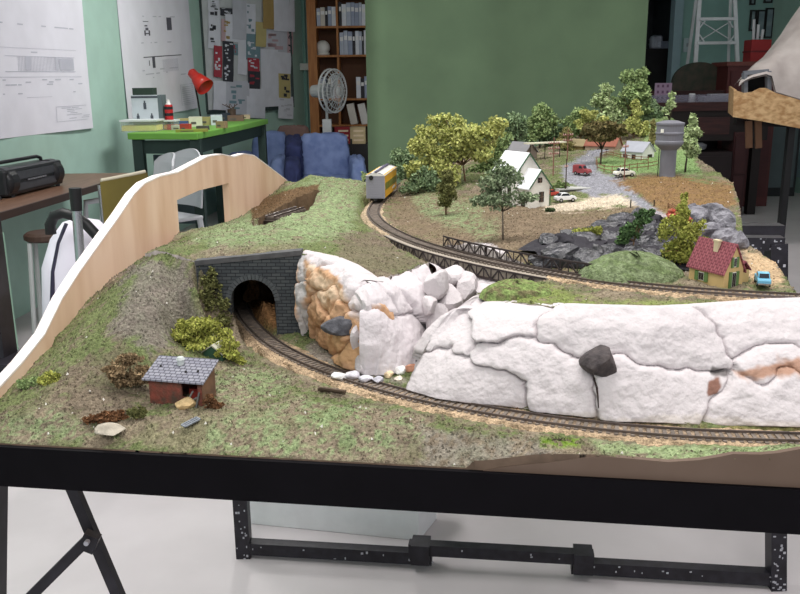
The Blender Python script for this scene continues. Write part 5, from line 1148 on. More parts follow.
rockface('white_cliff', [(442, 362, .998), (428, 372, .998), (414, 389, .998), (440, 398, .998), (480, 404, .998), (520, 408, .998), (560, 413, .998), (600, 418, .998), (650, 422, .998), (700, 425, .998), (760, 426, .998), (830, 427, .998)],
  [(468, 312, 1.055), (456, 314, 1.062), (456, 308, 1.071), (466, 299, 1.078), (480, 294, 1.08), (505, 303, 1.08), (560, 309, 1.082), (610, 311, 1.083), (660, 312.5, 1.083), (715, 309, 1.081), (770, 305, 1.083), (830, 303, 1.083)],
  640, 120, [(458, 318, 0), (470, 332, 0), (452, 335, 0), (492, 318, 1), (515, 320, 1), (526, 322, 1), (505, 308, 1), (520, 360, 2), (550, 372, 2), (575, 380, 2), (540, 395, 2), (583, 400, 2), (515, 347, 2), (550, 362, 2), (440, 375, 3), (465, 372, 3), (490, 380, 3), (500, 397, 3), (465, 392, 3), (430, 388, 3), (565, 335, 4), (600, 330, 4), (640, 335, 4), (680, 335, 4), (703, 340, 4), (578, 346, 4), (640, 348, 4), (690, 352, 4), (605, 345, 4), (622, 375, 5), (650, 385, 5), (690, 380, 5), (640, 405, 5), (690, 405, 5), (613, 398, 5), (738, 320, 6), (765, 320, 6), (795, 320, 6), (752, 343, 6), (790, 345, 6), (745, 395, 7), (790, 390, 7), (732, 410, 7), (770, 412, 7), (800, 405, 7), (770, 368, 8), (800, 364, 8)], .0065, .005, WH,
  bulge=.010, noise_amp=.0014, zones=[([(735, 372), (760, 362), (800, 358), (830, 360), (830, 378), (790, 374), (750, 378)], RST, 5, .8), ([(708, 382), (719, 378), (718, 395), (706, 398)], C(120, 74, 52), 3, .9), ([(712, 366), (732, 372), (728, 376), (712, 374)], DST, 2.5, .8), ([(560, 411), (830, 420), (830, 432), (560, 422)], C(188, 178, 166), 4, .5)])
rockface('white_rock_slab', [(361, 371, .998), (368, 374, .998), (378, 374.5, .998), (395, 371, .998), (412, 366, .998), (424, 358, .998)],
  [(361, 290, 1.084), (372, 286, 1.087), (388, 280, 1.084), (403, 277, 1.081), (416, 271, 1.078), (426, 267, 1.074)], 130, 90, [(392, 335), (373, 291), (389, 287), (404, 281), (419, 275)], .007, .004, C(206, 199, 202), [], noise_amp=.0014, bulge=.012)
rockface('white_gorge_rocks', [(420, 352, .998), (436, 338, .998), (450, 330, .998), (470, 322, .998), (500, 318, .998)],
  [(428, 264, 1.07), (440, 268, 1.06), (455, 272, 1.06), (470, 278, 1.062), (500, 284, 1.064)], 110, 70, [(432, 290), (445, 282), (450, 305), (465, 290), (470, 310), (440, 325), (480, 290)], .012, .008, WH, [])
rockface('tan_rock', [(303, 338, .998), (310, 338, .998), (325, 346, .998), (340, 358, .998), (352, 368, .998), (366, 372, .998), (384, 366, .998)],
  [(302, 254, 1.1), (312, 257, 1.1), (330, 265, 1.098), (345, 275, 1.094), (357, 284, 1.088), (370, 293, 1.08), (384, 303, 1.065)], 190, 100, [(315, 265), (320, 280), (318, 310), (330, 330), (342, 310), (328, 300), (350, 295), (345, 340), (358, 330), (355, 355), (362, 305), (308, 300)], .007, .005, TAN,
  [([(298, 240), (385, 270), (384, 300), (372, 297), (335, 274), (300, 260)], WH, 4, .95), ([(300, 250), (309, 252), (308, 335), (301, 335)], C(188, 186, 186), 3, .95), ([(303, 250), (335, 262), (350, 275), (372, 284), (372, 305), (355, 292), (335, 272), (312, 262)], WH, 5, .95), ([(345, 285), (362, 283), (372, 300), (372, 330), (360, 318), (352, 300)], WH, 5, .9), ([(312, 268), (340, 285), (345, 300), (320, 300)], LTAN, 6, .8), ([(315, 300), (335, 340), (360, 372), (330, 355), (312, 330)], TAN2, 6, .6), ([(335, 335), (365, 345), (368, 372), (340, 360)], C(200, 160, 116), 5, .6)])
M_blk = mat('glossy_black_rock', (66, 65, 72), .36, rgb2=(40, 39, 44), scale=60, bump=1., bscale=130, spec=.8)
def heap(name, items, m_, dep=.03, gr=1.28):
    t = MB()
    for k, (px, py, wd, hp, rz, dy) in enumerate(items):
        b = G(px, py+hp*.35); s_ = px_per0(b); r = random.Random(k*7+len(items)); t.rock(b+np.array([0, dy, hp*s_*.3]), (wd*s_*gr, dep*r.uniform(.9, 1.3), hp*s_*1.2*gr), seed=k*13+5, rz=rz, sub=3)
    for k, v in enumerate(t.v):
        p = Vector(v); n_ = mn.noise_vector(p*130)*.003+mn.noise_vector(p*45)*.005; t.v[k] = (v[0]+n_.x, v[1]+n_.y, v[2]+n_.z)
    return lpart(t, name, m_)
def px_per0(b): return np.linalg.norm(np.asarray(b)-CAMP)/F
rockface('black_cliff', [(530, 261, 1.086), (550, 263, 1.086), (575, 267, 1.085), (600, 270, 1.085), (650, 269, 1.085), (697, 270, 1.085)],
  [(532, 252, 1.092), (550, 241, 1.098), (566, 236, 1.099), (590, 232, 1.101), (615, 225, 1.104), (650, 220, 1.105), (694, 219, 1.105)], 150, 50, [(545, 262), (575, 255), (598, 250), (614, 232), (632, 250), (650, 238), (670, 240), (672, 260)], .008, .006, C(52, 50, 56), [], mname='black_rock', noise_amp=.005)
heap('black_rocks', [(563, 258, 40, 20, .2, 0), (540, 262, 18, 12, 0, 0), (552, 243, 18, 11, .3, .01), (566, 240, 12, 9, 0, .01), (583, 243, 26, 15, -.5, .005), (577, 236, 14, 8, -.4, .01), (598, 258, 20, 16, -.3, 0), (588, 262, 24, 15, -.3, 0),
 (612, 229, 26, 10, .1, .012), (628, 224, 26, 10, .1, .015), (612, 241, 26, 11, 0, .006), (630, 238, 22, 12, .2, .008), (612, 254, 28, 14, .1, 0), (632, 254, 22, 14, -.2, 0), (650, 232, 22, 13, .2, .01), (648, 246, 24, 12, 0, .004), (655, 258, 30, 14, .1, 0), (666, 236, 20, 16, 0, .008), (676, 252, 26, 16, .2, .002), (642, 218, 18, 8, .2, .016), (690, 258, 20, 14, 0, 0)], M_blk)
heap('grey_rocks', [(700, 219, 20, 16, .3, .004), (714, 214, 20, 14, -.2, .008), (708, 231, 22, 14, .2, 0), (722, 224, 20, 16, -.5, .004), (728, 238, 20, 14, -.4, 0), (738, 243, 16, 12, .1, 0), (692, 212, 14, 9, .1, .008)], mat('grey_foil_rock', (140, 138, 146), .5, rgb2=(92, 90, 98), scale=70, bump=1., bscale=150, spec=.5), dep=.025)
for k, (px, py, wd, hp, Yr) in enumerate([(436, 283, 24, 28, .955), (452, 277, 26, 20, 1.0), (466, 290, 30, 30, .985), (448, 304, 26, 34, .96), (482, 290, 26, 16, .99), (438, 328, 22, 44, .935), (452, 328, 22, 34, .94), (430, 305, 14, 22, .93), (362, 306, 15, 32, .888), (360, 338, 13, 34, .878), (362, 362, 16, 18, .872)]):
    b = PY(px, py, Yr); s_ = px_per0(b); t = MB(); t.rock(b, (wd*s_, .04, hp*s_*1.1), seed=90+k, rz=.3*(k % 3-1)); lpart(t, 'white_boulder', attrmat('plaster_rock'), tint=WH)

# grassy bank in front of the black rocks and the moss on it
def mound(name, px, py, w, h, dep, low, colr, seed, top=0.):
    b = G(px, py, low); s = b[1]/F; t = MB(); n, m = 40, 14; vs = [b+np.array([0, 0, h*s])]; r = random.Random(seed)
    for k in range(1, m+1):
        for i in range(n):
            an = 2*PI*i/n; q = k/m; x = math.cos(an)*q*w/2*s; y = math.sin(an)*q*dep/2; z = h*s*(1-q**2)**.8-(.004 if k == m else 0)
            vs.append(b+np.array([x, y+dep*(.42 if w > 100 else .3), z+r.uniform(-.0008, .0008)]))
    fs = [(0, 1+i, 1+(i+1) % n) for i in range(n)]+[(1+(k-1)*n+i, 1+k*n+i, 1+k*n+(i+1) % n, 1+(k-1)*n+(i+1) % n) for k in range(1, m) for i in range(n)]
    t.add(vs, fs); tin = np.array([colr[r.random() < .4]*(.7+.6*r.random()) for _ in vs]); o = lpart(t, name, M_scn, tint=np.clip(tin, 0, 1), smooth=True); return b, s
mound('grass_bank', 640, 283, 116, 26, .09, False, (C(116, 128, 96), C(100, 114, 78)), 4)
mound('grass_bank', 518, 297, 78, 15, .05, False, (C(124, 142, 86), C(112, 108, 78)), 5)

# =========================================================================================== TREES AND BUSHES
M_leaf = attrmat('tree_leaf', rough=.9, var=.12, scale=200, bump=0)
def barkm(n, c): return mat('bark_'+n, c, .9, var=.25, scale=150)
BARK = {'brown': (104, 82, 60), 'dark': (60, 50, 42), 'tan': (150, 120, 82), 'grey': (112, 102, 90)}
def leaves(t, blobs, n, size, cols, r, flat=.0):
    tin = []; big = blobs; blobs = []
    for b in big:
        for _ in range(9):
            d = r.normal(size=3); d /= np.linalg.norm(d); k = r.uniform(.45, 1.02); q = r.uniform(.22, .46); blobs.append((b[0]+d[0]*b[3]*k, b[1]+d[1]*b[4]*k, b[2]+d[2]*b[5]*k, b[3]*q, b[4]*q, b[5]*q*.9))
        blobs.append((b[0], b[1], b[2], b[3]*.7, b[4]*.7, b[5]*.7))
    n = int(n*1.5); size = size*.82
    wts = np.array([b[3]*b[4]*b[5] for b in blobs])**.75; wts /= wts.sum()
    for _ in range(n):
        b = blobs[r.choice(len(blobs), p=wts)]
        d = r.normal(size=3); d /= np.linalg.norm(d); rad = r.random()**.5*1.12
        p = np.array(b[:3])+d*rad*np.array(b[3:6])
        s = size*(.55+.9*r.random()); a = r.normal(size=3); a /= np.linalg.norm(a); c = np.cross(a, r.normal(size=3)); c /= np.linalg.norm(c); e = np.cross(a, c)
        t.add([p-c*s, p+e*s*.62+a*s*.2, p+c*s, p-e*s*.62+a*s*.2], [(0, 1, 2), (0, 2, 3)])
        k = r.random(); col = np.array(cols[0])*(1-k)+np.array(cols[1])*k; col = col*(.62+.75*r.random()); tin += [col]*4
    return np.clip(np.array(tin), 0, 1)
GG = {'yellow': (C(190, 190, 120), C(152, 160, 92)), 'mid': (C(150, 166, 114), C(112, 134, 88)), 'dark': (C(90, 106, 74), C(66, 84, 58)), 'blue': (C(140, 158, 120), C(106, 128, 96)), 'grey': (C(146, 158, 126), C(98, 116, 86)), 'pale': (C(182, 194, 150), C(146, 166, 114)), 'ochre': (C(160, 152, 104), C(124, 122, 76)), 'brown': (C(156, 134, 104), C(118, 100, 76)), 'rust': (C(132, 94, 66), C(98, 72, 52)), 'red': (C(190, 92, 82), C(206, 134, 108)), 'lime': (C(172, 172, 92), C(134, 142, 68)), 'deep': (C(98, 126, 80), C(62, 84, 56)), 'olive': (C(120, 120, 76), C(88, 92, 56)), 'dkred': (C(122, 108, 74), C(90, 88, 58))}
def tree(name, bx, by, blobs, n, size, cols, bark, label, cat='tree', low=False, Y=None, seed=0, trunk=.9, group=None, nb=7):
    """blobs: crown ellipsoids in photo terms (centre x, y, half width, half height)"""
    b = G(bx, by, low) if Y is None else PY(bx, by, Y); s = np.linalg.norm(b-CAMP)/F*1.0
    r = np.random.default_rng(seed+17); e = empty(name, b-np.array([0, 0, .003]), 0, label, cat, group)
    B = []
    for k, (x, y, w_, h_) in enumerate(blobs): B.append(((x-bx)*s, (r.random()-.5)*w_*s*.8, (by-y)*s/math.cos(.15), w_*s, w_*s*.85, h_*s))
    top = max(B, key=lambda q: q[2]); t = MB(); rt = max(.0011, trunk*s)
    main = np.mean([q[:3] for q in B], axis=0); fork = np.array([main[0]*.35, 0, max(main[2]*.55, .004)])
    t.tube([(0, 0, -.004), (fork[0]*.4, .001, fork[2]*.5), tuple(fork)], rt, 7, rs=[rt*1.25, rt, rt*.8])
    if cat == 'tree' or nb:
        for q in B:
            for _ in range(max(2, nb//len(B)+1)):
                d = r.normal(size=3); d /= np.linalg.norm(d); p = np.array(q[:3])+d*np.array(q[3:6])*.75; mid = (fork+p)/2+np.array([0, 0, .002]); t.tube([fork, mid, p], rt*.4, 5, rs=[rt*.6, rt*.4, rt*.15])
    t.build('trunk', barkm(bark, BARK[bark]), e, smooth=True)
    t = MB(); tin = leaves(t, B, n, size*s, GG[cols], r); t.build('foliage', M_leaf, e, tint=tin)
    return e
T1 = [ # base x, y, blobs, leaves, leaf size px, colours, bark, label
 (466, 192, [(446, 124, 20, 12), (466, 134, 24, 14), (490, 132, 17, 14), (432, 140, 18, 16), (478, 152, 20, 13), (452, 150, 22, 14), (440, 160, 16, 10)], 4200, 2.3, 'yellow', 'brown', 'big yellow green tree with a spreading crown behind the white house', 1.68),
 (430, 188, [(424, 146, 14, 20), (434, 166, 16, 18), (418, 168, 14, 16), (450, 172, 14, 12)], 2400, 2.2, 'yellow', 'brown', 'bushy yellow green tree left of the big spreading tree', 1.66),
 (446, 215, [(446, 190, 12, 16), (447, 176, 9, 10), (444, 200, 9, 6)], 1300, 1.9, 'olive', 'brown', 'small dark brown stemmed tree standing on the slope above the bridge', None),
 (503, 239, [(488, 180, 15, 14), (508, 178, 20, 15), (498, 196, 24, 10), (525, 196, 13, 8), (482, 198, 12, 7), (502, 168, 12, 8)], 1900, 2.2, 'grey', 'grey', 'grey green open tree with a thin trunk in front of the white house', None),
 (405, 180, [(402, 158, 14, 13), (414, 166, 15, 12), (395, 165, 8, 8), (408, 174, 12, 8)], 1700, 2.0, 'blue', 'dark', 'blue green bush beside the track behind the yellow wagon', 1.8),
 (418, 193, [(418, 180, 14, 11), (432, 184, 12, 10), (408, 185, 10, 7), (426, 172, 10, 10)], 1500, 1.9, 'blue', 'dark', 'low blue green shrub on the slope right of the wagon', None),
 (497, 185, [(492, 160, 16, 18), (500, 146, 12, 13), (484, 172, 14, 14), (474, 178, 10, 10)], 2100, 2.0, 'mid', 'dark', 'mid green tree behind the white house roof, left of it', 1.78),
 (520, 152, [(515, 122, 11, 11), (506, 131, 11, 11), (521, 133, 10, 12), (498, 136, 8, 8)], 1500, 1.9, 'blue', 'dark', 'bluish tree at the back edge left of the grey roofed hut', 2.05),
 (540, 150, [(538, 114, 11, 11), (534, 128, 13, 13), (546, 128, 13, 14), (528, 126, 9, 8)], 2200, 1.9, 'mid', 'dark', 'mid green tree at the back edge behind the grey roofed hut', 2.07),
 (553, 148, [(553, 133, 9, 10), (548, 139, 8, 8), (561, 137, 7, 8)], 1000, 2.0, 'dark', 'dark', 'dark green tree at the back edge right of the grey roofed hut', 2.06),
 (566, 160, [(566, 134, 7, 9), (568, 146, 7, 9), (560, 142, 6, 6)], 800, 1.8, 'ochre', 'dark', 'ochre bush behind the telegraph pole with crossarms', 1.95),
 (579, 150, [(580, 120, 15, 11), (573, 130, 12, 10), (590, 126, 14, 10)], 1900, 2.0, 'mid', 'brown', 'mid green tree left of the pale feathery tree at the back edge', 2.08),
 (601, 148, [(602, 94, 8, 8), (597, 104, 11, 8), (608, 108, 10, 9), (600, 118, 14, 10), (612, 120, 10, 10)], 1900, 2.0, 'pale', 'brown', 'pale feathery tree at the back edge left of the tallest tree', 2.1),
 (632, 146, [(624, 82, 9, 8), (636, 84, 9, 9), (629, 96, 14, 10), (640, 100, 10, 11), (622, 108, 12, 10), (634, 114, 13, 8)], 2600, 2.0, 'mid', 'brown', 'tallest mid green tree at the back edge in front of the cloth edge', 2.1),
 (650, 140, [(650, 108, 7, 9), (655, 116, 6, 8), (646, 118, 8, 8)], 900, 1.9, 'blue', 'dark', 'bluish tree at the cloth edge right of the tallest tree', 2.12),
 (633, 148, [(634, 112, 6, 9), (632, 124, 10, 9), (640, 130, 9, 9), (625, 130, 8, 7)], 1500, 1.9, 'yellow', 'brown', 'yellow green tree below the tallest tree, above the farmhouse', 1.98),
 (600, 170, [(590, 131, 11, 8), (604, 129, 14, 9), (616, 133, 10, 7), (600, 138, 12, 5)], 1900, 2.1, 'dkred', 'dark', 'dark trunked tree with a brownish flat crown beside the road', 1.72),
 (585, 147, [(588, 116, 8, 7), (583, 124, 9, 6), (598, 124, 8, 6)], 900, 1.9, 'yellow', 'brown', 'small yellow green tree above the brown barn', 2.0),
 (669, 140, [(669, 99, 3, 5), (668, 106, 5, 5), (665, 112, 4, 4)], 300, 1.8, 'pale', 'dark', 'thin sparse sapling on the green bank beside the dark bench', 2.06),
 (653, 147, [(652, 128, 3, 10), (652, 138, 4, 6)], 330, 1.8, 'ochre', 'dark', 'narrow ochre sapling left of the water tower tank', 1.86),
 (685, 172, [(689, 123, 5, 8), (690, 133, 8, 9), (688, 145, 8, 9), (692, 152, 7, 7), (684, 140, 5, 8)], 1500, 1.9, 'pale', 'dark', 'tall pale green tree right of the water tower', None),
 (680, 268, [(664, 228, 9, 14), (682, 232, 14, 18), (675, 250, 17, 14), (692, 250, 15, 10), (680, 215, 7, 12), (700, 240, 6, 6)], 3000, 2.1, 'lime', 'tan', 'tall yellow green shrub left of the red roofed house', None),
 (673, 238, [(670, 214, 6, 5), (677, 218, 6, 5), (686, 221, 4, 4)], 520, 1.9, 'red', 'dark', 'small red leaved bush behind the yellow green shrub', 1.12),
 (684, 215, [(684, 198, 4, 8), (681, 208, 5, 6)], 420, 1.7, 'lime', 'tan', 'thin yellowish sapling on the brown mound above the red bush', None),
 (632, 258, [(626, 232, 9, 12), (636, 226, 8, 12), (641, 216, 8, 8), (622, 240, 7, 8), (648, 212, 5, 5)], 1300, 2.0, 'deep', 'brown', 'dark green leaning tree in front of the black rocks', None),
 (654, 160, [(672, 143, 3, 3)], 60, 1.6, 'ochre', 'dark', 'tiny ochre shrub beside the water tower stem', 1.7)]
for i, (bx, by, bl, n, sz, cols, bark, lab, Yt) in enumerate(T1[:-1]): tree('model_tree', bx, by, bl, n, sz, cols, bark, lab, Y=Yt, seed=i, group=None)
T2 = [
 ('conifer_bush', 222, 328, [(214, 282, 9, 14), (218, 300, 13, 14), (224, 318, 13, 14), (208, 292, 8, 14), (214, 312, 10, 12), (216, 270, 5, 6)], 1900, 2.1, 'olive', 'dark', 'tall olive green bush growing against the left side of the tunnel portal', 'bush', 1.0),
 ('model_tree', 200, 362, [(186, 330, 20, 9), (208, 326, 19, 9), (222, 336, 12, 10), (176, 336, 12, 7), (204, 338, 22, 7), (196, 322, 14, 6)], 2900, 2.0, 'lime', 'brown', 'light yellow green tree arching over the grey roofed shed', 'tree', .93),
 ('bush', 228, 362, [(228, 345, 9, 7), (234, 352, 9, 7), (222, 350, 8, 6), (240, 358, 6, 6)], 900, 2.1, 'lime', 'brown', 'yellow green bush right of the arching tree beside the track', 'bush', None),
 ('dry_tree', 131, 388, [(130, 358, 12, 8), (120, 368, 13, 10), (142, 368, 11, 9), (132, 376, 15, 7), (122, 384, 6, 6), (150, 372, 6, 8)], 1900, 2.2, 'brown', 'brown', 'dry brown tree left of the grey roofed shed', 'tree', None),
 ('bush', 29, 386, [(29, 381, 11, 5)], 500, 2.2, 'mid', 'dark', 'dark green low bush near the left plywood edge, left of two', 'bush', None),
 ('bush', 47, 385, [(46, 379, 11, 6)], 560, 2.2, 'lime', 'dark', 'brighter green low bush near the left plywood edge, right of two', 'bush', None),
 ('bush', 105, 419, [(95, 416, 13, 4), (110, 412, 16, 6), (122, 416, 8, 4)], 1100, 2.2, 'rust', 'brown', 'rust brown low bush in front of the dry brown tree', 'bush', None),
 ('grass_tuft', 136, 420, [(134, 411, 5, 8), (142, 410, 4, 8)], 420, 2.0, 'olive', 'brown', 'green grass tuft beside the rust brown bush', 'grass', None),
 ('bush', 215, 408, [(212, 398, 6, 8), (218, 403, 6, 5), (209, 406, 5, 4)], 500, 2.0, 'rust', 'brown', 'dry rusty bush at the right corner of the grey roofed shed', 'bush', None),
 ('moss_clump', 589, 238, [(583, 231, 9, 7), (592, 230, 9, 8), (588, 236, 11, 6)], 1300, 1.5, 'lime', 'dark', 'yellow green moss clump on top of the black rocks', 'moss', 1.10),
 ('bush', 584, 200, [(556, 190, 1, 1)], 10, 1.7, 'deep', 'dark', '', 'bush', None),
 ('bush', 560, 190, [(561, 184, 7, 5), (556, 186, 5, 4)], 420, 1.8, 'mid', 'dark', 'small green bush behind the red car at the white house', 'bush', None),
 ('bush', 551, 212, [(551, 209, 5, 3)], 260, 1.7, 'dark', 'dark', 'small dark shrub at the right corner of the white house', 'bush', None),
 ('bush', 352, 268, [(345, 266, 9, 3), (358, 270, 9, 4)], 420, 1.9, 'rust', 'brown', 'brown dry scrub on top of the tan rocks', 'bush', None),
 ('bush', 315, 336, [(312, 332, 7, 5), (320, 336, 5, 3)], 360, 1.9, 'dark', 'dark', 'dark scrub at the foot of the tan rocks beside the portal', 'bush', None),
 ('bush', 612, 268, [(600, 266, 1, 1)], 10, 1.7, 'deep', 'dark', '', 'bush', None),
 ('grass_tuft', 560, 441, [(552, 440, 12, 2.5), (566, 439, 8, 2)], 420, 1.8, 'mid', 'dark', 'bright green grass tufts in front of the lower track', 'grass', None),
 ('bush', 366, 190, [(364, 176, 3, 5), (370, 182, 3, 4)], 160, 1.8, 'pale', 'dark', 'thin pale weed behind the roof of the yellow wagon', 'bush', 1.78),
 ('bush', 520, 405, [(517, 405, 4, 2), (530, 408, 5, 2)], 200, 1.7, 'rust', 'dark', 'small rusty weeds at the foot of the white cliff', 'bush', None),
 ('bush', 60, 300, [(78, 300, 1, 1)], 10, 1.7, 'mid', 'dark', '', 'bush', None)]
for i, (nm, bx, by, bl, n, sz, cols, bark, lab, ct, Yt) in enumerate(T2):
    if not lab: continue
    lowl = nm in ('conifer_bush', 'dry_tree', 'grass_tuft') or by > 325
    tree(nm, bx, by, bl, n, sz, cols, bark, lab, ct, low=lowl, Y=Yt, seed=60+i, nb=7 if 'tree' in nm else 3)

# =========================================================================================== BUILDINGS
def px_per(b): return np.linalg.norm(np.asarray(b)-CAMP)/F
M_white = mat('white_clapboard', (224, 222, 214), .7, var=.03, scale=40, bump=.3, bscale=200, stretch=(1, 1, 6)); M_wroof = mat('white_metal_roof', (226, 226, 230), .5, var=.02, scale=60)
M_win = mat('dark_window', (52, 44, 44), .2, var=.05, scale=30); M_grn = mat('green_trim', (58, 92, 66), .5, var=.05, scale=60)
def gable(t, x0, x1, y0, y1, z0, zw, za, mi=0):
    xm = (x0+x1)/2; t.prism([(x0, y0, z0), (x1, y0, z0), (x1, y0, zw), (xm, y0, za), (x0, y0, zw)], (0, y1-y0, 0), mi)
def roof(t, x0, x1, y0, y1, zw, za, th=.0012, ov=.003, mi=0):
    xm = (x0+x1)/2; sl = (za-zw)/(xm-x0)
    for sg, xe in ((-1, x0-ov), (1, x1+ov)):
        ze = zw-ov*sl; t.prism([(xe, y0-ov, ze), (xm, y0-ov, za), (xm, y0-ov, za+th*1.4), (xe, y0-ov, ze+th*1.4)], (0, y1-y0+2*ov, 0), mi)
# white house
b = G(539, 207); b[2] -= .002; s = px_per(b); hs = empty('white_house', b, math.radians(31), 'white two gabled house on the slope above the black rocks', 'house')
w1, w2 = .021, .026
t = MB(); gable(t, -w1, w1, 0, .03, -.003, 21*s, 37*s); t.build('front_wing', M_white, hs)
t = MB(); gable(t, -w2, w2, .03, .088, -.003, 33*s, 52*s); t.build('main_block', M_white, hs)
t = MB(); roof(t, -w1, w1, 0, .03, 21*s, 37*s); t.build('wing_roof', M_wroof, hs)
t = MB(); roof(t, -w2, w2, .03, .088, 33*s, 52*s); t.build('main_roof', M_wroof, hs)
for (xx, yy, z0, z1, ww, yo) in ((.004, 0, 6*s, 16*s, .0045, -.001), (0, 0, 25*s, 30*s, .004, -.001)):
    t = MB(); t.bb(xx-ww, xx+ww, yo-.0006, yo+.002, z0, z1); f = t.build('window', M_win, hs); t = MB(); t.bb(xx-.0005, xx+.0005, yo-.0012, yo-.0004, z0, z1); t.bb(xx-ww, xx+ww, yo-.0012, yo-.0004, (z0+z1)/2-.0004, (z0+z1)/2+.0004); t.build('glazing_bar', mat('brown_bar', (110, 90, 78), .6, var=.03, scale=60), f)
for yy, nm in ((.045, 'window'), (.07, 'window')): t = MB(); t.bb(-w2-.0012, -w2+.001, yy-.004, yy+.004, 8*s, 20*s); t.build(nm, M_win, hs)
t = MB(); t.bb(-w1-.0012, -w1+.001, .010, .019, 0, 15*s); t.build('door', M_win, hs)
t = MB()
for sg in (-1, 1): t.bar((sg*(w1+.003), -.004, 21*s-.002), (0, -.004, 37*s), .0012, .002); t.bar((sg*(w2+.003), .026, 33*s-.002), (0, .026, 52*s), .0012, .002)
t.bar((w1+.001, -.001, 0), (w1+.001, -.001, 21*s), .0012, .0012); t.build('green_trim', M_grn, hs)
t = MB(); t.bb(-w2-.001, w2+.001, -.0012, .0885, -.006, .001); t.build('dark_base', mat('dark_base', (62, 58, 52), .8, var=.1, scale=60), hs)
# red roofed house
M_tile = brickmat('red_roof_tiles', (142, 80, 88), (154, 92, 98), (112, 60, 68), .0032, .0030, msize=.14, bump=1.)
b = G(723, 288); b[2] -= .002; s = px_per(b)/1.02; rh = empty('red_roofed_house', b, math.radians(26), 'tan house with a red tiled roof and green shutters right of the yellow shrub', 'house')
M_tanw = mat('tan_render', (200, 172, 120), .8, var=.05, scale=60); M_shut = mat('green_shutter', (94, 122, 72), .6, var=.05, scale=60); M_wf = mat('white_window_frame', (226, 224, 216), .5, var=.02, scale=60)
gw, gl = .028, .050; z0, zw, za = 0, 18*s, 42*s
t = MB(); t.prism([(0, 0, -.004), (gw, 0, -.004), (gw, 0, zw), (gw/2, 0, za), (0, 0, zw)], (0, gl, 0)); t.build('walls', M_tanw, rh)
t = MB(); roof(t, 0, gw, 0, gl, zw, za, th=.0012, ov=.0024); t.build('roof', M_tile, rh)
def shuttered(face, u, z, w_, h_, nm='window'):
    t = MB()
    if face == 'g': t.bb(u-w_, u+w_, -.001, .001, z, z+h_); f = t.build(nm, M_wf, rh); t = MB(); t.bb(u-w_+.0007, u-.0003, -.0014, -.0006, z+.0007, z+h_-.0007); t.bb(u+.0003, u+w_-.0007, -.0014, -.0006, z+.0007, z+h_-.0007); t.build('pane', M_win, f)
    else: t.bb(-.001, .001, u-w_, u+w_, z, z+h_); f = t.build(nm, M_wf, rh); t = MB(); t.bb(-.0014, -.0006, u-w_+.0007, u-.0003, z+.0007, z+h_-.0007); t.bb(-.0014, -.0006, u+.0003, u+w_-.0007, z+.0007, z+h_-.0007); t.build('pane', M_win, f)
    for sg in (-1, 1):
        t = MB()
        if face == 'g': t.bb(u+sg*w_*1.1, u+sg*w_*2.3, -.0016, .0, z-.0006, z+h_+.0006)
        else: t.bb(-.0016, 0, u+sg*w_*1.1, u+sg*w_*2.3, z-.0006, z+h_+.0006)
        t.build('shutter', M_shut, rh)
shuttered('g', gw*.5, .001, .003, 15*s, 'door'); shuttered('g', gw*.5, 21*s, .0022, 9*s); shuttered('l', gl*.62, 4*s, .004, 8*s)
t = MB(); t.bb(gw*.28, gw*.44, gl*.38, gl*.5, za*.62, za*1.02); t.bb(gw*.26, gw*.46, gl*.36, gl*.52, za*1.02, za*1.06); t.build('chimney', mat('pale_chimney', (206, 190, 158), .8, var=.08, scale=60), rh)
t = MB(); t.bb(gw+.001, gw+.016, .006, gl, -.004, zw*.8); roof(t, gw+.0005, gw+.017, .006, gl, zw*.8, zw*1.25, ov=.001, mi=1); t.build('side_annex', [M_tanw, M_tile], rh)
# shed in the foreground
b = G(203, 406, True); b[2] -= .002; s = px_per(b); sh = empty('tumbledown_shed', b, math.radians(-14), 'brick red shed with a grey shingle roof in the left foreground', 'shed')
M_shg = brickmat('grey_shingles', (150, 150, 160), (132, 132, 144), (88, 88, 98), .006, .0042, msize=.12, bump=1.)
M_brk = mat('weathered_red_brick', (132, 70, 58), .85, rgb2=(84, 66, 56), scale=90, bump=.5, bscale=300); M_pnl = mat('brown_plank_end', (132, 100, 78), .85, rgb2=(104, 80, 64), scale=70)
L_, D_ = .056, .026; zf, zb2 = 28*s, 37*s
t = MB(); t.bb(-L_, -.021, -.001, .001, -.004, zf); t.bb(-.021, -.012, -.001, .001, -.004, zf*.35); t.bb(-.021, 0, -.001, .001, zf*.86, zf); t.bb(-.004, 0, -.001, .001, -.004, zf); t.build('front_wall', M_brk, sh)
t = MB(); t.prism([(0, 0, -.004), (0, D_, -.004), (0, D_, zb2), (0, 0, zf)], (.0015, 0, 0)); t.build('end_wall', M_pnl, sh)
t = MB(); t.prism([(-L_, 0, -.004), (-L_, D_, -.004), (-L_, D_, zb2), (-L_, 0, zf)], (.0015, 0, 0)); t.bb(-L_, 0, D_-.0015, D_, -.004, zb2); t.build('back_wall', M_brk, sh)
sl = (zb2-zf)/D_
t = MB(); t.prism([(-L_-.004, -.006, zf-.006*sl), (.005, -.006, zf-.006*sl), (.005, D_+.004, zb2+.004*sl), (-L_-.004, D_+.004, zb2+.004*sl)], (0, 0, .0016)); t.build('shingle_roof', M_shg, sh)
t = MB()
for hx, hy in ((-.05, .014), (-.02, .008), (-.008, .01)): t.box((hx, hy, zf+hy*sl+.0018), (.0022, .003, .0006), .4, rx=math.atan(sl))
t.build('roof_holes', mat('hole_black', (24, 22, 22), .9, var=.1, scale=60), sh)
t = MB(); t.cyl((-.031, D_*.75, zb2-.006), (-.031, D_*.75, zb2+.004), .0035, n=10); t.cyl((-.031, D_*.75, zb2+.004), (-.031, D_*.75, zb2+.0065), .0046, .003, n=10); t.build('chimney', mat('pale_stove_pipe', (188, 194, 192), .6, var=.06, scale=90), sh)
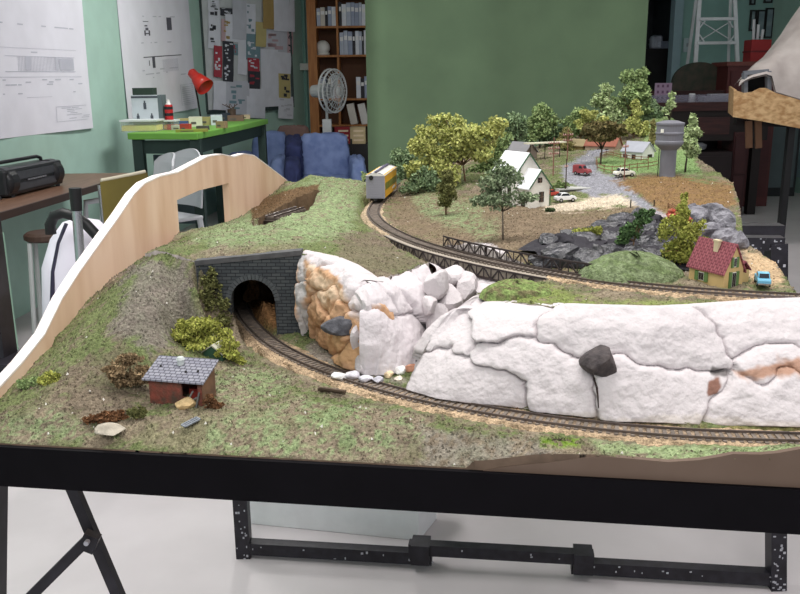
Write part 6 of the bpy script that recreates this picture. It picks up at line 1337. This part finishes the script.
t = MB(); t.bar((-.019, -.002, 0), (-.008, -.003, zf*.62), .0016, .0014); t.bar((-.006, -.003, 0), (-.0015, -.003, zf*.6), .0016, .0014); t.bar((-.02, -.003, zf*.05), (-.004, -.003, zf*.42), .0016, .0014); t.build('broken_door', mat('grey_old_wood', (112, 112, 110), .85, var=.15, scale=90), sh)
t = MB(); t.bb(-.02, -.004, .012, .02, -.003, zf*.5); t.build('inner_crate', mat('red_inner', (140, 50, 40), .8, var=.1, scale=60), sh)
# little green sided hut behind
b = G(213, 358, True); s = px_per(b); gh = empty('green_hut', b-(0, 0, .002), math.radians(-20), 'small green hut with a pale roof half hidden under the arching tree', 'hut')
t = MB(); gable(t, -.012, .012, 0, .03, -.003, 7*s, 14*s); t.build('walls', mat('green_boards', (52, 84, 66), .7, var=.08, scale=60), gh)
t = MB(); roof(t, -.012, .012, 0, .03, 7*s, 14*s, ov=.002); t.build('roof', mat('pale_hut_roof', (176, 174, 158), .7, var=.06, scale=60), gh)
def hut(name, px, py, Y, rz, w_, l_, zw, za, wallc, roofc, label, cat='house', wins=()):
    b = PY(px, py, Y); s = px_per(b); e = empty(name, b-np.array([0, 0, .002]), math.radians(rz), label, cat)
    t = MB(); gable(t, -w_/2*s, w_/2*s, 0, l_*s, -.01, zw*s, za*s); t.build('walls', mat(name+'_wall', wallc, .75, var=.05, scale=60), e)
    t = MB(); roof(t, -w_/2*s, w_/2*s, 0, l_*s, zw*s, za*s, ov=1.2*s); t.build('roof', mat(name+'_roof', roofc, .65, var=.04, scale=60), e)
    for face, u, z0, z1, hw_ in wins:
        t = MB()
        if face == 'g': t.bb((u-hw_)*s, (u+hw_)*s, -.0012, .001, z0*s, z1*s)
        else: t.bb(-w_/2*s-.0012, -w_/2*s+.001, (u-hw_)*s, (u+hw_)*s, z0*s, z1*s)
        t.build('window', M_win, e)
    return e
hut('white_farmhouse', 648, 162, 1.76, 38, 18, 24, 11, 19, (216, 216, 210), (160, 162, 172), 'small white farmhouse with a pale grey roof left of the water tower', wins=[('g', 2, 2, 8, 3.2), ('l', 10, 3, 8, 2), ('l', 20, 3, 8, 2)])
hut('grey_roofed_hut', 531, 161, 1.86, 34, 15, 26, 10, 18, (120, 108, 98), (126, 124, 128), 'grey roofed hut among the trees behind the white house', 'hut', wins=[('g', 0, 1, 6, 2)])
hut('brown_barn', 588, 156, 1.94, 40, 17, 18, 11, 16, (124, 104, 66), (150, 136, 104), 'low brown barn beside the road behind the red van', 'barn', wins=[('g', 2, 0, 7, 2.5)])
hut('red_barn', 618, 154, 1.9, 55, 17, 30, 9, 17, (168, 146, 128), (138, 84, 68), 'barn with a rust red roof behind the field fence', 'barn', wins=[('l', 8, 1, 6, 1.5), ('l', 16, 1, 6, 1.5)])
# long pale canopy seen between hut and telegraph pole
b = PY(545, 150, 1.84); s = px_per(b); cp = empty('pale_canopy', b-np.array([0, 0, .0]), math.radians(24), 'thin pale roofed canopy between the grey roofed hut and the telegraph pole', 'canopy')
t = MB(); t.box((0, 0, 7*s), (44*s, 8*s, 1.2*s)); t.build('roof', mat('pale_canopy_roof', (212, 206, 184), .6, var=.04, scale=60), cp)
for xx in (-17, 0, 17): t = MB(); t.bar((xx*s, 0, -12*s), (xx*s, 0, 6.5*s), .0013, .0013); t.build('post', barkm('dark', BARK['dark']), cp)
# loading platform
b = G(573, 192); s = px_per(b); pf = MB(); pf.box((0, 0, .002), (34*s, .05, .006), 0); pf.box((0, -.0255, .001), (34*s, .001, .005), 0, 1); o = pf.build('loading_platform', [mat('grey_platform', (172, 172, 168), .8, var=.05, scale=60), mat('dark_platform_side', (66, 64, 62), .8, var=.1, scale=60)]); o.location = tuple(b+np.array([0, .03, 0])); o.rotation_euler = (0, 0, math.radians(14)); tag(o, 'low grey loading platform beside the road behind the white car', 'platform')

# ------------------------------------------------------------------ water tower
b = G(667, 176); s = px_per(b); wt = empty('water_tower', b-(0, 0, .003), 0, 'grey round water tower on the brown mound', 'water tower')
M_tw = mat('tower_grey', (112, 112, 120), .7, var=.05, scale=60); R_ = 13*s; S_ = 7.4*s
t = MB(); t.lathe([(S_*1.05, 0), (S_, 4*s), (S_, 27*s)], n=28); t.build('stem', M_tw, wt, smooth=False)
t = MB(); t.lathe([(S_, 26*s), (R_*.96, 31*s), (R_, 32.5*s), (R_, 34*s), (R_*.93, 35*s), (R_*.95, 40*s), (R_, 41*s), (R_, 42*s), (R_*.95, 43*s), (R_*.95, 48*s), (R_*1.0, 49.5*s), (R_*1.0, 51*s), (R_*.5, 53*s), (0, 53.4*s)], n=32); t.build('tank', M_tw, wt)
t = MB(); t.bar((-S_*1.25, -.002, 0), (-S_*1.25, -.002, 27*s), .0012, .0012); t.build('pipe', M_bk, wt)
t = MB(); t.box((-R_*.75, -R_*.66, 44*s), (3*s, .0008, 3.4*s), -.86); t.build('white_sign', M_wf, wt)

# ------------------------------------------------------------------ road vehicles
def car(px, py, rz, L_, colr, label, kind='car', Yc=None, glassc=(44, 48, 56)):
    b = G(px, py) if Yc is None else PY(px, py, Yc); e = empty('model_car' if kind != 'van' else 'model_van', b+np.array([0, 0, .0005]), math.radians(rz), label, 'van' if kind == 'van' else 'car')
    w_ = L_*.40; m_ = mat('car_paint_%d_%d_%d' % colr, colr, .35, var=.03, scale=60, spec=.5); h = L_*.15
    prof = [(-.5, .10), (-.5, .22), (-.47, .27), (-.2, .29), (.18, .29), (.42, .27), (.5, .2), (.5, .10)]
    if kind == 'van': prof = [(-.5, .1), (-.5, .48), (-.46, .54), (.02, .55), (.10, .5), (.18, .34), (.42, .32), (.5, .24), (.5, .1)]
    t = MB(); t.prism([(x*L_, -w_/2, z*L_) for x, z in prof], (0, w_, 0)); t.build('body', m_, e, bevel=L_*.025)
    if kind != 'van':
        t = MB(); t.prism([(x*L_, -w_*.43, z*L_) for x, z in ((-.34, .28), (-.24, .42), (.06, .42), (.2, .28))], (0, w_*.86, 0)); t.build('cabin', m_, e, bevel=L_*.02)
        win = [(-.30, .295), (-.225, .405), (.05, .405), (.16, .295)]; ws = [(.21, .285, .075, .405), (-.345, .29, -.255, .41)]
    else: win = [(-.1, .36), (-.1, .5), (.04, .5), (.12, .36)]; ws = [(.185, .36, .125, .5), (-.505, .36, -.505, .5)]
    t = MB()
    for sg in (-1, 1): yy = sg*(w_*.43 if kind != 'van' else w_*.5); t.prism([(x*L_, yy, z*L_) for x, z in win], (0, sg*L_*.008, 0))
    for xa, za_, xb, zb_ in ws: t.prism([(xa*L_, -w_*.36, za_*L_), (xa*L_, w_*.36, za_*L_), (xb*L_, w_*.34, zb_*L_), (xb*L_, -w_*.34, zb_*L_)], (L_*.01 if xa > 0 else -L_*.01, 0, L_*.004))
    t.build('windows', mat('car_glass', glassc, .1, var=.02, scale=60), e)
    for sx in (-.3, .3):
        for sg in (-1, 1): t = MB(); t.cyl((sx*L_, sg*w_*.40, .095*L_), (sx*L_, sg*w_*.515, .095*L_), .095*L_, n=14); t.cyl((sx*L_, sg*w_*.51, .095*L_), (sx*L_, sg*w_*.525, .095*L_), .045*L_, n=10, mi=1); t.build('wheel', [mat('tyre_black', (26, 26, 28), .8, var=.05, scale=60), mat('hub_grey', (190, 190, 190), .3, metal=.5)], e)
    t = MB(); t.bb(.5*L_, .525*L_, -w_*.48, w_*.48, .1*L_, .15*L_); t.bb(-.525*L_, -.5*L_, -w_*.48, w_*.48, .1*L_, .15*L_); t.build('bumpers', mat('bumper_chrome', (190, 192, 196), .25, metal=.8), e)
    return e
car(565, 202, 17, .036, (222, 222, 224), 'white car parked right of the white house')
car(551, 197, 35, .030, (190, 72, 64), 'small red car parked behind the white car at the house', Yc=1.47)
car(582, 175, -42, .034, (146, 66, 72), 'red van with a rounded hood driving on the grey road', 'van')
car(624, 177, 14, .038, (228, 226, 214), 'cream white car by the fence left of the brown mound')
car(762, 285, 74, .034, (108, 176, 206), 'light blue car parked right of the red roofed house')

# ------------------------------------------------------------------ telegraph poles, lamp, fences, posts
M_pole = mat('pinkish_brown_pole', (126, 84, 74), .8, var=.1, scale=90)
def pole(px, py, H, arms, label, Yp=None, m_=M_pole):
    b = G(px, py) if Yp is None else PY(px, py, Yp); s = px_per(b); e = empty('telegraph_pole', b-np.array([0, 0, .003]), .35, label, 'pole')
    t = MB(); t.cyl((0, 0, 0), (0, 0, H*s+.003), .0011, .0009, 8); t.build('post', m_, e)
    for k, (dz, wd) in enumerate(arms):
        t = MB(); t.box((0, 0, (H-dz)*s), (wd*s, .0014, .0019)); a = t.build('crossarm', m_, e); t = MB()
        for u in (-.45, -.25, .25, .45): t.cyl((u*wd*s, 0, (H-dz)*s), (u*wd*s, 0, (H-dz)*s+.0032), .0012, .0009, 6)
        t.build('insulators', mat('pink_insulator', (196, 160, 154), .4, var=.03, scale=90), a)
    return e
pole(553, 176, 37, [(4, 12), (9, 12), (14, 11)], 'telegraph pole with three crossarms behind the white house roof')
pole(567, 165, 34, [(4, 11), (9, 10)], 'telegraph pole with two crossarms behind the red van', Yp=1.8)
pole(565.5, 192, 32, [(6, 3)], 'dark bare pole standing beside the white car', m_=barkm('dark', BARK['dark']))
pole(624, 180, 36, [(3, 6)], 'brown pole with a short arm in front of the farmhouse fence')
pole(630.5, 208, 8, [], 'short dark post at the road edge above the dark green tree', m_=barkm('dark', BARK['dark']))
pole(654, 206, 6, [], 'short dark post at the foot of the brown mound', m_=barkm('dark', BARK['dark']))
def fence(pts, label, hpx=7, nseg=None, back=False, Ys=None):
    P = [G(*q) if Ys is None else PY(*q, Ys[i]) for i, q in enumerate(pts)]; e = empty('wooden_fence', P[0], 0, label, 'fence'); s = px_per(P[0]); m_ = mat('fence_brown', (124, 88, 64), .8, var=.12, scale=90); O = P[0]
    for p in P: t = MB(); t.bar(p-O-np.array([0, 0, .003]), p-O+np.array([0, 0, hpx*s]), .0012, .0012); t.build('post', m_, e)
    for z in (.4, .85):
        t = MB()
        for a, b_ in zip(P[:-1], P[1:]): t.bar(a-O+np.array([0, 0, hpx*s*z]), b_-O+np.array([0, 0, hpx*s*z]), .0009, .0013)
        t.build('rail', m_, e)
fence([(596, 165), (597, 170), (604, 172.5), (612, 173.5), (620, 173), (629, 171.5), (637, 170.5), (648, 169.5), (658, 167.5)], 'brown post and rail fence along the road in front of the green field')
fence([(600, 158), (606, 156), (613, 157), (620, 159), (627, 160), (634, 161), (641, 161.5), (648, 162)], 'brown fence across the back of the green field below the farmhouse', 5)
# hand rail behind red house
fence([(668, 207), (680, 214), (692, 222), (706, 231), (720, 239), (733, 247)], 'dark rail fence running down beside the grey rock to the red roof', 4)

# ------------------------------------------------------------------ yellow wagon
iC = int(np.argmin(np.abs(pxU-382.5)+np.abs(pyU-197.5))); cpos = QU[iC]; tdir = TUn[iC]; tdir = tdir if tdir[1] < 0 else -tdir
wg = empty('yellow_wagon', cpos, math.atan2(tdir[1], tdir[0]), 'yellow and grey railway wagon with green panels standing on the upper track', 'railway wagon')
M_yel = mat('wagon_yellow', (222, 166, 46), .5, var=.05, scale=60); M_wgr = mat('wagon_grey', (142, 142, 152), .5, var=.03, scale=60); M_wgn = mat('wagon_green', (112, 116, 44), .5, var=.08, scale=60); M_wrf = mat('wagon_roof', (220, 218, 214), .45, var=.03, scale=60)
WLn, WWd, Z0, Z1 = .155, .034, .0085, .055
t = MB(); t.bb(-WLn/2, WLn/2, -WWd/2, WWd/2, Z0, Z1-.004); t.build('body', M_yel, wg)
for sx in (-1, 1):
    t = MB(); t.prism([(sx*WLn/2, -WWd/2-.0004, Z0-.0005), (sx*WLn/2, WWd/2+.0004, Z0-.0005), (sx*WLn/2, WWd/2+.0004, Z1-.005), (sx*WLn/2, WWd*.25, Z1-.0005), (sx*WLn/2, -WWd*.25, Z1-.0005), (sx*WLn/2, -WWd/2-.0004, Z1-.005)], (sx*.0015, 0, 0))
    for z in np.linspace(Z0+.003, Z1-.008, 9): t.bb(sx*(WLn/2+.0015), sx*(WLn/2+.002), -WWd*.45, WWd*.45, z, z+.0012)
    en = t.build('end_panel', M_wgr, wg)
    t = MB(); t.cyl((sx*(WLn/2+.003), -WWd*.22, Z1-.009), (sx*(WLn/2+.0045), -WWd*.22, Z1-.009), .0042, n=14); t.build('brake_wheel', M_bk, en)
t = MB(); t.prism([(-WLn/2-.002, -WWd/2-.001, Z1-.005), (-WLn/2-.002, 0, Z1), (-WLn/2-.002, WWd/2+.001, Z1-.005), (-WLn/2-.002, WWd/2+.001, Z1-.006), (-WLn/2-.002, -WWd/2-.001, Z1-.006)], (WLn+.004, 0, 0)); t.build('roof', M_wrf, wg)
t = MB(); t.bb(-WLn/2-.003, WLn/2+.003, -.0028, .0028, Z1+.0005, Z1+.0018); t.build('roof_walk', mat('dark_roof_walk', (76, 72, 96), .6, var=.05, scale=60), wg)
for sg in (-1, 1):
    for xa, xb in ((-.46, -.16), (-.13, .13), (.16, .46)): t = MB(); t.bb(xa*WLn, xb*WLn, sg*WWd/2, sg*(WWd/2+.0006), Z0+.014, Z0+.0265); t.build('green_panel', M_wgn, wg)
    t = MB(); 
    for k in range(7): t.bb((-.36+k*.035)*WLn, (-.36+k*.035+.02)*WLn, sg*WWd/2, sg*(WWd/2+.0005), Z0+.006, Z0+.010)
    t.build('white_lettering', M_wf, wg)
t = MB(); t.bb(-WLn*.47, WLn*.47, -.006, .006, Z0-.004, Z0); t.build('underframe', M_bk, wg)
for sx in (-1, 1):
    t = MB(); cx_ = sx*WLn*.34
    for sg in (-1, 1): t.bb(cx_-.014, cx_+.014, sg*.010, sg*.012, .002, Z0)
    t.bb(cx_-.004, cx_+.004, -.010, .010, .004, Z0); bo = t.build('bogie', M_bk, wg)
    for dx in (-.009, .009):
        t = MB()
        for sg in (-1, 1): t.cyl((cx_+dx, sg*.0074, .0052), (cx_+dx, sg*.0092, .0052), .0052, n=14)
        t.cyl((cx_+dx, -.009, .0052), (cx_+dx, .009, .0052), .001, n=6); t.build('wheelset', mat('wheel_steel', (70, 68, 68), .4, metal=.6), bo)
    t = MB(); t.bar((sx*WLn/2, 0, .006), (sx*(WLn/2+.008), 0, .006), .003, .002); t.box((sx*(WLn/2+.009), .001, .006), (.003, .005, .004)); t.build('coupler', M_bk, wg)

# ------------------------------------------------------------------ loose things on the layout
def stone(name, px, py, wd, hp, dp, c, label, low=True, Yc=None, seed=1, lift=.35, cat='rock', rz=0., c2=None):
    b = G(px, py, low) if Yc is None else (onrock(Yc, px, py)+FN*.007 if isinstance(Yc, str) else PY(px, py, Yc)); s = px_per(b); t = MB(); t.rock((0, 0, hp*s*lift), (wd*s, dp, hp*s), seed=seed, rz=rz)
    o = t.build(name, mat('stone_%d_%d_%d' % c, c, .8, rgb2=c2 or tuple(min(255, int(v*1.25)) for v in c), scale=90, bump=.5, bscale=200)); o.location = tuple(b); return tag(o, label, cat)
stone('boulder', 598, 359, 37, 31, .034, (62, 56, 58), 'dark faceted boulder set into the middle of the white cliff', Yc='white_cliff', seed=6, lift=0, c2=(84, 76, 76))
t = MB(); q = onrock('white_cliff', 596, 372); pts = [onrock('white_cliff', x, y)-q+np.array([0, -.002, 0]) for x, y in ((595, 369), (594, 378), (597, 385), (598, 394), (598, 404))]
t.tube([Vector(p) for p in pts], .001, 6, rs=[.0014, .0011, .001, .0008, .0005]); o = t.build('dangling_root', mat('root_dark', (58, 46, 44), .9, var=.1, scale=90)); o.location = tuple(q); tag(o, 'thin dark root hanging below the boulder on the white cliff', 'root')
stone('black_rock', 345, 322, 42, 20, .036, (70, 70, 76), 'black oval rock lodged in the tan rock face', Yc='tan_rock', seed=9, lift=.0, c2=(104, 104, 110), rz=-.15)
stone('white_rock', 110, 434, 30, 11, .02, (152, 145, 132), 'pale smooth rock lying in front of the rust brown bush', seed=12)
SM = [(340, 379, 16, 9, (206, 204, 206), 'white stone by the track, left of the small stone row'), (352, 378, 14, 9, (200, 198, 204), 'white stone by the track, second in the small stone row'), (366, 381, 13, 8, (188, 186, 194), 'pale grey stone in the row under the white rock slab'), (378, 382, 12, 7, (170, 168, 176), 'grey stone right of the pale grey stone by the track'), (367, 367, 9, 11, (196, 172, 142), 'tan rounded stone at the foot of the tan rocks'), (387, 371, 14, 8, (184, 138, 116), 'reddish stone at the foot of the white rock slab'), (389, 377, 9, 8, (206, 184, 152), 'cream rounded stone below the reddish stone'), (400, 373, 12, 9, (218, 212, 210), 'white stone between the reddish stones'), (413, 371, 17, 8, (172, 126, 104), 'long reddish brown stone right of the white stone'), (398, 380, 8, 5, (200, 188, 176), 'small pale stone in front of the white rock slab')]
for i, (px, py, wd, hp, c, lb) in enumerate(SM): stone('small_stone', px, py, wd, hp, .011, c, lb, seed=20+i)
for i, (px, py, wd, hp, lb) in enumerate([(424, 357, 14, 9, 'dark grey rubble stone in the gap left of the big white cliff, upper'), (421, 365, 12, 8, 'dark grey rubble stone in the gap left of the big white cliff, lower'), (430, 352, 9, 8, 'dark grey rubble stone in the gap, nearest the white cliff')]): stone('rubble_stone', px, py, wd, hp, .012, (72, 70, 76), lb, seed=40+i, c2=(150, 150, 158))
stone('hay_bale', 186, 408, 19, 12, .016, (190, 164, 122), 'tan hay bale in front of the shed doorway', seed=50, cat='hay bale')
b = G(191, 425, True); s = px_per(b); t = MB(); fw, fl = 6*s, .017
for x in (-fw/2, fw/2, 0): t.bar((x, -fl/2, 0), (x, fl/2, 0), .0012, .0012)
for y in (-fl/2, 0, fl/2): t.bar((-fw/2, y, 0), (fw/2, y, 0), .0012, .0012)
t.box((0, 0, -.0006), (fw, fl, .0004), mi=1); o = t.build('grey_window_frame', [mat('old_grey_paint', (132, 138, 146), .7, var=.08, scale=90), mat('dark_pane', (74, 80, 90), .4, var=.05, scale=90)]); o.location = tuple(b+np.array([0, 0, .003])); o.rotation_euler = (.12, .05, -.7); tag(o, 'small grey window frame lying on the ground in front of the shed', 'window frame')
t = MB(); b = G(332, 392, True); t.bar((-.014, .004, .002), (.014, -.006, .002), .004, .003); t.bar((-.012, .0, .0045), (.012, -.010, .0045), .003, .002); o = t.build('dip_shade_bars', mat('dip_shade_bars', (84, 70, 58), .85, var=.15, scale=90)); o.location = tuple(b); tag(o, 'dark bars standing in for the shaded dip below the lower track', 'dip shade')  # dark bars put in for the shade of the hollow under the track

# =========================================================================================== TRESTLES AND FLOOR
M_trs = mat('chipped_black_steel', (26, 24, 30), .45, rgb2=(40, 38, 46), scale=40); 
def spots(t, a, b, r_, n, seed):
    r = random.Random(seed); a = Vector(a); b = Vector(b)
    for _ in range(n): p = a.lerp(b, r.random()); t.box(p+Vector((r.uniform(-.4, .4)*r_, -r_*.51, r.uniform(-.4, .4)*r_)), (r.uniform(.002, .007), .0012, r.uniform(.002, .007)), mi=1)
M_chip = mat('paint_chips', (176, 176, 184), .6, var=.05, scale=60)
Lb, Rb = PZ(244, 546, .03), PZ(777, 577, .03); tr = empty('folding_trestle', (Lb+Rb)/2*np.array([1, 1, 0]), 0, 'black paint flecked steel trestle under the rear of the layout', 'trestle'); O = np.array(tr.location)
dT = (Rb-Lb)/np.linalg.norm(Rb-Lb); zt_ = .92; nT = np.array([dT[1], -dT[0], 0])
for nm, B_, sd in (('post', Lb, 3), ('post', Rb, 4)):
    t = MB(); a = B_-O; a[2] = 0; c = a.copy(); c[2] = zt_; c[0] = PY(776, 243, B_[1])[0]-O[0] if sd == 4 else c[0]; t.bar(a, c, .04, .04); spots(t, a+nT*.0, a*.6+c*.4, .04, 40, sd); spots(t, c*.65+a*.35, c, .04, 26, sd+9); t.build(nm, [M_trs, M_chip], tr)
Pm = lambda px: PZ(px, np.interp(px, [244, 777], [546, 577]), .03)-O
for a_, b_, dz, dy, sd, n in ((244, 432, 0, 0, 5, 12), (409, 592, .034, -.012, 6, 4), (571, 777, 0, 0, 7, 12)):
    t = MB(); a, c = Pm(a_)+np.array([0, dy, dz]), Pm(b_)+np.array([0, dy, dz]); t.bar(a, c, .032, .036 if dz == 0 else .032); spots(t, a, c, .036, n, sd); t.build('foot_bar', [M_trs, M_chip], tr)
for px in (421, 582): t = MB(); a = Pm(px)+np.array([0, -.006, .022]); t.box(a, (.05, .06, .058), math.atan2(dT[1], dT[0])); t.build('clamp', M_trs, tr)
t = MB(); a, c = Lb-O, Rb-O; a[2] = c[2] = zt_; c[0] = PY(776, 243, Rb[1])[0]-O[0]+.015; t.bar(a, c, .04, .03); spots(t, c+(a-c)*.09, c, .04, 20, 8); t.build('top_bar', [M_trs, M_chip], tr)
# a plain black trestle a little farther back
p0, p1 = PY(736, 231, 2.62), PY(777, 231, 2.62); tb = empty('black_trestle', (p1[0]-.5, 2.62, 0), -.06, 'plain black trestle behind the flecked one at the right', 'trestle'); zt2 = p0[2]
t = MB(); t.bb(-.7, .5, -.03, .03, zt2-.03, zt2+.025); t.build('top_bar', M_trs, tb)
for x in (-.66, .44): 
    for sg in (-1, 1): t = MB(); t.bar((x, sg*.02, zt2-.03), (x, sg*.16, 0), .035, .035); t.build('leg', M_trs, tb)
# front left folding legs
YT = .92
fl = PY(3, 492, YT); fl[2] = 0; ft = empty('folding_leg_set', fl+np.array([.06, 0, 0]), 0, 'black folding legs with a slanted brace under the left front of the layout', 'legs'); O = np.array(ft.location)
a = PY(2, 484, YT)-O; b_ = PY(-1, 594, YT)-O; b_ = a+(b_-a)*((a[2])/(a[2]-b_[2])); t = MB(); a[2] = .936; t.bar(a, b_, .026, .03); spots(t, a*.8+b_*.2, b_*.6+a*.4, .03, 10, 11); t.build('leg', [M_trs, M_chip], ft)
a2 = PY(73, 488, YT)-O; c2 = PY(118, 594, YT)-O; e2 = a2+(c2-a2)*((a2[2])/(a2[2]-c2[2])); a2u = a2+(a2-c2)*.08; a2u[2] = min(a2u[2], .936); t = MB(); t.bar(a2u, e2, .012, .0125); t.build('leg', M_trs, ft)
j = PY(93, 532, YT)-O; k_ = PY(31, 594, YT)-O; k2 = k_+(k_-j)*.25; t = MB(); t.bar(j+np.array([0, -.016, 0]), k2+np.array([0, -.016, 0]), .007, .0125); t.build('brace', M_trs, ft)
t = MB(); t.box(j+np.array([.004, -.022, 0]), (.018, .012, .022), ry=.45); t.cyl(j+np.array([.004, -.034, .004]), j+np.array([.004, -.02, .004]), .003, n=10, mi=1); t.build('hinge', [M_trs, M_chip], ft)
# black upright and bracket fixed to the left side of the layout
SP_ = PL0-FD*.05
def sideq(px, py): return PPL(px, py, SP_, FD)
a = sideq(10, 366); c_ = sideq(-8, 226); c_ = a+(c_-a)*1.5
t = MB(); t.bar(a-FD*.012, c_-FD*.012, .030, .026, up=tuple(BD)); lpart(t, 'side_upright', M_trs)
t = MB(); q = sideq(14, 362); t.prism([q-BD*.045+np.array([0, 0, -.03]), q+BD*.03+np.array([0, 0, -.03]), q+BD*.03+np.array([0, 0, .012]), q-BD*.045+np.array([0, 0, .012])], FD*.034); lpart(t, 'side_bracket', M_trs)
# white foam block on the floor
f0, f1, f2 = PZ(240, 523, 0), PZ(419, 541, 0), PZ(437, 519, 0)
dF = f1-f0; dE = f2-f1; hB_ = .16
fb = MB(); P4 = [f0, f1, f1+dE*1.0, f0+dE*1.0]; O = sum(P4)/4; fb.prism([p-O for p in P4], (0, 0, hB_)); o = fb.build('foam_block', mat('white_foam', (232, 234, 236), .8, var=.02, scale=30, bump=.2, bscale=300), bevel=.003); o.location = tuple(O); tag(o, 'white foam block lying on the floor behind the trestle', 'foam block')
